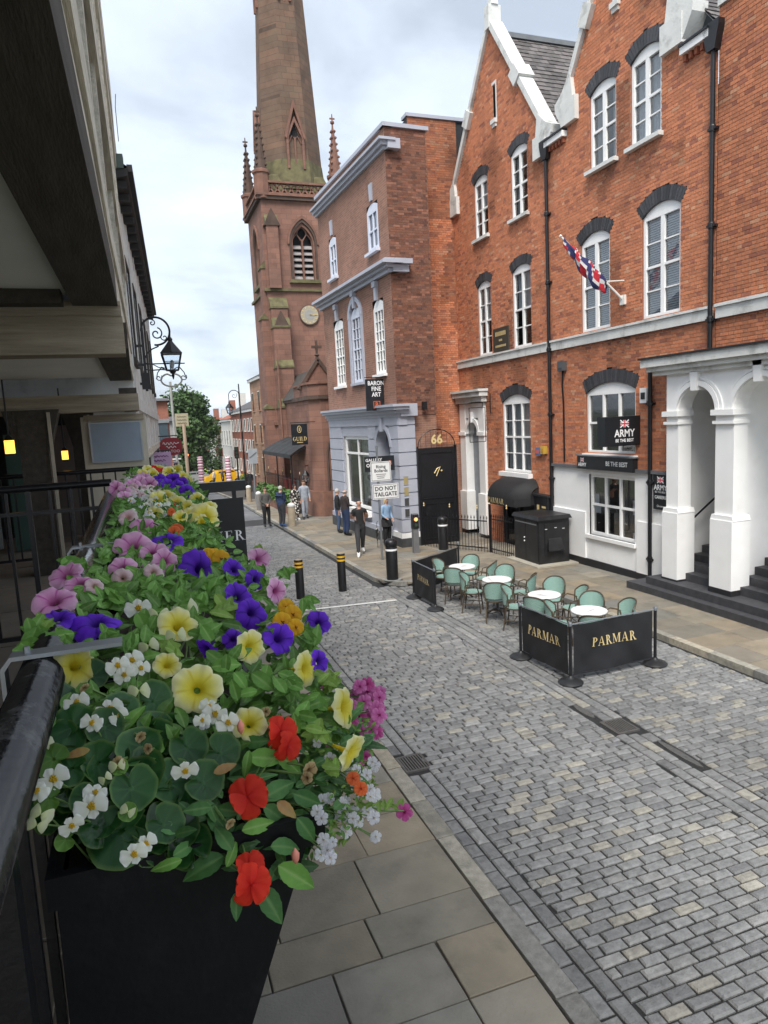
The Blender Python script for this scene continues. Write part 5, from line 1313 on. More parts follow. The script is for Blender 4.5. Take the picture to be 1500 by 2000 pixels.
MB().add([(.25, -.12, .42), (.75, -.12, .42), (.75, .0, .38), (.25, .0, .38), (.3, -.02, .72), (.7, -.02, .72), (.7, .0, .74), (.3, .0, .74)], BOXF).build('vent_hood', m_cab, t)
for z in (.62, .72): disc(Pl((-.001, 0), (0, 1), (-1, 0)), .72, z, .022, 0, .02, 10).build('lock', lettering, t)
for u, v in ((.2, 1.0), (.5, 1.02), (.75, .98)): MB(Pl((0, -.001), (1, 0), (0, -1))).box(u, u+.07, v, v+.015, 0, .004).build('label', lettering, t)

# ------------------------------------------------------------------ cafe chairs and tables
def weave_mat(name, c1, c2):
    m = bpy.data.materials.new(name); m.use_nodes = True; n = m.node_tree; b = n.nodes['Principled BSDF']; L = n.links.new
    t_ = n.nodes.new('ShaderNodeTexCoord'); ck_ = n.nodes.new('ShaderNodeTexChecker'); ck_.inputs['Scale'].default_value = 75; L(t_.outputs['Object'], ck_.inputs[0])
    nz = n.nodes.new('ShaderNodeTexNoise'); nz.inputs['Scale'].default_value = 9; L(t_.outputs['Object'], nz.inputs['Vector'])
    mi = n.nodes.new('ShaderNodeMix'); mi.data_type = 'RGBA'; L(ck_.outputs['Fac'], mi.inputs[0]); mi.inputs[6].default_value = (*c1, 1); mi.inputs[7].default_value = (*c2, 1)
    L(mi.outputs[2], b.inputs['Base Color']); b.inputs['Roughness'].default_value = .5
    bp = n.nodes.new('ShaderNodeBump'); bp.inputs['Strength'].default_value = .5; bp.inputs['Distance'].default_value = .004; L(ck_.outputs['Fac'], bp.inputs['Height']); L(bp.outputs[0], b.inputs['Normal'])
    return m
m_weave = weave_mat('green_weave', (.13, .265, .22), (.33, .47, .42)); m_bamboo = mat('brown_cane', (.075, .055, .035), .45, .3, 15)
def make_chair():
    t = thing('cafe_chair', 'green woven bistro chair', 'chair')
    def rnd(n, r, y0=0, k=1.0): return [(r*math.cos(2*math.pi*i/n), y0+r*k*math.sin(2*math.pi*i/n)) for i in range(n)]
    MB().prism(rnd(18, .205, 0, 1.02), .435, .455).build('seat', m_weave, t)
    MB().tube([(p[0], p[1], .44) for p in rnd(18, .215, 0, 1.02)+[rnd(18, .215, 0, 1.02)[0]]], .014, 6).build('seat_rim', m_bamboo, t)
    # backrest: a curved panel, taller in the middle
    n, m_ = 12, 5; rows = []
    def bp(a, s):      # a -1..1 across, s 0..1 up
        th = a*R(68); top = .86-.13*abs(a)**2.6; z = .50+(top-.50)*s
        r = .225+.05*(z-.45); return (r*math.sin(th), -r*math.cos(th)*1.0-.06*(z-.45), z)
    mb = MB(); vs = []; 
    for off in (0, .012):
        for j in range(m_+1):
            for i in range(n+1):
                p = bp(-1+2*i/n, j/m_); vs.append((p[0], p[1]-off, p[2]))
    fs = []; N = (n+1)*(m_+1)
    for o_ in (0, N):
        for j in range(m_):
            for i in range(n): a = o_+j*(n+1)+i; fs.append((a, a+1, a+n+2, a+n+1))
    mb.add(vs, fs).build('backrest', m_weave, t, fix=False)
    hoop = [bp(-1, 0), bp(-1, .5)]+[bp(-1+2*i/n, 1) for i in range(n+1)]+[bp(1, .5), bp(1, 0)]
    hoop = [(p[0]*1.02, p[1]-.006, p[2]) for p in hoop]
    MB().tube(hoop, .015, 6).build('back_rim', m_bamboo, t)
    MB().tube([(bp(-1+2*i/n, 0)[0], bp(-1+2*i/n, 0)[1]-.006, .5) for i in range(n+1)], .011, 6).build('back_rail', m_bamboo, t)
    for sx in (-1, 1):
        MB().tube([(sx*.15, .15, .44), (sx*.175, .19, 0)], .014, 6).build('leg', m_bamboo, t)
        MB().tube([(sx*.2, -.12, .62), (sx*.17, -.15, .44), (sx*.19, -.21, 0)], .014, 6).build('leg', m_bamboo, t)
        MB().tube([bp(sx, .55), (sx*.265, .03, .655), (sx*.25, .14, .62), (sx*.205, .17, .45)], .013, 6).build('arm', m_bamboo, t)
        MB().tube([(sx*.165, .17, .2), (sx*.18, -.185, .2)], .009, 5).build('stretcher', m_bamboo, t)
    MB().tube([(-.16, 0, .21), (.16, 0, .21)], .009, 5).build('stretcher', m_bamboo, t)
    return t
m_marble = mat('white_table_top', (.74, .73, .72), .35, .08, 5, dirt=(.5, .46, .45, .5), dirtscale=6)
def make_table():
    t = thing('cafe_table', 'round white cafe table', 'table')
    MB().lathe([(.001, .715), (.29, .715), (.31, .722), (.31, .735), (.3, .742), (.001, .742)], n=28).build('table_top', m_marble, t, smooth=30)
    MB().lathe([(.30, .708), (.314, .712), (.314, .722)], n=28).build('edge_band', steel, t)
    MB().lathe([(.028, .04), (.028, .71)], n=10).build('pedestal', black, t)
    for k in range(4):
        a = math.pi/4+k*math.pi/2; MB().tube([(0, 0, .10), (.14*math.cos(a), .14*math.sin(a), .07), (.25*math.cos(a), .25*math.sin(a), .012)], [.03, .022, .016], 6).build('foot', black, t)
    return t
TB = [(6.88, 14.4), (6.89, 12.75), (7.03, 11.15), (7.1, 9.85)]
tlab = ['round white cafe table farthest from the camera', 'round white cafe table second from the far end', 'round white cafe table third from the far end', 'round white cafe table just behind the nearest banner']
tb0 = make_table(); tb0['group'] = 'cafe tables'
for i, p in enumerate(TB):
    o = tb0 if i == 0 else dup(tb0, (0, 0, 0), 0)
    o.location = (p[0], p[1], gz(p[1])+.013); o['label'] = tlab[i]; o.rotation_euler = (0, 0, i*.7)
ch0 = make_chair(); ch0['group'] = 'green cafe chairs'
CH = [(6.5, 15.05, 0), (7.42, 15.0, 0), (6.35, 13.86, 0), (7.52, 13.98, 0), (6.33, 13.28, 1), (7.5, 13.48, 1), (6.45, 12.05, 1), (7.56, 12.35, 1), (6.5, 11.75, 2), (7.72, 11.85, 2), (7.78, 10.9, 2), (6.52, 10.68, 2), (6.6, 10.38, 3), (7.62, 10.5, 3), (7.9, 9.72, 3), (6.75, 9.2, 3)]
place = ['left rear of', 'right rear of', 'left front of', 'right front of']
cnt = {}
names = ['farthest table', 'second farthest table', 'third farthest table', 'nearest table']
clab = {0: ['at its far left', 'at its far right', 'at its near left with back to the street', 'at its right'], 1: ['at its left', 'at its far right', 'in front with back to the camera', 'at its right side on'], 2: ['at its far left', 'at its far right', 'at its right side on', 'at its near left'], 3: ['at its left', 'at its far side', 'at its right', 'right behind the banner']}
for i, (x, y, k) in enumerate(CH):
    j = cnt.get(k, 0); cnt[k] = j+1
    d = Vector((TB[k][0]-x, TB[k][1]-y)); d.normalize()
    o = ch0 if i == 0 else dup(ch0, (0, 0, 0), 0)
    o.location = (x+d.x*.23, y+d.y*.23, gz(y)+.013); o.rotation_euler = (0, 0, math.atan2(-d.x, d.y)+[.12, -.1, .05, -.2][j])
    o['label'] = 'green woven bistro chair at '+names[k]+', '+clab[k][j]
# menus and condiments on the tables
for i, p in enumerate(TB):
    t = thing('menu_card', 'folded white menu lying on the '+['farthest cafe table', 'second cafe table from the far end', 'third cafe table from the far end', 'nearest cafe table'][i], 'menu', (p[0]-.05, p[1]+.03, gz(p[1])+.757), .5+i, 'menus on the cafe tables')
    m_pap = mat('menu_paper', (.72, .71, .7), .6, .04, 10)
    MB().add([(-.15, -.1, 0), (0, -.1, .012), (0, .1, .012), (-.15, .1, 0), (-.15, -.1, .003), (0, -.1, .015), (0, .1, .015), (-.15, .1, .003)], BOXF).build('leaf', m_pap, t)
    MB().add([(0.001, -.1, .012), (.15, -.1, 0), (.15, .1, 0), (0.001, .1, .012), (0.001, -.1, .015), (.15, -.1, .003), (.15, .1, .003), (0.001, .1, .015)], BOXF).build('leaf', m_pap, t)

# ------------------------------------------------------------------ cafe barriers
m_banner = mat('black_banner', (.014, .014, .016), .65, .3, 3, .15, 12)
m_basep = mat('rubber_base', (.016, .016, .017), .45, .2, 6)
BP = [('front', 5.98, 8.78, .97), ('right', 7.64, 8.84, .97), ('left', 5.9, 10.13, .97), ('far', 5.85, 13.67, .93), ('farther', 5.85, 14.94, .93), ('back', 7.55, 16.0, .93)]
blab = ['black barrier post at the front corner of the two nearest banners', 'black barrier post at the right end of the nearest banner', 'black barrier post at the far end of the left foreground banner', 'black barrier post nearest the camera of the far banner', 'black barrier post at the far corner by the big bollard', 'black barrier post at the right end of the rear banner']
PT = {}
for (n_, x, y, h), lb in zip(BP, blab):
    t = thing('barrier_post', lb, 'barrier post', (x, y, gz(y)+.013 if y < 15.9 else gz(y)+.1), 0, 'cafe barrier posts'); PT[n_] = (x, y, h)
    MB().lathe([(.19, 0), (.195, .015), (.17, .04), (.09, .07), (.05, .085), (.03, .12)], n=24).build('base', m_basep, t, smooth=40)
    MB().lathe([(.025, .1), (.025, h-.03)], n=12).build('pole', black, t, smooth=40)
    MB().lathe([(.03, h-.06), (.032, h-.02), (.024, h), (.001, h+.004)], n=12).build('cap', steel, t, smooth=40)
def banner(label, a, b, txt_h, flip, seed, wr=.02):
    (xa, ya, h), (xb, yb, _) = PT[a], PT[b]
    L = math.hypot(xb-xa, yb-ya); D = ((xb-xa)/L, (yb-ya)/L); N = (D[1], -D[0])
    if flip: N = (-N[0], -N[1])
    T = Pl((xa, ya), D, N); t = thing('barrier_banner', label, 'banner', (0, 0, 0), 0, 'cafe barrier banners')
    gzz = gz((ya+yb)/2)+.013; z0, z1 = gzz+.13, gzz+h-.06; u0, u1 = .06, L-.06; rr = random.Random(seed)
    ph = [rr.uniform(0, 6) for _ in range(6)]
    def wob(u, v):
        k = (v-z0)/(z1-z0); e_ = (u-u0)/(u1-u0)
        return wr*(1-k*.6)*(math.sin(u*9+ph[0]+v*3)*.6+math.sin(u*4.3-v*5+ph[1])+.5*math.sin((u+v)*13+ph[2]))*min(1, 6*min(e_, 1-e_)+.2)
    n, m_ = 30, 14; mb = MB(T); vs = []
    for j in range(m_+1):
        for i in range(n+1):
            u = u0+(u1-u0)*i/n; v = z0+(z1-z0)*j/m_; e_ = i/n
            v2 = v-.02*math.sin(math.pi*e_)*(1-j/m_)
            vs.append((u, v2, wob(u, v)))
    mb.add(vs, [(j*(n+1)+i, j*(n+1)+i+1, (j+1)*(n+1)+i+1, (j+1)*(n+1)+i) for j in range(m_) for i in range(n)]); ob = mb.build('cloth', m_banner, t, smooth=True, fix=False)
    MB(T).tube([(.02, z1+.02, 0), (L-.02, z1+.02, 0)], .012, 8).build('top_bar', steel, t)
    MB(T).tube([(.05, z0-.01, 0), (L-.05, z0-.01, 0)], .01, 8).build('bottom_bar', black, t)
    if txt_h:
        zc_ = (z0+z1)/2+.06
        if flip: TT = flipT(T); serif_text('PARMAR', txt_h, gold if txt_h > .1 else goldflat, t, TT, -L/2, zc_, .012, gap=.12, sx=.9, bend=lambda u, v: wob(-u, v))
        else: serif_text('PARMAR', txt_h, gold, t, T, L/2, zc_, .012, gap=.12, sx=.9, bend=wob)
banner('black banner lettered PARMAR facing the camera', 'front', 'right', .15, False, 1)
banner('black foreground banner lettered PARMAR facing the street on the left', 'front', 'left', .15, True, 2)
banner('far black banner with faint gold lettering facing the street', 'far', 'farther', .13, True, 3)
banner('plain black banner across the far end of the cafe seating', 'farther', 'back', 0, False, 4)

# ------------------------------------------------------------------ restaurant entrance
t = thing('awning', 'rounded black awning with gold PARMAR lettering over the basement door', 'awning', (0, 0, 0))
aw0, aw1, az0, az1, apj = 17.75, 19.75, 1.66, 2.24, .85
mb = MB(); n = 12; vs = []
sec = [(0, az1)]+[(apj*math.sin(math.pi/2*k/8), az0+(az1-az0)*math.cos(math.pi/2*k/8)) for k in range(1, 9)]
for i in range(n+1):
    y = aw0+(aw1-aw0)*i/n; e_ = abs(2*i/n-1); k_ = math.sqrt(max(0, 1-e_**6))
    for (d_, z_) in sec: vs.append((11.09-d_*(.35+.65*k_), y, az0+(z_-az0)*(.55+.45*k_)))
m_aw = mat('awning_black', (.014, .014, .015), .7, .3, 4)
fs = [(i*9+j, (i+1)*9+j, (i+1)*9+j+1, i*9+j+1) for i in range(n) for j in range(8)]
mb.add(vs, fs).build('canopy', m_aw, t, smooth=60, fix=False)
mb = MB(); fr_ = [vs[i*9+8] for i in range(n+1)]
mb.add(fr_+[(p[0], p[1], p[2]-.22-.015*(k % 2)) for k, p in enumerate(fr_)], [(i, i+1, n+2+i, n+1+i) for i in range(n)]).build('valance', m_aw, t, fix=False)
serif_text('PARMAR', .17, gold, t, flipT(Pl((11.09-apj-.012, 0), (0, 1), (-1, 0))), -18.85, az0-.1, .0, gap=.12, sx=.95)
for y_ in (aw0+.02, aw1-.02):
    MB().add([(11.09, y_, az0-.2), (11.09-apj*.4, y_, az0-.2), (11.09-apj*.35, y_, az0+.1), (11.09, y_, az1-.25)], [(0, 1, 2, 3)]).build('side_panel', m_aw, t, fix=False)
td = thing('restaurant_door', 'black glazed double door below the awning behind an iron gate', 'door', (0, 0, 0))
MB(FAC).box(17.92, 19.93, -.3, 1.7, -.35, -.3).build('back_panel', dark, td)
f = MB(FAC); f.box(17.92, 18.02, -.2, 1.7, -.12, -.02); f.box(18.9, 19.0, -.2, 1.7, -.12, -.02); f.box(19.83, 19.93, -.2, 1.7, -.12, -.02); f.box(18.02, 18.9, 1.55, 1.7, -.12, -.02); f.box(19.0, 19.83, 1.55, 1.7, -.12, -.02); f.box(18.02, 18.9, -.2, .1, -.12, -.02); f.box(19.0, 19.83, -.2, .1, -.12, -.02); f.build('frame', black, td)
for a, b in ((18.02, 18.9), (19.0, 19.83)): MB(FAC).quad((a, .1, -.07), (a, 1.55, -.07), (b, 1.55, -.07), (b, .1, -.07)).build('pane', glass, td, fix=False)
MB(FAC).tube([(18.86, .5, 0), (18.86, .9, 0)], .018, 6).build('handle', steel, td)
# iron gate standing before the door, and railings with spear heads
def spear_rail(name, label, cat, p, q, h, sp=.115, group=None, finials=()):
    t = thing(name, label, cat, (p[0], p[1], gz(p[1])+.1), 0, group); dx_, dy_ = q[0]-p[0], q[1]-p[1]; L = math.hypot(dx_, dy_); ex, ey = dx_/L, dy_/L; dz_ = gz(q[1])-gz(p[1])
    for z in (.12, h-.16): MB().beam((0, 0, z), (dx_, dy_, z+dz_), .012, .035).build('rail', iron, t)
    n = int(L/sp)
    for i in range(n+1):
        s = L*i/n; big = i in finials or i % 9 == 0; x, y, zz = ex*s, ey*s, dz_*s/L; hh = h+(.18 if big else 0)
        m_ = MB(); m_.tube([(x, y, zz), (x, y, zz+hh-.1)], .014 if big else .009, 6); m_.lathe([(.009, hh-.1), (.022, hh-.07), (.001, hh+.02)], (x, y, zz), 6); m_.build('upright', iron, t)
        if big: MB().lathe([(.001, hh+.02), (.028, hh+.05), (.012, hh+.09), (.026, hh+.12), (.001, hh+.17)], (x, y, zz), 8).build('finial', goldflat, t)
    return t
spear_rail('iron_railing', 'black iron railing with spear heads between the tall black door and the cabinet', 'railing', (8.72, 21.0), (9.85, 18.75), 1.12)
gt = spear_rail('iron_gate', 'black iron gate in front of the restaurant steps', 'gate', (9.9, 18.65), (10.0, 17.45), 1.2, .1)
MB().box(-.03, .03, -.03, .03, 0, 1.5).build('gate_post', iron, gt)
MB().box(9.95, 11.05, 17.4, 19.9, gz(18)-.02, gz(18)+.104).build('threshold', mat('threshold_stone', (.3, .27, .22), .85, .2, 6), td)
tb_ = thing('wall_sign', 'black panel with gold emblem on the wall right of the awning', 'panel', (0, 0, 0))
MB(FAC).box(17.02, 17.72, .9, 1.75, .02, .2).build('board', black, tb_)
MB(FAC).box(17.46, 17.58, 1.35, 1.5, .2, .204).build('emblem', goldflat, tb_); MB(FAC).box(17.12, 17.32, 1.42, 1.48, .2, .204).build('lettering', goldflat, tb_)
MB(FAC).box(16.98, 17.9, 1.75, 1.8, .0, .22).build('top_ledge', blackmatt, tb_)

# ------------------------------------------------------------------ tall black door with the number 66
t = thing('tall_black_door', 'tall black door with iron arch and the number 66 beside the gallery', 'door', (0, 0, 0))
DY = 21.15; DP = Pl((0, DY), (1, 0), (0, -1)); xl, xr = at(817, 900, 'y', DY).x, at(889, 900, 'y', DY).x
MB(DP).box(xl, xr, -.15, 3.2, -.08, 0).build('leaf', black, t)
for a, b, c_, d_ in ((xl+.08, (xl+xr)/2-.04, .15, 1.35), ((xl+xr)/2+.04, xr-.08, .15, 1.35), (xl+.08, xr-.08, 1.5, 3.05)):
    f = MB(DP); f.box(a, b, d_-.03, d_, 0, .02); f.box(a, b, c_, c_+.03, 0, .02); f.box(a, a+.03, c_+.03, d_-.03, 0, .02); f.box(b-.03, b, c_+.03, d_-.03, 0, .02); f.build('moulding', black, t)
MB(DP).box(xl-.04, xl, -.15, 3.25, -.1, .04).build('frame', black, t); MB(DP).box(xr, xr+.05, -.15, 3.25, -.1, .04).build('frame', black, t)
cxm = (xl+xr)/2
MB(DP).tube([(xl, 3.2, .02)]+[(cxm+(xr-xl)/2*math.cos(math.pi-math.pi*k/14), 3.25+.55*math.sin(math.pi*k/14), .02) for k in range(15)]+[(xr, 3.2, .02)], .016, 6).build('iron_arch', iron, t)
for k in range(7): MB(DP).tube([(xl+.1+k*(xr-xl-.2)/6, 3.2, .02), (xl+.1+k*(xr-xl-.2)/6, 3.25+.5*math.sin(math.acos(max(-1, min(1, (xl+.1+k*(xr-xl-.2)/6-cxm)/((xr-xl)/2))))), .02)], .007, 5).build('arch_bar', iron, t)
text('66', .42, gold, t, DP, cxm, 3.46, .05, bold=.012)
MB(DP).tube([(cxm-.12, 2.35, .03), (cxm-.02, 2.5, .03), (cxm+.1, 2.56, .03), (cxm+.02, 2.4, .03), (cxm-.05, 2.25, .03)], .018, 5).build('emblem', gold, t)
MB(DP).lathe([(.001, -.035), (.035, 0), (.001, .035)], (cxm+.14, 2.42, .04), 8).build('emblem_ball', gold, t)
# lantern on the gallery corner
t = thing('flood_light', 'small black flood light on the corner above the tall black door', 'light', tuple(at(829, 792, 'y', 21.2)))
MB().box(-.07, .07, -.07, .07, -.13, .13).build('housing', black, t); MB().box(-.02, .02, .07, .28, -.02, .02).build('arm', black, t)
# empty hanging frame beside the doorcase
t = thing('hanging_sign', 'empty black iron sign frame hanging beside the white doorcase', 'sign', (0, 0, 0))
FY = 20.6; a, b = at(916, 797, 'y', FY), at(949, 862, 'y', FY)
HP = Pl((0, FY), (1, 0), (0, -1)); f = MB(HP)
for q in (((a.x, a.z), (b.x, a.z)), ((a.x, b.z), (b.x, b.z)), ((a.x, a.z), (a.x, b.z)), ((b.x, a.z), (b.x, b.z))): f.tube([(q[0][0], q[0][1], 0), (q[1][0], q[1][1], 0)], .012, 6)
f.build('frame', iron, t)
MB(HP).tube([(a.x, a.z+.18, 0), (11.1, a.z+.18, 0)], .016, 6).build('arm', iron, t); MB(HP).tube([(11.08, a.z-.2, 0), (11.08, a.z+.45, 0)], .016, 6).build('wall_bar', iron, t)
for u in (a.x+.08, b.x-.08): MB(HP).tube([(u, a.z, 0), (u, a.z+.18, 0)], .008, 5).build('hook', iron, t)
# ------------------------------------------------------------------ signs of the recruiting office
m_signb = mat('sign_navy_black', (.013, .015, .018), .35, .1, 4); m_red = mat('sign_red', (.62, .03, .06), .5)
def union_mark(parent, T, u, v, w_, h_, d, clipm=None):
    f = MB(T)
    for sg in (-1, 1):
        f.beam((u-w_/2, v-sg*h_/2, d), (u+w_/2, v+sg*h_/2, d), h_*.17, .002, (0, 0, 1))
    f.build('flag_saltire', lettering, parent)
    f = MB(T); f.box(u-w_*.12, u+w_*.12, v-h_/2, v+h_/2, d+.001, d+.003); f.build('flag_cross_white', lettering, parent)
    f = MB(T); f.box(u-w_/2, u+w_/2, v-h_*.18, v+h_*.18, d+.0012, d+.0032); f.build('flag_cross_white', lettering, parent)
    MB(T).box(u-w_*.065, u+w_*.065, v-h_/2, v+h_/2, d+.0034, d+.005).build('flag_cross', m_red, parent)
    MB(T).box(u-w_/2, u+w_/2, v-h_*.1, v+h_*.1, d+.0036, d+.0052).build('flag_cross', m_red, parent)
t = thing('projecting_sign', 'black projecting box sign reading ARMY with a union flag', 'sign', (0, 0, 0))
AY = 13.35; AP = Pl((0, AY), (1, 0), (0, -1)); a, b = at(1182, 815, 'y', AY), at(1256, 868, 'y', AY)
MB(AP).box(a.x, b.x, b.z, a.z, -.3, 0).build('box', m_signb, t)
MB(AP).box(a.x+.02, b.x-.02, b.z+.02, a.z-.02, 0, .006).build('face', m_signb, t)
uc_ = (a.x+b.x)/2; zc_ = (a.z+b.z)/2; hh_ = a.z-b.z
union_mark(t, AP, uc_+.0, zc_+hh_*.25, .24, .17, .008)
text('ARMY', .235, lettering, t, AP, uc_, zc_-hh_*.08, .009, bold=.005, sx=.9); text('BE THE BEST', .1, lettering, t, AP, uc_, zc_-hh_*.32, .009, bold=.002, sx=.92)
MB().tube([(b.x, AY+.15, zc_), (11.1, AY+.15, zc_)], .03, 6).build('arm', black, t)
t = thing('fascia_sign', 'black fascia sign BE THE BEST above the shop window', 'sign', (0, 0, 0))
MB(FAC).box(13.42, 15.62, 2.66, 3.0, .02, .16).build('board', m_signb, t)
union_mark(t, FAC, 15.4, 2.9, .14, .1, .162); text('ARMY', .13, lettering, t, FF, -15.4, 2.77, .164, bold=.003)
text('BE THE BEST', .155, lettering, t, FF, -14.02, 2.83, .164, bold=.004, sx=.95)
MB(FAC).box(13.38, 15.66, 3.0, 3.03, .0, .19).build('ledge', lead, t)
t = thing('wall_sign', 'black upright ARMY CAREERS sign beside the porch', 'sign', (0, 0, 0))
MB(Pl((11.02, 0), (0, 1), (-1, 0))).box(12.36, 12.82, 1.86, 2.68, -.05, .0).build('board', m_signb, t)
WSF = flipT(Pl((11.02, 0), (0, 1), (-1, 0)))
union_mark(t, Pl((11.02, 0), (0, 1), (-1, 0)), 12.59, 2.54, .2, .14, .003)
text('ARMY', .17, lettering, t, WSF, -12.59, 2.36, .005, bold=.003, sx=.9); text('BE THE BEST', .062, lettering, t, WSF, -12.59, 2.26, .005); text('CAREERS', .1, lettering, t, WSF, -12.59, 2.14, .005, bold=.002, sx=.9); text('Chester', .07, lettering, t, WSF, -12.59, 1.94, .005)
# small boxes on the walls
def wallbox(name, label, cat, y, z, w_, h_, d_, m, extra=None):
    t = thing(name, label, cat, (0, 0, 0)); o = MB(FAC); o.box(y-w_/2, y+w_/2, z-h_/2, z+h_/2, .0, d_); o.build('casing', m, t)
    MB(FAC).box(y-w_*.3, y+w_*.3, z-h_*.25, z+h_*.2, d_, d_+.012).build('cover', extra or m, t); return t
wallbox('alarm_box', 'white alarm box beside the recruiting office window', 'alarm', 13.12, 4.45, .22, .34, .12, white, black)
wallbox('alarm_box', 'red and white alarm box right of the tall ground floor window', 'alarm', 17.66, 3.05, .22, .24, .1, mat('alarm_blue', (.12, .16, .3), .5), mat('alarm_red', (.55, .12, .1), .5))
wallbox('siren', 'yellow siren box beside the red alarm box', 'alarm', 17.35, 3.1, .17, .22, .14, mat('siren_yellow', (.55, .36, .06), .5), mat('siren_amber', (.5, .25, .03), .4))
t = wallbox('junction_box', 'dark grey junction box with cable on the brick wall', 'junction box', 16.38, 5.4, .26, .26, .14, mat('box_grey', (.08, .085, .09), .5))
MB(FAC).tube([(16.38, 5.27, .05), (16.42, 4.9, .05), (16.4, 4.4, .03), (16.4, 2.8, .03)], .025, 6).build('cable', black, t)
wallbox('notice', 'small pale notice fixed at the left foot of the porch', 'notice', 12.02, 1.85, .2, .24, .02, mat('lilac_paper', (.5, .47, .6), .6))
bpy.data.objects[-1] if False else None
# ------------------------------------------------------------------ furled flag on a pole
fb = Vector((11.08, 13.9, 6.7)); ft = at(1095, 462, 'y', 14.1); t = thing('flag', 'furled union flag on a white pole angled from the first floor', 'flag', (0, 0, 0))
m_pole = mat('pole_white', (.7, .68, .64), .5)
MB().tube([tuple(fb), tuple(ft)], .028, 8).build('pole', m_pole, t)
MB().lathe([(.001, -.04), (.045, 0), (.001, .05)], tuple(ft), 8).build('finial', m_pole, t)
MB().tube([(11.08, 13.88, 7.15), tuple(fb+(ft-fb)*.3)], .016, 6).build('stay', m_pole, t)
MB().box(11.03, 11.1, 13.82, 13.98, 6.6, 6.82).build('bracket', m_pole, t)
m_flag = mat('flag_cloth', (1, 1, 1), .8, .1, 10, attr=True); mb = MB(); rr = random.Random(5)
dirv = (ft-fb); rings = []; n = 26; kx_ = 14
for i in range(n+1):
    s = .28+.66*i/n; c_ = fb+dirv*s; k = math.sin(math.pi*min(1, (i+1)/n*1.05))**.6
    drop = .10+.26*k*(1-.6*i/n); ring = []
    for j in range(kx_):
        a_ = 2*math.pi*j/kx_; r_ = .05+.05*k*(1+.5*math.sin(3*a_+i*.35)); 
        ring.append((c_.x+r_*math.cos(a_)*.9+.03*math.sin(i*.7), c_.y+r_*math.cos(a_+.6)*.8, c_.z-drop*.5+(drop*.62+.02)*math.sin(a_)+.02*math.sin(i*.9+j)))
    rings.append(ring)
for i in range(n):
    for j in range(kx_):
        q = (i*.55+j*.9); v = (math.sin(q)+.6*math.sin(i*1.1-j*.8))
        mb.col = (.03, .035, .12) if v < -.1 else (.6, .6, .6) if v < .42 else (.5, .025, .04)
        jj = (j+1) % kx_; mb.add([rings[i][j], rings[i][jj], rings[i+1][jj], rings[i+1][j]], [(0, 1, 2, 3)])
mb.build('cloth', m_flag, t, fix=False)
# ------------------------------------------------------------------ gallery signs
t = thing('hanging_sign', 'black hanging sign BARON FINE ART on the gallery corner', 'sign', (0, 0, 0))
BY = 22.4; BPn = Pl((0, BY), (1, 0), (0, -1)); a, b = at(713, 741, 'y', BY), at(757, 801, 'y', BY); uc_ = (a.x+b.x)/2; W = b.x-a.x; H = a.z-b.z
MB(BPn).box(a.x, b.x, b.z, a.z, -.04, .0).build('board', m_signb, t)
for k, s_ in enumerate(['BARON', 'FINE', 'ART']): text(s_, .2, lettering, t, BPn, uc_, a.z-.14-k*.19, .004, bold=.004, sx=.86)
m_org = mat('sign_orange', (.55, .12, .05), .5)
f = MB(BPn); o_ = (uc_, b.z+.2); 
for q in ((-.12, .12, .1, .12), (-.12, .12, -.12, -.1), (-.12, -.1, -.1, .1), (.1, .12, -.1, .1)): f.box(o_[0]+q[0], o_[0]+q[1], o_[1]+q[2], o_[1]+q[3], .001, .004)
f.build('emblem_frame', m_org, t); text('B', .2, m_org, t, BPn, o_[0], o_[1], .004, bold=.004)
MB(BPn).tube([(a.x-.02, a.z+.06, -.02), (b.x+.35, a.z+.06, -.02)], .014, 6).build('arm', iron, t)
t = thing('hanging_sign', 'black GALLERY sign with orange emblem in the shop doorway', 'sign', (0, 0, 0))
GY = 21.5; GPn = Pl((0, GY), (1, 0), (0, -1)); a, b = at(712, 893, 'y', GY), at(771, 918, 'y', GY)
MB(GPn).box(a.x, b.x, b.z, a.z, -.04, .0).build('board', m_signb, t)
text('GALLERY', .14, lettering, t, GPn, a.x+.02, a.z-.12, .004, align='LEFT', bold=.003); text('OPEN', .16, lettering, t, GPn, a.x+.04, a.z-.29, .004, align='LEFT', bold=.004); text('B', .22, m_org, t, GPn, b.x-.15, (a.z+b.z)/2, .004)
for k in range(4):
    tt = thing('info_plate', ['topmost', 'second', 'third', 'lowest'][k]+' small plate on the gallery corner pier', 'plate', (0, 0, 0), 0, 'small plates on the gallery pier')
    z = 2.05-k*.36; MB(RP).box(.05, .2, z, z+.26, .17, .185).build('plate', mat(['brass_plate', 'dark_plate'][k > 1], [(.35, .28, .13), (.06, .06, .06)][k > 1], .4), tt)
    f = MB(RP); f.box(.04, .21, z-.01, z, .17, .19); f.box(.04, .21, z+.26, z+.27, .17, .19); f.build('rim', greydark, tt)
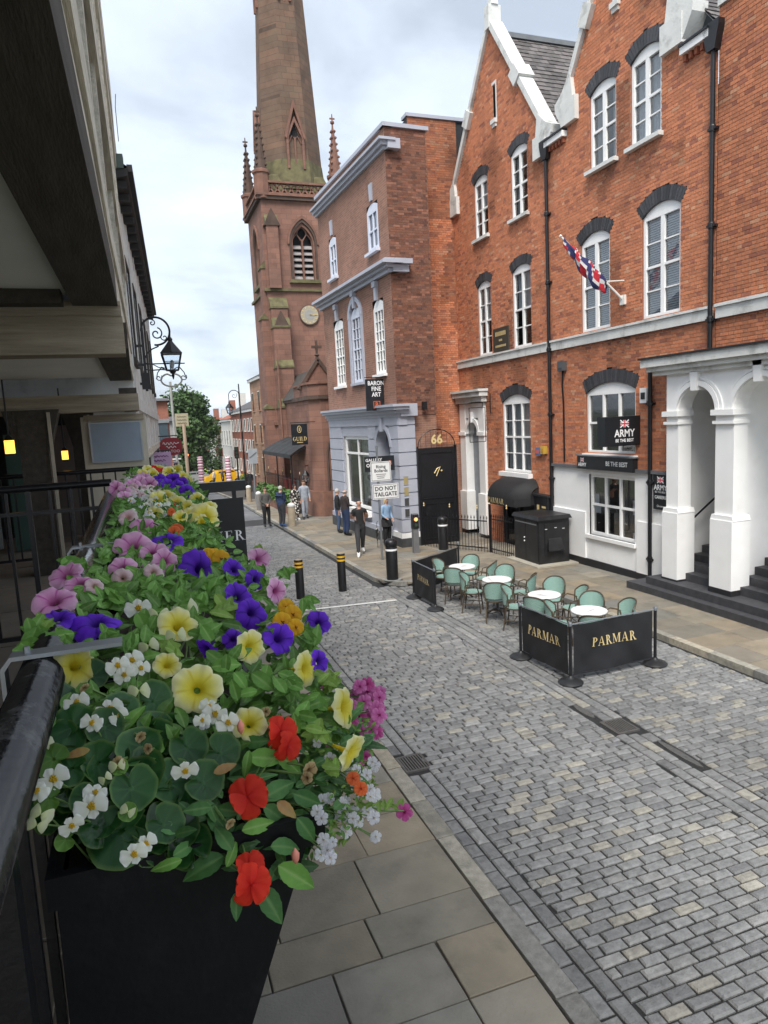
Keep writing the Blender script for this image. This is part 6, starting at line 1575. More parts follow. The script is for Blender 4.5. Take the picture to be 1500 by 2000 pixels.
# ------------------------------------------------------------------ church bar: sign, awning, hedge, railings, lantern
t = thing('hanging_sign', 'square black GUILD sign with gold lettering on the church', 'sign', (0, 0, 0))
UY = 31.3; UP = Pl((0, UY), (1, 0), (0, -1)); a, b = at(568, 829, 'y', UY), at(602, 868, 'y', UY); uc_ = (a.x+b.x)/2
MB(UP).box(a.x, b.x, b.z, a.z, -.05, .0).build('board', m_signb, t)
serif_text('GUILD', .19, goldflat, t, UP, uc_, b.z+.28, .004, gap=.06, sx=.9); f = MB(UP); f.tube([(uc_+.09*math.cos(q), a.z-.24+.15*math.sin(q), .004) for q in [2*math.pi*k/16 for k in range(17)]], .014, 5); f.build('emblem', goldflat, t); MB(UP).tube([(uc_, a.z-.32, .004), (uc_, a.z-.16, .004)], .02, 5).build('emblem', goldflat, t)
MB(UP).box(uc_-.14, uc_+.14, b.z+.1, b.z+.13, .001, .004).build('lettering', goldflat, t)
MB(UP).tube([(a.x-.05, a.z+.07, -.02), (b.x+.4, a.z+.07, -.02)], .02, 6).build('arm', iron, t)
t = thing('awning', 'wide dark awning over the church terrace', 'awning', (0, 0, 0))
m_aw2 = mat('awning_charcoal', (.028, .03, .032), .8, .25, 2)
for k in range(5):
    y0, y1 = 33.2+k*1.6, 33.2+(k+1)*1.6-.02
    mb = MB(); vs = []
    for (x, z) in ((8.5, 3.5), (7.9, 3.26), (7.3, 2.98), (6.9, 2.74)):
        for i in range(5): vs.append((x, y0+(y1-y0)*i/4, z-.05*math.sin(math.pi*i/4)))
    mb.add(vs, [(j*5+i, j*5+i+1, j*5+i+6, j*5+i+5) for j in range(3) for i in range(4)])
    mb.add([(6.9, y0, 2.74), (6.9, y1, 2.74), (6.9, y1, 2.55), (6.9, y0, 2.55)], [(0, 1, 2, 3)]); mb.build('canopy_panel', m_aw2, t, fix=False)
for y in (33.2, 35, 37, 39, 41.2): MB().tube([(8.5, y, 3.42), (6.92, y, 2.68)], .03, 6).build('rib', iron, t)
for y in (33.3, 37, 41.1): MB().tube([(6.95, y, -.4), (6.95, y, 2.7)], .035, 6).build('support', iron, t)
hd = thing('hedge', 'long clipped green hedge in front of the church terrace', 'hedge', (0, 0, 0))
m_leafh = mat('hedge_leaf', (.075, .16, .035), .6, .35, 6); mb = MB(); rr = random.Random(9)
for i in range(2600):
    y = rr.uniform(33.4, 43); x = 6.95+rr.uniform(-.28, .28); z = gz(y)+.45+rr.uniform(0, .75); a_ = rr.uniform(0, 6.28); s_ = rr.uniform(.05, .1); e_ = rr.uniform(-.6, .6)
    dx_, dy_ = math.cos(a_)*s_, math.sin(a_)*s_; mb.add([(x-dx_, y-dy_, z-s_*e_), (x+dy_*.5, y-dx_*.5, z+s_*.5), (x+dx_, y+dy_, z+s_*e_), (x-dy_*.5, y+dx_*.5, z-s_*.3)], [(0, 1, 2, 3)])
o = mb.build('foliage', m_leafh, hd, fix=False, kind='stuff')
MB().box(6.72, 7.2, 33.4, 43, -.8, .15).build('planter_wall', m_sand, hd)
t = spear_rail('iron_railing', 'dark terrace railing behind the hedge at the church', 'railing', (7.35, 33.4), (7.35, 43.0), 1.75, .24)
for i, y in enumerate((34.0, 35.0, 36.2, 37.2, 38.4, 39.6)):
    tt = thing('terrace_seat', ['nearest', 'second', 'third', 'fourth', 'fifth', 'farthest'][i]+' '+('red' if i > 2 else 'grey')+' seat back on the church terrace, counted from the porch', 'seat', (7.9, y, gz(y)+.1), 0, 'seats on the church terrace')
    mm = mat('seat_red', (.35, .05, .04), .7) if i > 2 else mat('seat_grey', (.25, .23, .22), .7)
    MB().box(-.06, 0, -.3, .3, .5, 1.55).build('backrest', mm, tt); MB().box(0, .45, -.3, .3, .45, .52).build('seat', mm, tt)
    for (x_, y_) in ((-.03, -.25), (-.03, .25), (.4, -.25), (.4, .25)): MB().tube([(x_, y_, 0), (x_, y_, .46)], .02, 5).build('leg', iron, tt)
t = thing('wall_lantern', 'black lantern under the church awning', 'lantern', (7.55, 33.0, 1.2)); lantern(t, 0, .98, 1.0)
MB().box(.0, .35, -.02, .02, .95, .99).build('bracket', iron, t)
# ================================================================== PEOPLE
m_skin = mat('skin', (.50, .29, .21), .5, .08, 10, sub=.1)
def cloth(n, c): return mat('cloth_'+n, c, .85, .2, 9, .2, 40)
m_eye = mat('eye', (.03, .025, .02), .3)
def person(label, loc, rz, h=1.76, top=None, legs=None, shoes=None, hair=None, hairstyle='short', arms=None, feet=None, sleeves='long', fat=1.0, lean=0., skirt=None, group='pedestrians'):
    """one continuous skinned body (facing local +y), clothes by body region; head features and hair as children"""
    t = thing('person', label, 'person', loc, rz, group); k = h/1.76
    arms = arms or {}; feet = feet or {}
    J = {}; E_ = []
    def j(n, x, y, z, rx, ry=None): J[n] = (x, y, z, rx, ry or rx)
    j('pelvis', 0, 0, .95, .155*fat, .115*fat); j('spine', 0, .005+lean*.3, 1.15, .145*fat, .11*fat); j('chest', 0, lean*.7, 1.34, .165*fat, .115*fat); j('collar', 0, lean*.9, 1.46, .085, .075)
    j('neck', 0, .008+lean, 1.53, .052, .055); j('chin', 0, .03+lean, 1.585, .058, .072); j('head', 0, .022+lean, 1.655, .074, .09); j('crown', 0, .012+lean, 1.715, .058, .07)
    E_ += [('pelvis', 'spine'), ('spine', 'chest'), ('chest', 'collar'), ('collar', 'neck'), ('neck', 'chin'), ('chin', 'head'), ('head', 'crown')]
    for s, sg in (('L', -1), ('R', 1)):
        a = arms.get(s, ((sg*.225, -.02, 1.16), (sg*.235, .06, .93)))
        j('sho'+s, sg*.165, lean*.8, 1.425, .068*fat, .07*fat); j('elb'+s, *a[0], .046); j('wri'+s, *a[1], .032)
        e = Vector(a[1])-Vector(a[0]); e.normalize(); w_ = Vector(a[1]); side = e.cross(Vector((0, 0, 1))); side = side.normalized() if side.length > .1 else Vector((0, 1, 0))
        p = w_+e*.055; j('palm'+s, *p, .032, .024); E_ += [('collar', 'sho'+s), ('sho'+s, 'elb'+s), ('elb'+s, 'wri'+s), ('wri'+s, 'palm'+s)]
        for f in range(4):
            q = p+e*(.04)+side*(f-1.5)*.017; q2 = q+e*(.045 if f in (1, 2) else .034)+Vector((0, .012, -.004)); j(f'f{f}a'+s, *q, .0095); j(f'f{f}b'+s, *q2, .008); E_ += [('palm'+s, f'f{f}a'+s), (f'f{f}a'+s, f'f{f}b'+s)]
        q = w_+e*.04+side*.035*(1 if sg > 0 else -1)+Vector((0, .02, 0)); j('tha'+s, *q, .010); E_.append(('wri'+s, 'tha'+s))
        ft_ = feet.get(s, (sg*.1, 0, .08, 0.)); kn = ((ft_[0]+sg*.09)/2, ft_[1]*.5+.035, .50+ft_[2]*.25)
        j('hip'+s, sg*.088, 0, .90, .092*fat, .1*fat); j('kne'+s, *kn, .062); j('ank'+s, ft_[0], ft_[1]-.02, ft_[2]+.01, .045); j('ball'+s, ft_[0]+sg*.015, ft_[1]+.10, max(.035, ft_[2]-.045), .042, .034); j('toe'+s, ft_[0]+sg*.02, ft_[1]+.17, max(.03, ft_[2]-.05), .034, .026)
        E_ += [('pelvis', 'hip'+s), ('hip'+s, 'kne'+s), ('kne'+s, 'ank'+s), ('ank'+s, 'ball'+s), ('ball'+s, 'toe'+s)]
    for n_ in list(J):
        q_ = J[n_]; g_ = 1.0 if n_[0] == 'f' or n_[:2] == 'th' else 1.12 if n_ in ('head', 'crown', 'chin', 'neck') else 1.34
        J[n_] = (q_[0], q_[1], q_[2], q_[3]*g_, q_[4]*g_)
    names_ = list(J); idx = {n: i for i, n in enumerate(names_)}
    me = bpy.data.meshes.new('body'); me.from_pydata([tuple(c*k for c in J[n][:3]) for n in names_], [(idx[a], idx[b]) for a, b in E_], [])
    o = bpy.data.objects.new('tmp_body', me); COL.objects.link(o); md = o.modifiers.new('s', 'SKIN'); md.use_smooth_shade = True; md.branch_smoothing = .6
    for i, n in enumerate(names_):
        sv = me.skin_vertices[0].data[i]; sv.radius = (J[n][3]*k, J[n][4]*k); sv.use_root = (n == 'pelvis')
    sb = o.modifiers.new('d', 'SUBSURF'); sb.levels = 1; sb.render_levels = 1
    dg = bpy.context.evaluated_depsgraph_get(); ev = o.evaluated_get(dg); m2 = bpy.data.meshes.new_from_object(ev); bpy.data.objects.remove(o)
    # which cloth belongs where: nearest bone
    segs = [(Vector(J[a][:3])*k, Vector(J[b][:3])*k, a, b) for a, b in E_]
    mats_ = [m_skin, top, legs, shoes]
    for m in mats_: m2.materials.append(m)
    def region(c):
        best = None; bd = 9
        for a, b, na, nb in segs:
            ab = b-a; t_ = max(0, min(1, (c-a).dot(ab)/ab.length_squared)); d = (c-(a+ab*t_)).length
            if d < bd: bd = d; best = (na, nb, t_)
        na, nb, t_ = best
        if nb in ('neck', 'chin', 'head', 'crown'): return 0 if not (nb == 'neck' and t_ < .35) else 1
        if nb[:3] == 'elb': return 1 if sleeves != 'none' and (sleeves == 'long' or t_ < .62) else 0
        if nb[:3] == 'wri': return 1 if sleeves == 'long' else 0
        if nb[:3] in ('pal', 'tha') or nb[0] == 'f': return 0
        if nb[:3] in ('hip', 'kne'): return 2
        if nb[:3] == 'ank': return 2 if t_ < .9 else 3
        if nb[:3] in ('bal', 'toe'): return 3
        if na == 'pelvis' and nb == 'spine': return 1
        return 1
    for p in m2.polygons: p.material_index = region(p.center); p.use_smooth = True
    b = bpy.data.objects.new('body', m2); COL.objects.link(b); b.parent = t
    hx, hy, hz = J['head'][0]*k, J['head'][1]*k, J['head'][2]*k
    # face
    f = MB(); f.lathe([(.001, -.02), (.012, -.012), (.007, .012), (.001, .02)], (hx, hy+.098*k, hz-.01), 6); f.build('nose', m_skin, t)
    for sg in (-1, 1):
        MB().lathe([(.001, -.009), (.011, 0), (.001, .009)], (hx+sg*.031*k, hy+.085*k, hz+.015*k), 6).build('eye', m_eye, t)
        MB().lathe([(.001, -.028), (.014, 0), (.001, .03)], (hx+sg*.078*k, hy-.005, hz), 6).build('ear', m_skin, t)
    MB().box(hx-.022, hx+.022, hy+.083*k, hy+.09*k, hz-.052, hz-.044).build('mouth', mat('lips', (.35, .14, .12), .5), t)
    if hair:
        n, m_ = 14, 7; vs = []; long_ = hairstyle == 'long'
        for jj in range(m_+1):
            ph = math.pi*.5*(1-jj/m_)
            for i in range(n):
                a = 2*math.pi*i/n; front = max(0, math.sin(a)); r = math.cos(ph if jj else 0)
                low = (-.02+.075*front) if not long_ else (-.17+.22*front if front > .0 else -.18)
                z = hz+.03*k+(.1*k)*math.sin(math.pi/2*jj/m_) if jj else hz+.02*k+low*k
                rr = math.cos(math.pi/2*jj/m_)*1.0 if jj else (1.0 if not long_ else 1.08)
                vs.append((hx+.086*k*rr*math.cos(a), hy-.006+.098*k*rr*math.sin(a)*(1 if jj or front == 0 else .98), z))
        if hairstyle != 'bald':
            MB().add(vs, [(q*n+i, q*n+(i+1) % n, (q+1)*n+(i+1) % n, (q+1)*n+i) for q in range(m_) for i in range(n)]).build('hair', hair, t, smooth=True)
        else:
            MB().lathe([(.083*k, -.03), (.088*k, .0), (.083*k, .025)], (hx, hy-.015, hz), 12, 1, .95).build('hair', hair, t, smooth=True)
    if skirt:
        z1, z0, r0_, r1_ = skirt[:4]; mb = MB(); n = 20
        mb.loft([[((r0_+(r1_-r0_)*q/4)*math.cos(2*math.pi*i/n)*(1+.05*math.sin(i*2.2)*q/4)*k, (r0_+(r1_-r0_)*q/4)*.82*math.sin(2*math.pi*i/n)*k, (z1+(z0-z1)*q/4)*k) for i in range(n)] for q in range(5)], cap=False); mb.build('skirt', skirt[4], t, smooth=True)
    return t
def pav(px, py):
    d = fw + rt*((px-750)/FPX) - up*((py-1000)/FPX); z = -.2
    for _ in range(14): q = CAM+d*((z-CAM.z)/d.z); z = gz(q.y)+.105
    return q.x, q.y, z
BK = cloth('black', (.016, .016, .018)); NV = cloth('navy', (.02, .035, .085)); GR = cloth('grey', (.09, .085, .08)); LG = cloth('light_grey', (.30, .33, .38)); JN = cloth('jeans', (.05, .08, .15)); DK = cloth('dark_brown', (.035, .025, .025)); DN = cloth('denim', (.22, .33, .47)); CH_ = cloth('charcoal', (.035, .035, .04))
WS = mat('white_shoe', (.7, .7, .68), .5); BS = mat('black_shoe', (.015, .015, .015), .4); US = mat('blue_shoe', (.05, .12, .3), .5)
HB = mat('hair_brown', (.10, .06, .035), .7); HG = mat('hair_grey', (.42, .40, .38), .7); HBL = mat('hair_blonde', (.50, .38, .2), .6); HK = mat('hair_black', (.015, .012, .01), .5); BR = mat('beard', (.2, .09, .05), .8)
m_floral = mat('floral_cloth', (.25, .25, .25), .85, .0); 
# black-and-white floral print
def floral():
    m = bpy.data.materials.new('floral_print'); m.use_nodes = True; n = m.node_tree; b = n.nodes['Principled BSDF']; t_ = n.nodes.new('ShaderNodeTexCoord'); v = n.nodes.new('ShaderNodeTexVoronoi'); v.inputs['Scale'].default_value = 11; n.links.new(t_.outputs['Object'], v.inputs['Vector'])
    r_ = n.nodes.new('ShaderNodeValToRGB'); r_.color_ramp.elements[0].position = .38; r_.color_ramp.elements[0].color = (.62, .58, .52, 1); r_.color_ramp.elements[1].position = .46; r_.color_ramp.elements[1].color = (.015, .015, .015, 1); n.links.new(v.outputs['Distance'], r_.inputs[0]); n.links.new(r_.outputs[0], b.inputs['Base Color']); b.inputs['Roughness'].default_value = .85; return m
FL = floral()
person('man in black v-neck shirt and white shoes walking with raised forearms', pav(706, 1084), R(168), 1.78, BK, CH_, WS, BR, 'bald', {'L': ((-.24, -.04, 1.18), (-.2, .17, 1.30)), 'R': ((.25, -.03, 1.18), (.27, .17, 1.28))}, {'L': (-.08, -.30, .15), 'R': (.11, .30, .08)}, 'short', 1.03)
person('blonde woman in denim jacket and black dress beside the sign post', pav(757, 1066), R(200), 1.66, DN, BK, BS, HBL, 'long', {'L': ((-.22, -.03, 1.16), (-.2, .1, .98)), 'R': ((.22, 0, 1.16), (.17, .17, 1.06))}, None, 'long', .95, 0, (1.0, .72, .17, .25, BK))
person('man in black jacket standing farthest left at the gallery window', pav(662, 1040), R(255), 1.72, BK, JN, BS, HG, 'short')
person('bald man in dark brown jacket and navy trousers by the gallery window', pav(677, 1046), R(285), 1.78, DK, NV, BS, HG, 'bald', {'R': ((.22, .02, 1.16), (.14, .22, 1.12))}, None, 'long', 1.1)
person('man in grey jumper and black trousers with hands clasped near the kerb', pav(522, 1028), R(190), 1.72, GR, BK, BS, HB, 'short', {'L': ((-.23, 0, 1.17), (-.05, .17, 1.0)), 'R': ((.23, 0, 1.17), (.05, .17, 1.0))}, {'L': (-.12, 0, .08), 'R': (.12, .05, .08)}, 'long', 1.05)
person('man in navy padded jacket and blue shoes beside the stone bollard', pav(552, 1029), R(-60), 1.76, NV, CH_, US, HG, 'short', {'R': ((.2, .06, 1.17), (.1, .22, 1.1))}, None, 'long', 1.22)
person('dark haired woman in black and white floral dress behind the stone bollard', pav(579, 1016), R(200), 1.66, FL, FL, WS, HK, 'long', None, None, 'long', .92, 0, (1.0, .35, .16, .27, FL))
person('man in pale grey suit walking by the church porch', pav(597, 1013), R(175), 1.8, LG, LG, BS, HB, 'short', None, {'L': (-.09, -.14, .1), 'R': (.1, .16, .08)}, 'long', 1.02)
# furled umbrella beside the blonde woman
c = pav(738, 1070)
t = thing('umbrella', 'furled black and white umbrella hanging by the blonde woman', 'umbrella', c)
MB().lathe([(.004, .12), (.02, .3), (.05, .55), (.055, .62), (.01, .66)], n=10).build('canopy', FL, t); MB().tube([(0, 0, 0.02), (0, 0, .85), (.03, 0, .9), (.06, 0, .87)], .008, 6).build('shaft', BS, t)
# ================================================================== FLOWER BOXES
rf = random.Random(77)
def petal_mat(name, rough=.45, trans=.25, spec=.3, coat=0.):
    m = bpy.data.materials.new(name); m.use_nodes = True; n = m.node_tree; b = n.nodes['Principled BSDF']; L = n.links.new; out_ = n.nodes['Material Output']
    a = n.nodes.new('ShaderNodeAttribute'); a.attribute_name = 'col'
    oi = n.nodes.new('ShaderNodeObjectInfo'); mr = n.nodes.new('ShaderNodeMapRange'); mr.inputs[3].default_value = .82; mr.inputs[4].default_value = 1.15; L(oi.outputs['Random'], mr.inputs[0])
    sc_ = n.nodes.new('ShaderNodeVectorMath'); sc_.operation = 'SCALE'; L(a.outputs['Color'], sc_.inputs[0]); L(mr.outputs[0], sc_.inputs['Scale'])
    t_ = n.nodes.new('ShaderNodeTexCoord'); nz = n.nodes.new('ShaderNodeTexNoise'); nz.inputs['Scale'].default_value = 70; nz.inputs['Detail'].default_value = 4; L(t_.outputs['Object'], nz.inputs['Vector'])
    bp = n.nodes.new('ShaderNodeBump'); bp.inputs['Strength'].default_value = .35; bp.inputs['Distance'].default_value = .004; L(nz.outputs[0], bp.inputs['Height']); L(bp.outputs[0], b.inputs['Normal'])
    L(sc_.outputs[0], b.inputs['Base Color']); b.inputs['Roughness'].default_value = rough; b.inputs['Specular IOR Level'].default_value = spec
    if coat: b.inputs['Coat Weight'].default_value = coat; b.inputs['Coat Roughness'].default_value = .15
    tr_ = n.nodes.new('ShaderNodeBsdfTranslucent'); L(sc_.outputs[0], tr_.inputs[0]); mi = n.nodes.new('ShaderNodeMixShader'); mi.inputs[0].default_value = trans
    L(b.outputs[0], mi.inputs[1]); L(tr_.outputs[0], mi.inputs[2]); L(mi.outputs[0], out_.inputs[0]); return m
m_petal = petal_mat('petal', .55, .38); m_leaf = petal_mat('leaf', .45, .22, .35); m_begleaf = petal_mat('begonia_leaf', .24, .1, .35, .05)
m_stem = mat('green_stem', (.13, .22, .06), .5, .2, 30)
def lerp(a, b, k): return tuple(x+(y-x)*k for x, y in zip(a, b))
def to_mesh(name, vs, fs, cols, m, smooth=True):
    """cols per vertex"""
    me = bpy.data.meshes.new(name); me.from_pydata(vs, [], fs); me.materials.append(m)
    a = me.color_attributes.new('col', 'FLOAT_COLOR', 'POINT'); a.data.foreach_set('color', [x for c in cols for x in (*c, 1)])
    if smooth: me.polygons.foreach_set('use_smooth', [True]*len(fs))
    return me
def petunia_mesh(seed, cin, cmid, cout, vein, veink=.35, lobes=5):
    """fused trumpet: narrow tube, throat, wide ruffled five-lobed limb; limb radius 1"""
    r_ = random.Random(seed); n = 50; prof = [(.07, -1.35), (.08, -1.0), (.11, -.6), (.17, -.3), (.26, -.13), (.42, -.04), (.6, .0), (.78, .02), (.92, .02), (1.0, .0)]
    fa = r_.uniform(0, 6); fold = r_.uniform(-.38, .28); skew = r_.uniform(-.2, .2)
    ph = r_.uniform(0, 6); ph2 = r_.uniform(0, 6); vs = []; cols = []; k5 = [r_.uniform(.93, 1.07) for _ in range(lobes)]
    for j, (r, z) in enumerate(prof):
        f = max(0, (r-.3)/.7)
        for i in range(n):
            a = 2*math.pi*i/n; l = (a/(2*math.pi)*lobes) % 1; lob = 1-.13*f*f*abs(2*l-1)**3*1.0
            kk = k5[int(a/(2*math.pi)*lobes) % lobes]
            rr = r*lob*(1+(kk-1)*f)*(1+.025*f*math.sin(a*11+ph))
            zz = z+f*f*(.07*math.sin(a*2+ph)+.06*math.sin(a*5+ph2)+.045*math.sin(a*13+ph*2)*f)-.12*f*f*f
            fx_ = rr*math.cos(a-fa); zz += f*(fold*fx_*fx_+skew*fx_)+.05*f*f*math.sin(a*8+ph2*2)
            vs.append((rr*math.cos(a), rr*math.sin(a), zz))
            v = abs(math.sin(a*lobes/2*1.0)); vn = (1-v)**6+.5*max(0, math.cos(a*15))**8
            c = lerp(cin, cmid, min(1, max(0, (r-.15)/.35))) if r < .5 else lerp(cmid, cout, (r-.5)/.5)
            c = lerp(c, vein, min(1, vn*veink*(1 if .12 < r < .9 else .3))); cols.append(c)
    fs = [(j*n+i, j*n+(i+1) % n, (j+1)*n+(i+1) % n, (j+1)*n+i) for j in range(len(prof)-1) for i in range(n)]
    return to_mesh('petunia', vs, fs, cols, m_petal)
def petals_mesh(seed, petals, centre=None, name='blossom'):
    """petals: (angle, length, width, droop, colour_in, colour_out, notch)"""
    r_ = random.Random(seed); vs = []; fs = []; cols = []
    for (a, ln, wd, dr, c0_, c1_, notch) in petals:
        b = len(vs); nu, nv = 8, 8; z0 = r_.uniform(-.09, .09)
        for j in range(nv+1):
            s = j/nv; w_ = wd*math.sin(math.pi*min(.5+.0, s*.5)*1.0)**.7*(1 if s < .7 else math.sqrt(max(.02, 1-((s-.7)/.3)**2*.85)))
            for i in range(nu+1):
                t_ = 2*i/nu-1; rad = ln*s*(1-notch*(1-abs(t_))*(s > .95)); x = rad*(1-.12*t_*t_*s); y = w_*t_
                z = z0+.12*ln*s-dr*s*s*ln-.1*wd*t_*t_+.05*math.sin(t_*5+a*3+s*4)*ln*s
                vs.append((x*math.cos(a)-y*math.sin(a), x*math.sin(a)+y*math.cos(a), z)); cols.append(lerp(c0_, c1_, s))
        fs += [(b+j*(nu+1)+i, b+j*(nu+1)+i+1, b+(j+1)*(nu+1)+i+1, b+(j+1)*(nu+1)+i) for j in range(nv) for i in range(nu)]
    if centre:
        cr_, cc, nn = centre
        for k in range(nn):
            a = k*2.4; rr = cr_*math.sqrt(k/nn); b = len(vs); c = (rr*math.cos(a), rr*math.sin(a), .1); s_ = cr_*.42
            vs += [(c[0]+s_, c[1], c[2]), (c[0], c[1]+s_, c[2]), (c[0]-s_, c[1], c[2]), (c[0], c[1]-s_, c[2]), (c[0], c[1], c[2]+s_*1.3), (c[0], c[1], c[2]-s_*2)]
            fs += [(b, b+1, b+4), (b+1, b+2, b+4), (b+2, b+3, b+4), (b+3, b, b+4), (b+1, b, b+5), (b+2, b+1, b+5), (b+3, b+2, b+5), (b, b+3, b+5)]; cols += [cc]*6
    return to_mesh(name, vs, fs, cols, m_petal)
def leaf_mesh(seed, kind, c0_, c1_, cv, m):
    """kind 'oval': pointed leaf along +x, unit length; kind 'round': cupped begonia leaf, unit radius"""
    r_ = random.Random(seed); vs = []; fs = []; cols = []
    if kind == 'oval':
        nu, nv = 8, 14; cur = r_.uniform(.1, .45); tw = r_.uniform(-.25, .25); wd = r_.uniform(.17, .27)
        for j in range(nv+1):
            s = j/nv; w_ = wd*(math.sin(math.pi*s**.8)**.85 if 0 < s < 1 else .0)+.012
            for i in range(nu+1):
                t_ = 2*i/nu-1; x = s; y = w_*t_*(1+.04*math.sin(j*2.2)*(abs(t_) > .9)); z = .12*abs(t_)*w_*2.2-cur*s*s+tw*t_*s*w_*2+.025*math.sin(s*22)*abs(t_)*(1-abs(t_))*2
                vs.append((x, y, z)); mid = math.exp(-(t_/.14)**2)*.8; sv = max(0, math.cos((s*9-abs(t_)*1.6)*2*math.pi))**10*.35*(1-abs(t_))
                cols.append(lerp(lerp(c0_, c1_, .5+.5*math.sin(seed+s*3)), cv, min(1, mid+sv)))
        fs = [(j*(nu+1)+i, j*(nu+1)+i+1, (j+1)*(nu+1)+i+1, (j+1)*(nu+1)+i) for j in range(nv) for i in range(nu)]
    else:
        n, m_ = 28, 7; vs.append((0, 0, 0)); cols.append(cv); asym = r_.uniform(.08, .25); cup = r_.uniform(.12, .35)
        for j in range(1, m_+1):
            s = j/m_
            for i in range(n):
                a = 2*math.pi*i/n; notch = 1-.55*math.exp(-((a-math.pi)/.28)**2); R_ = s*notch*(1+asym*math.sin(a))*(1+.02*math.sin(a*9))
                z = cup*s*s-.28*s*s*max(0, math.cos(a))**2+.06*math.sin(a*7+s*3)*s*s+.05*math.sin(a*3+seed)*s
                vs.append((R_*math.cos(a)+.12, R_*math.sin(a), z)); v = max(0, math.cos(a*7))**16*(1-s*.6)*.5
                c = lerp(c0_, c1_, s*.5+.3*math.sin(a+seed)); c = lerp(c, cv, v)
                if j == m_: c = lerp(c, (.16, .26, .06), .55)
                cols.append(c)
        fs = [(0, 1+i, 1+(i+1) % n) for i in range(n)]+[(1+j*n+i, 1+(j+1)*n+i, 1+(j+1)*n+(i+1) % n, 1+j*n+(i+1) % n) for j in range(m_-1) for i in range(n)]
    return to_mesh(kind+'_leaf', vs, fs, cols, m)
YEL = [petunia_mesh(i, (.72, .56, .02), (.88, .78, .10), (.90, .88, .55), (.74, .6, .05), .6) for i in range(7)]
PUR = [petunia_mesh(10+i, (.04, .008, .18), (.13, .018, .58), (.19, .04, .78), (.045, .006, .3), .8) for i in range(7)]
PNK = [petunia_mesh(20+i, (.34, .06, .2), (.78, .34, .60), (.88, .54, .75), (.5, .08, .34), .85) for i in range(7)]
LPK = [petunia_mesh(30+i, (.6, .35, .3), (.80, .55, .58), (.82, .66, .68), (.65, .35, .42), .3) for i in range(2)]
W_ = (.90, .90, .85); W2 = (.78, .79, .62)
BEG = [petals_mesh(i, [(R(90), 1.0, .62, .1, W2, W_, .05), (R(-90), .95, .6, .15, W2, W_, .05), (R(0), .72, .34, .1, W2, W_, 0), (R(180), .7, .33, .1, W2, W_, 0)], (.2, (.75, .5, .03), 14), 'begonia_flower') for i in range(3)]
BEGB = [petals_mesh(7+i, [(R(80), .8, .6, .9, (.6, .66, .3), (.76, .77, .55), .05), (R(-100), .85, .62, .7, (.6, .66, .3), (.78, .78, .58), .05)], None, 'begonia_flower') for i in range(2)]
RD0, RD1 = (.66, .012, .008), (.90, .055, .022)
RED = [petals_mesh(40+i, [(R(92), .8, .52, -.25, RD0, RD1, .22), (R(15), 1.0, .46, .5, RD0, RD1, .16), (R(165), 1.0, .46, .55, RD0, RD1, .16), (R(-58), 1.05, .50, .1, RD0, RD1, .2), (R(-122), 1.0, .48, .15, RD0, RD1, .2)], (.06, (.4, .01, .02), 3), 'impatiens_flower') for i in range(3)]
def five(seed, c0_, c1_, cc, w_=.42, name='small_flower'): return petals_mesh(seed, [(R(72*k+90), 1.0, w_, .2, c0_, c1_, .08) for k in range(5)], (.16, cc, 5), name)
BAC = [five(50, (.78, .78, .8), (.82, .82, .84), (.6, .5, .1)), five(51, (.78, .76, .82), (.8, .8, .82), (.6, .45, .1))]
DIA = [five(60, (.45, .03, .2), (.68, .14, .42), (.3, .02, .1)), five(61, (.5, .06, .28), (.72, .25, .52), (.3, .02, .1))]
VIO = [five(70, (.75, .33, .01), (.80, .50, .02), (.12, .04, .02), .6), five(71, (.78, .6, .2), (.80, .70, .25), (.3, .15, .02), .6)]
ORA = [five(80, (.70, .10, .02), (.78, .18, .05), (.4, .05, .02), .6)]
G0, G1, GV = (.11, .26, .04), (.16, .35, .06), (.28, .45, .13)
OVL = [leaf_mesh(i, 'oval', G0, G1, GV, m_leaf) for i in range(6)]
IML = [leaf_mesh(20+i, 'oval', (.06, .17, .045), (.09, .23, .06), (.17, .31, .1), m_leaf) for i in range(4)]
YGL = [leaf_mesh(30+i, 'oval', (.17, .30, .04), (.22, .36, .06), (.3, .42, .12), m_leaf) for i in range(3)]
BGL = [leaf_mesh(40+i, 'round', (.014, .068, .016), (.032, .115, .026), (.055, .15, .04), m_begleaf) for i in range(5)]
BGY = [leaf_mesh(50+i, 'round', (.07, .17, .025), (.11, .24, .03), (.17, .3, .06), m_begleaf) for i in range(2)]

def put(name, me, parent, pos, z, scale, spin=0., up_hint=None):
    z = Vector(z).normalized(); h = Vector(up_hint) if up_hint is not None else Vector((0, 0, 1))
    x = h-z*h.dot(z)
    if x.length < 1e-3: x = Vector((1, 0, 0))-z*z.x
    x.normalize(); y = z.cross(x); M = Matrix((x, y, z)).transposed().to_4x4() @ Matrix.Rotation(spin, 4, 'Z')
    M = Matrix.Translation(pos) @ M @ Matrix.Scale(scale, 4)
    o = bpy.data.objects.new(name, me); COL.objects.link(o); o.parent = parent
    o.matrix_local = Matrix.Translation(-Vector(parent.location)) @ M if parent is not None else M
    return o
DEP = [(1800, 1.0), (1750, 1.02), (1700, 1.05), (1600, 1.10), (1500, 1.17), (1400, 1.27), (1300, 1.43), (1200, 1.70), (1150, 1.92), (1100, 2.25), (1050, 2.8), (1000, 3.6), (960, 4.7), (930, 6.2), (905, 8.0)]
def depth(py):
    for (a, b), (c, d) in zip(DEP[:-1], DEP[1:]):
        if a >= py >= c: return b+(d-b)*(a-py)/(a-c)
    return 1.0 if py > 1700 else 8.0
def spot(px, py, dy=0.): return at(px, py, 'y', depth(py)+dy)
def size(p, dpx): return dpx/2*(p-CAM).dot(fw)/FPX
def face(p, a, b): v = (CAM-p).normalized(); return v+rt*a+up*b

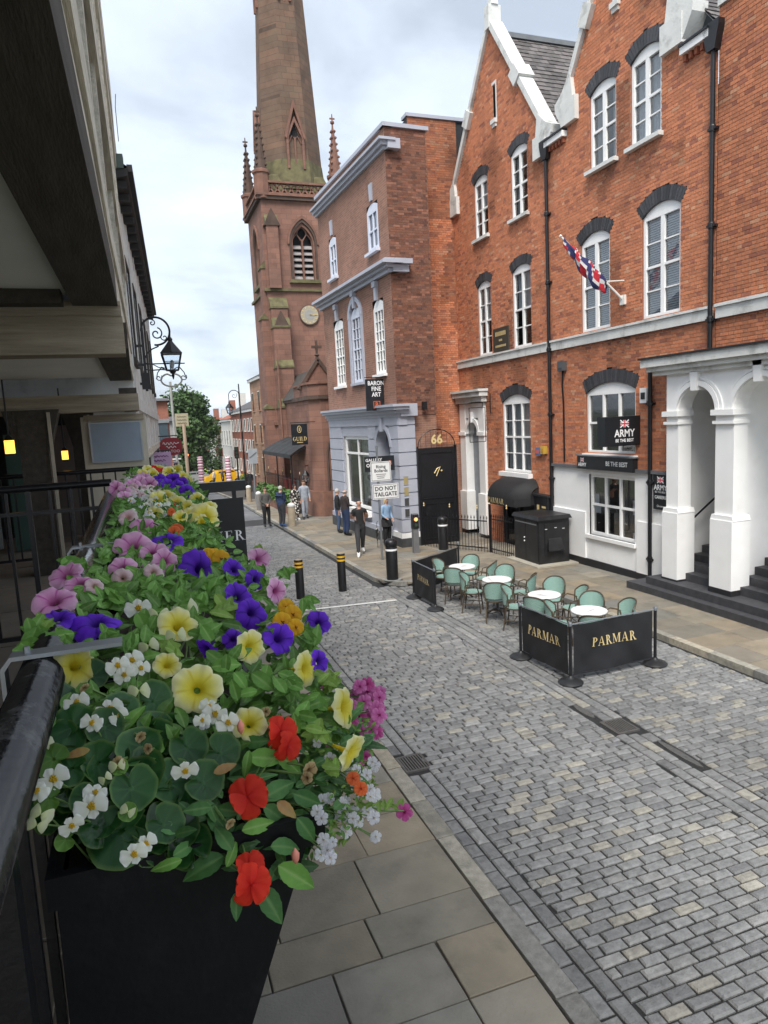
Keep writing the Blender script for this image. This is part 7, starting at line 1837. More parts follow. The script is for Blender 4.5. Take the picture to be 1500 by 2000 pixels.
# ------------------------------------------------------------------ troughs
m_trough = mat('trough_black', (.007, .0072, .009), .42, .25, 6, .06, 60, spec=.2, dirt=(.03, .03, .03, .25), dirtscale=14)
m_soil = mat('compost', (.03, .022, .015), .95, .4, 30, .6, 60)
tl_ = ['nearest black trough planter hanging on the handrail', 'second black trough planter from the camera', 'third black trough planter from the camera', 'fourth black trough planter from the camera', 'fifth black trough planter from the camera', 'sixth black trough planter at the far railing corner']
TRY = [(1.12, 1.98), (2.04, 2.9), (2.96, 3.82), (3.88, 4.74), (5.3, 6.2), (6.3, 7.2)]
for i, (y0, y1) in enumerate(TRY):
    t = thing('planter', tl_[i], 'planter', (0, y0, 3.2), 0, 'black trough planters on the handrail')
    L = y1-y0; a, b, c, d = -.185, .235, -.19, .075      # top and bottom x
    zt, zb = .32, -.10
    w_ = .012
    def ring(x0, x1, e, z): return [(x0+e, e, z), (x1-e, e, z), (x1-e, L-e, z), (x0+e, L-e, z)]
    MB().loft([ring(a, b, w_, zt), ring(a, b, 0, zt), ring(c, d, 0, zb), ring(c, d, w_, zb+w_)], cap=False).build('trough', m_trough, t)
    MB().add(ring(c, d, .001, zb), [(0, 1, 2, 3)]).build('bottom', m_trough, t)
    f = MB(); f.box(a-.012, b+.012, -.012, .0, zt-.05, zt+.004); f.box(a-.012, b+.012, L, L+.012, zt-.05, zt+.004); f.box(a-.012, a-.0, 0, L, zt-.05, zt+.003); f.box(b, b+.012, 0, L, zt-.05, zt+.003); f.build('rim', m_trough, t)
    MB().add([(a+w_, w_, zt-.03), (b-w_, w_, zt-.03), (b-w_, L-w_, zt-.03), (a+w_, L-w_, zt-.03)], [(0, 1, 2, 3)]).build('soil', m_soil, t)

# ------------------------------------------------------------------ plants
def plant(name, label, base, group=None): return thing(name, label, 'plant', base, 0, group or 'bedding plants in the troughs')
p_beg = plant('begonia_plant', 'begonia with round dark leaves and white flowers at the front left', (-.08, 1.22, 3.48))
p_imp = plant('impatiens_plant', 'impatiens with red flowers at the front right of the nearest trough', (.08, 1.2, 3.48))
p_yel = plant('petunia_plant', 'petunia with large pale yellow trumpet flowers in the nearest trough', (0, 1.4, 3.48))
p_pur = plant('petunia_plant', 'petunia with deep purple flowers behind the yellow ones', (.02, 1.8, 3.48))
p_pnk = plant('petunia_plant', 'petunia with large pink flowers on the left of the flower boxes', (-.1, 2.15, 3.48))
p_bac = plant('bacopa_plant', 'trailing plant with tiny white flowers spilling over the right side', (.14, 1.3, 3.48))
p_dia = plant('diascia_plant', 'trailing plant with small magenta flowers at the right of the flowers', (.15, 1.5, 3.48))
p_vio = plant('viola_plant', 'viola with small orange yellow flowers among the purple petunias', (.1, 1.95, 3.48))
STEMS = {p: MB(off=tuple(p.location)) for p in (p_beg, p_imp, p_yel, p_pur, p_pnk, p_bac, p_dia, p_vio)}
def stem(p, q, r=.0022, droop=.03):
    b = Vector(p.location); b = b+Vector((rf.uniform(-.05, .05), rf.uniform(-.05, .05), 0)); q = Vector(q); mid = (b+q)/2+Vector((rf.uniform(-.01, .01), rf.uniform(-.01, .01), droop)); 
    STEMS[p].tube([tuple(b), tuple(b*.25+mid*.75), tuple((mid+q)/2+Vector((0, 0, droop*.3))), tuple(q)], [r*1.3, r*1.2, r, r*.9], 5)
def pet(plant_, meshes, px, py, dpx, a=0., b=.3, dy=0., name='flower'):
    p = spot(px, py, dy); s = size(p, dpx)*(.9 if plant_ in (p_pur, p_pnk) else 1.0); z = face(p, a, b).normalized()
    o = put(name, rf.choice(meshes), plant_, p, z, s, rf.uniform(0, 6.28)); base = p-z*s*1.35
    cal = MB(off=(0, 0, 0)); cal.lathe([(.03, -1.75), (.11, -1.4), (.13, -1.1)], n=6)
    for k in range(5):
        an = k*1.2566; cal.add([(.1*math.cos(an-.3), .1*math.sin(an-.3), -1.2), (.1*math.cos(an+.3), .1*math.sin(an+.3), -1.2), (.3*math.cos(an), .3*math.sin(an), -.75)], [(0, 1, 2)])
    c = cal.build('calyx', m_stem, o, fix=False); stem(plant_, base-z*s*.35, .0025)
    return o
def small(plant_, meshes, px, py, dpx, a=0., b=.2, dy=0., name='flower', st=True):
    p = spot(px, py, dy); z = face(p, a, b); o = put(name, rf.choice(meshes), plant_, p, z, size(p, dpx)*(1.0 if plant_ is p_imp else 1.25), rf.uniform(-.6, .6))
    if st: stem(plant_, p-z.normalized()*.01, .0014, .015)
    return o
def leaf(plant_, meshes, px, py, dpx, ang, a=0., b=.5, dy=0., name='leaf'):
    """ang: direction of the tip in the picture, degrees, 0 = right, 90 = up"""
    p = spot(px, py, dy); tip = rt*math.cos(R(ang))+up*math.sin(R(ang)); z = face(p, a, b)
    s = size(p, dpx)*(3.6 if 'oval' in meshes[0].name else 2.05); zz = Vector(z).normalized(); x = (tip-zz*tip.dot(zz)).normalized()
    pos = p-x*(s*.5 if 'oval' in meshes[0].name else s*.1)
    return put(name, rf.choice(meshes), plant_, pos, zz, s, 0., x)
# pale yellow petunias
for q in [(385, 1345, 98, 0, .15), (150, 1302, 92, .55, .1), (348, 1222, 80, .25, .55), (489, 1263, 66, .75, .05), (599, 1306, 76, 1.7, .1), (676, 1382, 84, 2.0, .1), (687, 1472, 80, 2.0, -.9), (487, 1413, 70, .1, .4), (326, 1298, 55, .2, .5), (400, 1010, 62, .2, .3, .0)]:
    pet(p_yel, YEL, *q)
# purple petunias
for q in [(325, 1056, 76, -.2, 1.5), (393, 1112, 92, .9, .2), (188, 1214, 100, -.15, 1.6), (112, 1208, 76, -.3, 1.7), (466, 1165, 72, .8, .6), (492, 1196, 72, .6, .4), (545, 1246, 78, .6, .5), (622, 1217, 56, .3, .1), (624, 1292, 58, 1.2, .1), (402, 1268, 56, -.8, -.7), (458, 1112, 56, .6, .6), (500, 1132, 50, .9, .3), (455, 1250, 46, .2, -.2)]:
    pet(p_pur, PUR, *q)
# pink petunias
for q in [(105, 1172, 98, -.2, 1.15), (262, 1070, 84, .1, .45), (241, 1112, 66, -.1, .2), (284, 1030, 78, .1, 1.4), (322, 1096, 60, .4, .4), (128, 1122, 74, -.5, .9), (506, 1092, 54, .9, .2), (540, 1155, 58, .9, -.1), (155, 1140, 70, -.2, .8), (300, 1080, 60, .3, .6)]:
    pet(p_pnk, PNK, *q)
for q in [(240, 1130, 48, .0, .0), (185, 1145, 40, .2, .3), (300, 1118, 46, .2, .3)]: pet(p_pnk, LPK, *q)
# begonias: leaves, then flowers
for (px, py, d, ang, a, b) in [(300, 1370, 62, 20, .1, .3), (203, 1422, 64, -20, -.1, .25), (190, 1490, 84, 200, -.2, .35), (365, 1460, 66, -60, .1, .2), (255, 1540, 78, -80, 0, .3), (236, 1622, 108, 200, -.1, .25), (145, 1420, 92, 150, -.3, .4), (165, 1556, 52, 220, -.2, .3), (318, 1612, 66, -40, .2, .2), (430, 1472, 64, -20, .2, .2), (305, 1420, 58, 80, 0, .6), (120, 1440, 70, 170, -.5, .3), (180, 1322, 52, 0, .1, .2), (330, 1530, 74, -30, .2, .25), (275, 1460, 76, 100, 0, .5), (395, 1530, 70, -20, .3, .2), (140, 1500, 60, 180, -.3, .3), (240, 1385, 60, 60, 0, .6), (310, 1660, 60, -70, .1, -.1)]:
    leaf(p_beg, BGL, px, py, d/2*1.12, ang, a, b, rf.uniform(.0, .05))
for (px, py, d, ang) in [(105, 1482, 66, 160), (165, 1350, 30, 40), (95, 1560, 50, 190), (232, 1500, 34, 0), (248, 1588, 36, -40), (128, 1640, 40, 200)]: leaf(p_beg, BGY, px, py, d/2, ang, -.2, .3, .0)
for (px, py, d, a, b) in [(230, 1300, 40, 0, .2), (258, 1290, 42, .2, .4), (243, 1318, 36, -.1, 0), (275, 1305, 34, .4, .2), (150, 1372, 42, -.1, .1), (215, 1385, 46, .2, .4), (180, 1412, 40, -.4, .2), (232, 1398, 34, .4, .1), (104, 1522, 54, 0, .1), (72, 1545, 44, -.3, .2), (178, 1575, 56, .1, .1), (186, 1548, 40, 0, .6), (140, 1612, 42, .1, -.5), (262, 1668, 46, 0, -.2), (285, 1648, 40, .3, .1), (362, 1505, 46, 0, -.6), (270, 1188, 44, 0, .3), (420, 1395, 44, .1, .2), (445, 1412, 42, .4, .3), (408, 1380, 34, -.2, .5), (395, 1345+62, 30, 0, .1)]:
    small(p_beg, BEG, px, py, d, a, b, -.015)
for (px, py, d, a, b) in [(272, 1348, 44, .1, .3), (82, 1452, 40, -.2, .3), (80, 1590, 46, -.1, 0), (72, 1612, 40, 0, -.2), (230, 1495, 32, .2, 0), (250, 1585, 30, .1, -.2), (205, 1520, 26, 0, 0), (310, 1200, 46, .2, .4), (365, 1192, 52, .3, .1), (345, 1240, 40, .2, .2), (290, 1260, 40, 0, .3)]:
    small(p_beg, BEGB, px, py, d, a, b, -.015)
# red impatiens with their leaves
for (px, py, d, a, b) in [(548, 1428, 74, .3, .2), (562, 1458, 64, .5, -.1), (483, 1556, 92, 0, .1), (486, 1690, 70, .1, .5), (490, 1728, 88, .2, -.1)]:
    small(p_imp, RED, px, py, d, a, b, -.02)
for (px, py, d, ang) in [(490, 1432, 62, 70), (545, 1540, 74, 40), (398, 1692, 82, 215), (362, 1657, 52, 30), (437, 1635, 60, 120), (505, 1612, 66, 20), (580, 1712, 86, -30), (482, 1490, 50, -100), (325, 1690, 60, 200), (560, 1652, 64, 10), (530, 1765, 76, -60), (565, 1490, 70, -40), (520, 1480, 70, 0), (440, 1580, 56, 160), (455, 1665, 56, 60), (420, 1600, 60, 100), (600, 1560, 60, -20), (540, 1590, 60, -30), (462, 1770, 50, -95), (600, 1620, 60, -50), (385, 1580, 56, 190)]:
    leaf(p_imp, IML if rf.random() < .75 else OVL, px, py, d/2*1.1, ang, rf.uniform(-.1, .3), rf.uniform(.0, .45), rf.uniform(-.01, .03))
for (px, py) in [(577, 1672), (470, 1420)]:
    p = spot(px, py, -.02); MB(off=tuple(p_imp.location)).lathe([(.001, -.014), (.006, -.006), (.007, .004), (.001, .014)], tuple(p), 8).build('bud', mat('bud_pink', (.7, .25, .18), .5), p_imp, smooth=True)
# trailing white and magenta flowers on the right
for k in range(46):
    px = rf.uniform(600, 735); py = 1500+(px-600)*.15+rf.uniform(-60, 175)*(1-.3*(px-600)/135); small(p_bac, BAC, px, py, rf.uniform(17, 25), rf.uniform(-.1, .6), rf.uniform(-.3, .4), rf.uniform(.02, .14))
for (px, py) in [(640, 1660), (632, 1640), (645, 1675), (398, 1412), (620, 1585), (628, 1598)]: small(p_bac, BAC, px, py, 24, 0, 0, -.01)
for k in range(44):
    px = rf.uniform(635, 745); py = rf.uniform(1335, 1500); small(p_dia, DIA, px, py, rf.uniform(18, 30), rf.uniform(-.2, .7), rf.uniform(-.1, .5), rf.uniform(.05, .22))
for (px, py) in [(790, 1586), (718, 1350), (736, 1385), (705, 1345)]: small(p_dia, DIA, px, py, 30, .2, .1, .1)
pA, pB = spot(690, 1560, .1), spot(792, 1584, .1); STEMS[p_dia].tube([tuple(pA), tuple((pA+pB)/2+Vector((0, 0, -.012))), tuple(pB)], .0018, 5)
for k in range(9): leaf(p_dia, YGL, 700+k*10, 1572+3*math.sin(k*2), rf.uniform(10, 17), rf.uniform(20, 160) if k % 2 else rf.uniform(200, 340), .1, .4, .1)
for (px, py, d) in [(432, 1092, 34), (420, 1086, 28), (552, 1215, 36), (572, 1200, 34), (560, 1185, 30), (578, 1225, 30), (408, 1084, 26)]: small(p_vio, VIO[:1], px, py, d, .3, .2)
for (px, py) in [(346, 1035), (341, 1040), (690, 1520), (705, 1540)]: small(p_vio, ORA, px, py, 24, .2, .3)
DRY = [petunia_mesh(95+i, (.2, .12, .05), (.42, .30, .14), (.5, .38, .2), (.2, .12, .06), .8) for i in range(2)]
for (px, py, d) in [(230, 1490, 26), (275, 1440, 24), (288, 1462, 22), (605, 1505, 34), (598, 1520, 26), (450, 1610, 24), (165, 1345, 22), (520, 1390, 20)]: pet(p_yel, DRY, px, py, d, rf.uniform(-1.2, 1.2), rf.uniform(-1, .3), -.01)
for (px, py, ang) in [(440, 1500, 30), (150, 1470, 200), (560, 1580, -40)]: leaf(p_imp, [leaf_mesh(int(px), 'oval', (.3, .24, .05), (.36, .2, .07), (.3, .2, .1), m_leaf)], px, py, 26, ang, 0, .3, -.01)
# visible leafy shoots of the petunias
def rosette(plant_, px, py, d, n=7, meshes=OVL):
    for k in range(n): leaf(plant_, meshes, px+rf.uniform(-.25, .25)*d, py+rf.uniform(-.25, .25)*d, d*rf.uniform(.38, .55), 360*k/n+rf.uniform(-20, 20)+30, rf.uniform(-.3, .3), rf.uniform(.1, .8), rf.uniform(-.02, .04))
for (px, py, d) in [(140, 1100, 46), (75, 1230, 60), (60, 1260, 62), (120, 1250, 56), (290, 1230, 60), (250, 1250, 50), (400, 1230, 56), (430, 1300, 60), (350, 1160, 50), (440, 1190, 54), (560, 1330, 58), (610, 1370, 56), (520, 1330, 56), (470, 1340, 60), (300, 1150, 46), (220, 1160, 48), (505, 1080, 30), (420, 1150, 48), (600, 1180, 36), (610, 1240, 40), (560, 1120, 34), (360, 1080, 40), (170, 1270, 40), (620, 1430, 50), (590, 1400, 56), (640, 1330, 46), (650, 1500, 40), (380, 1180, 46), (330, 1270, 46), (210, 1240, 40), (90, 1215, 40)]:
    rosette(rf.choice([p_yel, p_pur]) if px > 200 else p_pnk, px, py, d, 9, OVL if rf.random() < .7 else YGL)
# foliage filling the body of the plants
def inside(poly, x, y):
    c = False; j = len(poly)-1
    for i in range(len(poly)):
        xi, yi = poly[i]; xj, yj = poly[j]
        if (yi > y) != (yj > y) and x < (xj-xi)*(y-yi)/(yj-yi)+xi: c = not c
        j = i
    return c
NEAR = [(50, 1245), (120, 1160), (230, 1130), (330, 1150), (520, 1105), (560, 1180), (625, 1230), (635, 1310), (700, 1380), (715, 1480), (670, 1580), (600, 1680), (540, 1740), (440, 1700), (330, 1680), (200, 1640), (80, 1600), (75, 1480), (110, 1390), (120, 1300)]
MID = [(110, 1180), (190, 1090), (225, 1010), (232, 945), (300, 915), (375, 930), (405, 1010), (470, 1090), (520, 1110), (530, 1170), (350, 1200)]
def bulk(plant_, poly, n, meshes, dmin, dmax, lo, hi, cond=lambda x, y: True):
    """leaves as one mesh: too many and too hidden to pick apart"""
    xs = [p[0] for p in poly]; ys = [p[1] for p in poly]; V = []; F = []; Cc = []
    src = []
    for me in meshes:
        src.append(([tuple(v.co) for v in me.vertices], [tuple(p.vertices) for p in me.polygons], [tuple(c.color)[:3] for c in me.color_attributes['col'].data]))
    k = 0
    while k < n:
        px, py = rf.uniform(min(xs), max(xs)), rf.uniform(min(ys), max(ys))
        if not inside(poly, px, py) or not cond(px, py): continue
        k += 1
        p = spot(px, py, rf.uniform(lo, hi)*(depth(py)/1.4)); z = (face(p, rf.uniform(-.8, .8), rf.uniform(-.2, 1.2))).normalized(); h = Vector((rf.uniform(-1, 1), rf.uniform(-1, 1), rf.uniform(-.3, .8)))
        x = (h-z*h.dot(z)).normalized(); y = z.cross(x); s = rf.uniform(dmin, dmax); b = len(V); kk = rf.uniform(.5, 1.12)  # inner leaves darkened at random for depth: shade put into their colour
        vv, ff, cc = rf.choice(src); q = p-Vector(plant_.location)
        V += [tuple(q+(x*a+y*b_+z*c)*s) for a, b_, c in vv]; F += [tuple(i+b for i in f) for f in ff]; Cc += [tuple(v*kk for v in c) for c in cc]
    me = to_mesh('foliage', V, F, Cc, meshes[0].materials[0]); o = bpy.data.objects.new('foliage', me); COL.objects.link(o); o.parent = plant_; o['kind'] = 'stuff'
def coarse(me0):
    return me0
LO = [leaf_mesh(90+i, 'oval', G0, G1, GV, m_leaf) for i in range(3)]
bulk(p_yel, NEAR, 760, OVL, .03, .055, .03, .16, lambda x, y: y < 1480)
bulk(p_imp, NEAR, 330, IML, .03, .05, .03, .14, lambda x, y: y > 1400 and x > 330)
bulk(p_beg, NEAR, 150, BGL, .022, .04, .04, .14, lambda x, y: y > 1370 and x < 380)
bulk(p_bac, [(600, 1420), (730, 1400), (735, 1560), (650, 1680), (600, 1660)], 420, YGL+OVL[:2], .008, .016, .03, .16)
bulk(p_pur, MID, 900, OVL, .03, .05, .02, .14)
# ------------------------------------------------------------------ the troughs further along
far_p = [plant('petunia_plant', 'mixed petunias with white blossoms in the third trough', (0, 3.3, 3.48)), plant('petunia_plant', 'mixed pale yellow and orange petunias in the fourth trough', (.1, 4.2, 3.48)), plant('petunia_plant', 'pink and purple petunias in the fifth trough', (0, 5.7, 3.48)), plant('petunia_plant', 'mixed petunias at the far railing corner', (0, 6.7, 3.48))]
for p in far_p: STEMS[p] = MB(off=tuple(p.location))
def farflower(pl, meshes, px, py, d, kind='p'):
    p = spot(px, py, rf.uniform(-.1, .1)); put('flower', rf.choice(meshes), pl, p, face(p, rf.uniform(-.4, .7), rf.uniform(0, .8)), size(p, d), rf.uniform(0, 6))
for k in range(30): farflower(far_p[0], BEG+BAC, rf.gauss(285, 26), rf.gauss(990, 13), rf.uniform(14, 20))
for (px, py) in [(300, 1005), (345, 985), (310, 975), (250, 1010)]: farflower(far_p[0], YEL if px > 290 else LPK, px, py, 40)
for (px, py, d) in [(388, 1000, 36), (408, 990, 32), (395, 1020, 32), (372, 1008, 34), (385, 975, 30), (365, 990, 30), (322, 968, 44), (402, 1005, 30), (352, 1010, 30)]: farflower(far_p[1], YEL, px, py, d)
for (px, py) in [(340, 985), (350, 995), (335, 1000)]: farflower(far_p[1], ORA, px, py, 18)
for (px, py) in [(275, 945), (260, 950), (285, 938), (268, 938), (240, 965), (245, 975), (292, 948), (228, 955)]: farflower(far_p[2], PNK, px, py, 34)
for (px, py) in [(320, 945), (330, 950), (312, 940), (345, 950), (365, 962), (355, 945), (338, 938)]: farflower(far_p[2], PUR, px, py, 32)
for k in range(26): farflower(far_p[2], LPK+BEG, rf.gauss(275, 22), rf.gauss(962, 8), rf.uniform(14, 24))
for (px, py) in [(290, 920), (310, 915), (330, 922), (345, 918), (280, 925), (365, 940), (358, 930), (300, 925)]: farflower(far_p[3], YEL, px, py, 26)
for (px, py) in [(305, 920), (312, 918), (300, 915)]: farflower(far_p[3], RED, px, py, 18)
for p, poly, n in ((far_p[0], [(215, 1060), (230, 985), (400, 985), (430, 1060)], 520), (far_p[1], [(225, 1010), (235, 960), (395, 960), (415, 1010)], 460), (far_p[2], [(225, 985), (235, 940), (375, 940), (400, 985)], 460), (far_p[3], [(235, 955), (250, 918), (360, 915), (385, 955)], 420)):
    bulk(p, poly, n, LO, .028, .05, .0, .16)
for p, mb_ in STEMS.items():
    if mb_.v: mb_.build('stems', m_stem, p, fix=False, kind='stuff')
# ================================================================== THE FAR END OF THE STREET
def farpt(px, py, y): return at(px, py, 'y', y)
# hills
def hill(name, y, x0, x1, base, amp, seed, m, n=60):
    rr = random.Random(seed); ph = [rr.uniform(0, 6) for _ in range(4)]; V = []; F = []
    for i in range(n+1):
        x = x0+(x1-x0)*i/n; u = i/n*12
        z = base+amp*(.5+.25*math.sin(u*.7+ph[0])+.15*math.sin(u*1.9+ph[1])+.06*math.sin(u*4.3+ph[2]))
        V += [(x, y, -8), (x, y, z), (x, y+(x1-x0)*.08, z*.8)]
    for i in range(n): a = i*3; F += [(a, a+3, a+4, a+1), (a+1, a+4, a+5, a+2)]
    mb = MB(); mb.add(V, F); return struct(mb.build(name, m, fix=False))
hill('hills', 3600, -2500, 3200, 8, 60, 4, mat('far_blue_hill', (.10, .16, .24), 1., .1, .01))
hill('hills', 1500, -900, 1300, -2, 20, 8, mat('mid_green_hill', (.07, .12, .06), 1., .3, .02))
# trees
m_tleaf = mat('tree_leaf', (1, 1, 1), .6, .2, 3, attr=True); m_bark = mat('bark', (.09, .07, .05), .9, .3, 6)
def tree(label, x, y, r, zb, zt, seed, n=2600, col=(.055, .105, .03), group='trees at the far end of the street', ls=.16):
    rr = random.Random(seed); zg = gz(y); t = thing('broadleaf_tree', label, 'tree', (x, y, zg), 0, group); H = zt-zg; hb = zb-zg
    tr_ = MB(); tr_.tube([(0, 0, -.2), (.05, 0, H*.3), (0, .05, H*.62)], [r*.09, r*.07, r*.03], 8)
    cl = []
    for k in range(26):
        a = rr.uniform(0, 6.28); z = hb+(H-hb)*rr.uniform(.1, .95); q = (z-hb)/(H-hb); rad = r*(math.sin(math.pi*min(1, q*.8+.14)))*rr.uniform(.45, .85)
        c = (rad*math.cos(a), rad*math.sin(a), z); cl.append((c, r*rr.uniform(.34, .58))); tr_.tube([(0, 0, H*rr.uniform(.2, .5)), (c[0]*.5, c[1]*.5, c[2]*.85), c], [r*.03, r*.02, r*.008], 5)
    cl.append(((0, 0, H-r*.35), r*.36)); tr_.build('trunk', m_bark, t, fix=False)
    mb = MB()
    for k in range(n):
        c, cr = rr.choice(cl); v = Vector((rr.gauss(0, 1), rr.gauss(0, 1), rr.gauss(0, 1))).normalized()*cr*rr.uniform(.55, 1.05); p = Vector(c)+v
        s = ls*rr.uniform(.6, 1.3)*r/2.6; a = Vector((rr.gauss(0, 1), rr.gauss(0, 1), rr.gauss(0, .6))).normalized(); b = a.cross(Vector((rr.gauss(0, 1), rr.gauss(0, 1), rr.gauss(0, 1)))).normalized(); kk = rr.uniform(.6, 1.5); mb.col = tuple(q*kk for q in col)
        mb.add([tuple(p-a*s), tuple(p+b*s*.6), tuple(p+a*s), tuple(p-b*s*.6)], [(0, 1, 2, 3)])
    mb.build('crown', m_tleaf, t, fix=False, kind='stuff'); return t
p = farpt(366, 850, 78); tree('large dark green tree behind the red shop sign', p.x, 78, 3.0, -.8, farpt(366, 762, 78).z, 1, 9000, ls=.2)
p = farpt(398, 870, 95); tree('lower green tree right of the large dark tree', p.x, 95, 2.6, -1.5, farpt(398, 818, 95).z, 2, 5000, (.065, .12, .035))
p = farpt(420, 870, 140); tree('distant green tree above the yellow car', p.x, 140, 5, -5, farpt(420, 832, 140).z, 3, 4000, (.06, .11, .035))
p = farpt(440, 870, 180); tree('distant green tree beside the far terrace', p.x, 180, 6, -5, farpt(440, 838, 180).z, 4, 3500, (.07, .12, .04))
p = farpt(345, 860, 100); tree('dark tree top behind the stone coloured sign', p.x, 100, 3.2, 0, farpt(345, 800, 100).z, 5, 4000)
# houses on the right, beyond the church
m_sand2 = brick_mat('pale_sandstone', (.42, .25, .16), (.35, .21, .135), (.25, .16, .11), .7, .35, dirt=(.2, .14, .1))
m_glassd = mat('far_pane', (.05, .055, .06), .2)
def far_house(label, x0, y0, y1, z1, wallm, roofm, storeys=3, depth_=8, chim=True, roofh=1.6, seed=0):
    t = thing('house', label, 'building', (x0, y0, gz(y0)), 0, 'houses beyond the church'); L = y1-y0; H = z1-gz(y0); rr = random.Random(seed)
    MB().box(0, depth_, 0, L, -1.5, H).build('wall', wallm, t)
    MB().add([(-.25, -.1, H), (depth_, -.1, H), (depth_, L+.1, H), (-.25, L+.1, H), (depth_*.4, -.1, H+roofh), (depth_*.6, -.1, H+roofh), (depth_*.6, L+.1, H+roofh), (depth_*.4, L+.1, H+roofh)], BOXF).build('roof', roofm, t)
    if chim: MB().box(1.2, 2.0, .2, .9, H, H+roofh+1.3).build('chimney', wallm, t)
    nw = max(1, int(L/2.2))
    for s in range(storeys):
        for i in range(nw):
            y = (i+.5)*L/nw; z = 1.0+s*(H-1.0)/storeys
            w_ = MB(); w_.box(-.03, .02, y-.45, y+.45, z, z+(H-1)/storeys*.55); o = w_.build('window', m_glassd, t)
            f = MB(); f.box(-.06, .03, y-.55, y-.45, z-.08, z+(H-1)/storeys*.55+.08); f.box(-.06, .03, y+.45, y+.55, z-.08, z+(H-1)/storeys*.55+.08); f.box(-.08, .03, y-.45, y+.45, z-.1, z); f.build('frame', wallm if wallm is m_sand2 else whitestone, o)
            MB().box(-.06, .03, y-.45, y+.45, z+(H-1)/storeys*.55, z+(H-1)/storeys*.55+.08).build('lintel', whitestone, o)
    for i in range(2 if wallm is not m_sand2 else 0):
        a = farpt(0, 0, 1)
    MB().box(-.2, 0, 0, L, H-.25, H).build('cornice', whitestone, t); return t
m_redbrickf = brick_mat('far_red_brick', (.33, .12, .075), (.27, .10, .065), (.3, .22, .18), .225, .075, dirt=(.15, .07, .05))
m_whitef = mat('far_white_wall', (.6, .58, .54), .9, .1, 2); m_rooff = mat('far_slate', (.09, .085, .085), .8, .2, 3); m_redroof = mat('red_tiles', (.30, .10, .06), .8, .25, 3)
far_house('pale sandstone house with parapet next beyond the church', 9.7, 56, 62, 8.2, m_sand2, m_rooff, 3, chim=True, seed=1)
x = 9.9
for i, (y0, y1, z1, wm, rm) in enumerate([(62.2, 78, 5.8, m_redbrickf, m_rooff), (82, 92, 5.2, m_whitef, m_redroof), (92.2, 102, 4.8, m_redbrickf, m_rooff), (102.2, 114, 4.0, m_whitef, m_rooff), (114.2, 128, 4.4, m_redbrickf, m_redroof), (128.2, 150, 3.2, m_redbrickf, m_rooff)]):
    far_house(['red brick house with slate roof after the sandstone house', 'white far house with red roof', 'third far brick house along the right', 'low white far house along the right', 'far red roofed brick house', 'farthest brick house closing the right side'][i], x+.12*i+(i > 0)*.3, y0, y1, z1, wm, rm, 2 if i else 3, seed=i+2)
# houses closing the view and on the left
def block(label, xa, xb, y, z1, wm, rm, roofh=1.2, group='houses at the end of the street'):
    t = thing('house', label, 'building', (xa, y, gz(y)), 0, group); W = xb-xa; H = z1-gz(y)
    MB().box(0, W, 0, 6, -2, H).build('wall', wm, t); MB().add([(-.2, -.3, H), (W+.2, -.3, H), (W+.2, 6.3, H), (-.2, 6.3, H), (-.1, 2.9, H+roofh), (W+.1, 2.9, H+roofh), (W+.1, 3.1, H+roofh), (-.1, 3.1, H+roofh)], BOXF).build('roof', rm, t)
    for i in range(max(1, int(W/2.5))):
        u = (i+.5)*W/max(1, int(W/2.5)); o = MB().box(u-.4, u+.4, -.04, .02, H*.5, H*.5+1.1).build('window', m_glassd, t); MB().box(u-.5, u+.5, -.08, .01, H*.5-.1, H*.5).build('sill', whitestone, o)
    return t
a, b = farpt(385, 905, 170), farpt(445, 905, 170); block('low red roofed house across the end of the street', a.x, b.x, 170, farpt(400, 905, 170).z, m_redbrickf, m_redroof, 3.0)
a, b = farpt(396, 900, 135), farpt(418, 900, 135); block('small brick house below the distant trees', a.x, b.x, 135, farpt(400, 900, 135).z, m_redbrickf, m_redroof, 1.6)
a, b = farpt(290, 820, 46), farpt(330, 820, 46); tb = block('brick house with tall gable on the left behind the pink sign', a.x, b.x, 46, farpt(318, 783, 46).z, m_redbrickf, m_rooff, .3)
z0_, z1_ = farpt(318, 890, 45.9).z, farpt(318, 826, 45.9).z
MB().box(.2, b.x-a.x-.1, -.12, -.02, z0_-gz(46), z1_-gz(46)).build('shop_window', mat('teal_dark', (.05, .07, .085), .3), tb); MB().box(0, b.x-a.x, -.2, 0, z1_-gz(46), z1_-gz(46)+.25).build('shop_fascia', mat('fascia_grey', (.2, .21, .22), .6), tb)
a, b = farpt(330, 860, 58), farpt(346, 860, 58); block('grey fronted shop beyond the brick gable', a.x, b.x, 58, farpt(338, 822, 58).z, mat('grey_front', (.3, .3, .29), .8), m_rooff, .4)
a, b = farpt(150, 830, 60), farpt(300, 830, 60); block('white house behind the rendered building', a.x, b.x, 60, 5.0, m_whitef, m_rooff, 1.5)
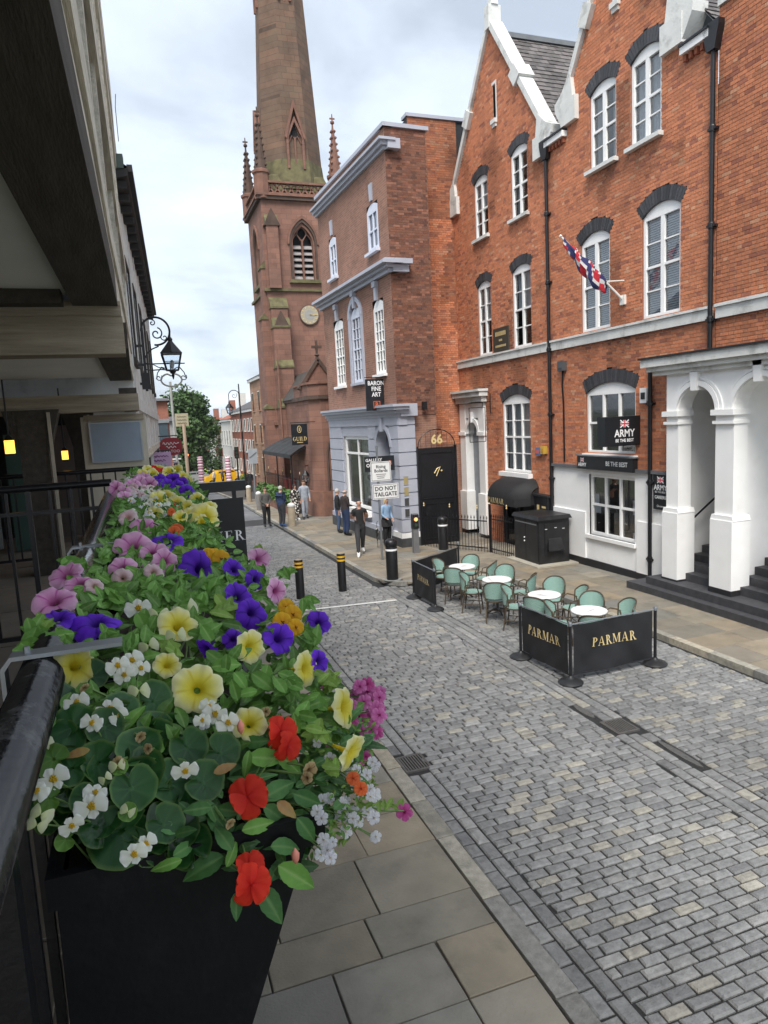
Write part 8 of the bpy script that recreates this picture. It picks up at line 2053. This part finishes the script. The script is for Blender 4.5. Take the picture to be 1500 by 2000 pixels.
# ------------------------------------------------------------------ signs on the left
def board(name, label, x0, y0, x1, y1, Y, m, shape='rect', group=None):
    a, b = farpt(x0, y0, Y), farpt(x1, y1, Y); T = Pl((0, Y), (1, 0), (0, -1)); t = thing(name, label, 'sign', (0, 0, 0), 0, group); cx_, cz_ = (a.x+b.x)/2, (a.z+b.z)/2; W, H = b.x-a.x, a.z-b.z
    if shape == 'rect': MB(T).box(a.x, b.x, b.z, a.z, -.05, 0).build('board', m, t)
    else:
        n = 32; MB(T).prism([(cx_+W/2*math.copysign(abs(math.cos(q))**.6, math.cos(q)), cz_+H/2*math.copysign(abs(math.sin(q))**.9, math.sin(q))) for q in [2*math.pi*i/n for i in range(n)]], -.05, 0).build('board', m, t)
    return t, T, cx_, cz_, W, H
def squiggle(t, T, cx_, cz_, w_, h_, m, n=8, th=.012, seed=0):
    rr = random.Random(seed); pts = [(cx_-w_/2+w_*i/(n*3), cz_+h_*(.5*math.sin(i*1.35)+rr.uniform(-.25, .25)), .006) for i in range(n*3+1)]; MB(T).tube(pts, th, 4).build('script_lettering', m, t)
t, T, cx_, cz_, W, H = board('shop_sign', 'oval dark red hanging sign with white script and TATTOO', 310, 856, 358, 888, 24, mat('sign_crimson', (.30, .025, .035), .5), 'oval')
squiggle(t, T, cx_, cz_+.1, W*.7, .07, lettering, 7, .013, 1); squiggle(t, T, cx_, cz_-.02, W*.42, .06, lettering, 4, .012, 2); text('TATTOO', .13, lettering, t, T, cx_, cz_-.16, .006)
MB(T).tube([(cx_-W*.55-.3, cz_+H*.6, -.02), (cx_+W*.3, cz_+H*.6, -.02)], .02, 6).build('arm', iron, t)
t, T, cx_, cz_, W, H = board('shop_sign', 'square pink sign with dark lettering above the far flowers', 288, 885, 338, 930, 19, mat('sign_pink', (.55, .36, .55), .5, .03))
m_pl = mat('print_plum', (.22, .08, .2), .6); squiggle(t, T, cx_, cz_+H*.34, W*.75, .04, m_pl, 9, .01, 3); squiggle(t, T, cx_, cz_+H*.17, W*.5, .04, m_pl, 6, .01, 4)
MB(T).box(cx_-W*.28, cx_+W*.28, cz_-H*.35, cz_+H*.03, 0, .006).build('picture', mat('sign_picture', (.45, .47, .5), .6, .5, 12), t)
MB(T).tube([(cx_-W*.7, cz_+H*.56, -.02), (cx_+W*.5, cz_+H*.56, -.02)], .02, 6).build('arm', iron, t)
t, T, cx_, cz_, W, H = board('shop_sign', 'dark narrow board right of the pink sign', 339, 905, 349, 930, 20, mat('board_plum', (.05, .03, .04), .5)); MB(T).box(cx_-W/2-.02, cx_+W/2+.02, cz_+H/2, cz_+H/2+.04, -.06, .02).build('frame', mat('frame_lilac', (.45, .4, .47), .6), t)
t, T, cx_, cz_, W, H = board('street_sign', 'stone coloured square sign on a post above the red sign', 341, 808, 369, 832, 30, mat('sign_stone', (.36, .32, .22), .8, .2, 6))
m_br = mat('print_brown', (.16, .13, .08), .7)
for k in range(3): squiggle(t, T, cx_, cz_+H*(.25-.25*k), W*.7, .03, m_br, 6, .012, 8+k)
MB(T).tube([(cx_-W*.62, -.3, -.1), (cx_-W*.62, farpt(338, 745, 30).z, -.1)], .05, 8).build('post', mat('post_grey', (.33, .33, .31), .6), t)
q = farpt(360, 840, 29.8); MB(T).tube([(q.x, -.3, .08), (q.x, q.z+.25, .08)], .07, 8).build('post', mat('post_buff', (.42, .31, .22), .7), t)
# road sign seen from behind on the right
t, T, cx_, cz_, W, H = board('road_sign', 'grey back of a square road sign on a post below the church', 484, 877, 504, 905, 41, mat('sign_back', (.30, .32, .34), .5, .1, 4)); MB(T).tube([(cx_, -.6, -.08), (cx_, cz_+H/2, -.08)], .05, 8).build('post', steel, t); MB(T).beam((cx_-W*.4, cz_-H*.1, .01), (cx_+W*.4, cz_+H*.25, .01), .05, .02).build('mark', mat('mark_dark', (.12, .13, .14), .6), t)
# traffic lights
def signal(label, px, ptop, pbase, Y, red):
    a = farpt(px, ptop, Y); zg = gz(Y); t = thing('traffic_light', label, 'traffic light', (a.x, Y, zg), 0, 'traffic lights'); H = a.z-zg
    MB().tube([(0, 0, 0), (0, 0, H-.9)], .06, 8).build('post', iron, t); MB().box(-.16, .16, -.1, .1, H-.95, H).build('head', black, t)
    for k, mm in enumerate((MATS['red_lamp'] if red else MATS['off_lamp'], MATS['off_lamp'], MATS['off_lamp'])): disc(Pl((0, -.1), (1, 0), (0, -1)), 0, H-.17-k*.3, .1, 0, .03, 12).build('lamp', mm, t)
signal('traffic light showing red at the far left of the junction', 365, 884, 935, 52, True); signal('unlit traffic light on the right at the far junction', 461, 873, 930, 58, False)
# scrolled lamp post on the right
q = farpt(474, 860, 47); t = thing('lamp_post', 'tall black lamp post with scrolled arm in front of the sandstone house', 'lamp post', (q.x, 47, gz(47)))
zt = farpt(460, 750, 47).z-gz(47)
MB().tube([(0, 0, 0), (0, 0, 1.2), (0, 0, zt)], [.09, .07, .04], 8).build('post', iron, t); MB().lathe([(.14, 0), (.14, .2), (.1, .3), (.1, .9), (.12, .95), (.08, 1.1)], n=8).build('base', iron, t)
MB().tube([(-.35+.35*math.cos(a_), 0, zt-.75+.35*math.sin(a_)) for a_ in [i*math.pi*1.0/16 for i in range(17)]]+[(-.7, 0, zt-1.0)], .025, 6).build('scroll_arm', iron, t); MB().tube(spiral((-.35, 0, zt-.75), .03, .2, 0, 7), .015, 5).build('scroll', iron, t)
lantern(t, -.7, zt-.95, 1.2); MB().box(-.05, .05, -.05, .05, zt*.72, zt*.76).build('collar', iron, t)
# pink and white twisted columns by the junction
for i, (px, Y) in enumerate([(390, 66), (444, 66)]):
    a = farpt(px, 892, Y); zg = gz(Y); t = thing('striped_column', ['pink and white chevron striped column left of the yellow car', 'pink and white chevron striped column right of the yellow car'][i], 'column', (a.x, Y, zg), 0, 'pink striped columns'); H = a.z-zg
    k = 0; z = .0
    while z < H-.05:
        e_ = min(z+.26, H); MB().lathe([(.2, z), (.28, (z+e_)/2), (.2, e_)], n=10).build('band', mat('balloon_pink', (.58, .33, .42), .7) if k % 2 else mat('balloon_pale', (.75, .6, .64), .4), t, smooth=True); z = e_; k += 1
# ------------------------------------------------------------------ cars at the junction
def car(label, px, Y, rz, paint, kind='hatch', group='cars at the far junction'):
    q = farpt(px, 935, Y); t = thing('parked_car', label, 'car', (q.x, Y, gz(Y)), rz, group); L, W = 4.2, 1.72
    side = [(-2.1, .35), (-2.1, .75), (-1.95, .95), (-1.1, 1.02), (-.55, 1.5), (.95, 1.52), (1.65, 1.05), (2.05, .98), (2.1, .4), (2.05, .25), (-2.05, .25)]
    mb = MB(lambda a, b, c: (a, c, b)); 
    mb.loft([[(x*(.97 if abs(y_) > .8 else 1), z, y_*(.86 if z > 1.1 else 1)) for x, z in side] for y_ in (-.86, -.8, .8, .86)]); mb.build('body', paint, t, smooth=35)
    gl = mat('car_glass', (.03, .035, .04), .1)
    for sy in (-1, 1):
        MB(lambda a, b, c: (a, c, b)).prism([(-.92, 1.04), (-.46, 1.43), (.2, 1.45), (.2, 1.04)], sy*.74, sy*.80).build('window', gl, t); MB(lambda a, b, c: (a, c, b)).prism([(.26, 1.04), (.26, 1.45), (.9, 1.45), (1.45, 1.05)], sy*.74, sy*.80).build('window', gl, t)
        for x in (-1.35, 1.3):
            w_ = MB(lambda a, b, c: (x+a, sy*.80+c, .32+b)).lathe([(.32, -.1), (.32, .1)], n=18).build('wheel', mat('tyre', (.012, .012, .012), .8), t); MB(lambda a, b, c: (x+a, sy*.80+c, .32+b)).lathe([(.2, -.105), (.21, .105)], n=14).build('rim', steel, w_)
        MB().box(-2.12, -2.04, sy*.6-.16, sy*.6+.16, .62, .8).build('headlight', lettering, t); MB().box(2.03, 2.12, sy*.62-.12, sy*.62+.12, .7, .92).build('tail_light', mat('tail_red', (.4, .02, .02), .3), t)
    MB().box(-2.14, -1.9, -.8, .8, .25, .45).build('bumper', blackmatt, t); MB().box(1.9, 2.14, -.8, .8, .25, .45).build('bumper', blackmatt, t)
    return t
car('bright yellow car crossing at the far junction', 434, 72, R(12), mat('car_yellow', (.75, .42, .01), .3, .02, coat=.5))
car('silver car left of the yellow car', 378, 74, R(4), mat('car_silver', (.38, .40, .42), .3, .02, metal=.4))
car('white car right behind the yellow car', 468, 76, R(185), mat('car_white', (.66, .66, .66), .3, .02, coat=.5))
car('dark blue car beyond the yellow car', 425, 96, R(0), mat('car_blue', (.04, .05, .10), .3, .02, coat=.5))
# ------------------------------------------------------------------ people at the far end
HV = cloth('hi_vis', (.45, .75, .08)); RDc = cloth('red', (.45, .03, .04)); WT = cloth('white', (.62, .62, .6)); GN = cloth('green', (.06, .22, .08)); PK = cloth('pink', (.5, .25, .3))
far_people = [(404, 938, HV, NV, 'person in hi-vis jacket left of the yellow car'), (458, 945, RDc, CH_, 'person in red top at the far junction'), (468, 948, WT, JN, 'person in white top beside the red one'), (446, 947, BK, BK, 'person in black at the far junction below the yellow car'), (436, 950, GR, BK, 'person in grey top left of the one in black'), (378, 948, PK, JN, 'person in pale pink near the silver car'), (490, 962, BK, CH_, 'person in black standing at the hedge end'), (420, 952, WT, CH_, 'person in white left of the one in grey')]
for i, (px, py, a, b, lb) in enumerate(far_people):
    d = fw + rt*((px-750)/FPX) - up*((py-1000)/FPX); z = -.5
    for _ in range(30): q = CAM+d*((z-CAM.z)/d.z); z = gz(q.y)
    person(lb, (q.x, q.y, z), R(60*i), 1.7, a, b, BS, [HB, HK, HG, HBL][i % 4], 'short', None, {'L': (-.09, -.1, .09), 'R': (.1, .12, .08)} if i % 2 else None, group='people at the far junction')
# potted shrub by the pavement
q = pav(480, 955); t = thing('potted_shrub', 'small green shrub in a pot on the far right pavement', 'plant', q)
MB().lathe([(.18, 0), (.28, .5), (.25, .5)], n=12).build('pot', blackmatt, t); mb = MB(); rr = random.Random(2)
for k in range(500):
    v = Vector((rr.gauss(0, 1), rr.gauss(0, 1), rr.gauss(0, 1))).normalized()*rr.uniform(.2, .48); p = Vector((0, 0, .8))+v*Vector((1, 1, .7)).length/1.6; a = Vector((rr.gauss(0, 1), rr.gauss(0, 1), rr.gauss(0, 1))).normalized()*.07; b = a.cross(Vector((rr.gauss(0, 1), rr.gauss(0, 1), rr.gauss(0, 1)))).normalized()*.04; kk = rr.uniform(.7, 1.4); mb.col = (.07*kk, .15*kk, .03*kk); mb.add([tuple(p-a), tuple(p+b), tuple(p+a), tuple(p-b)], [(0, 1, 2, 3)])
mb.build('foliage', m_tleaf, t, fix=False, kind='stuff')
# air between here and the hills
hz = MB(); hz.box(-1800, 1800, -60, 3900, -9.5, 75); h_ = hz.build('haze', []); h_['kind'] = 'stuff'
m = bpy.data.materials.new('haze'); m.use_nodes = True; n = m.node_tree; n.nodes.clear(); o_ = n.nodes.new('ShaderNodeOutputMaterial'); pv = n.nodes.new('ShaderNodeVolumePrincipled'); pv.inputs['Color'].default_value = (.78, .86, .96, 1); pv.inputs['Density'].default_value = .00022; pv.inputs['Anisotropy'].default_value = 0; n.links.new(pv.outputs[0], o_.inputs['Volume'])
h_.data.materials.clear(); h_.data.materials.append(m)
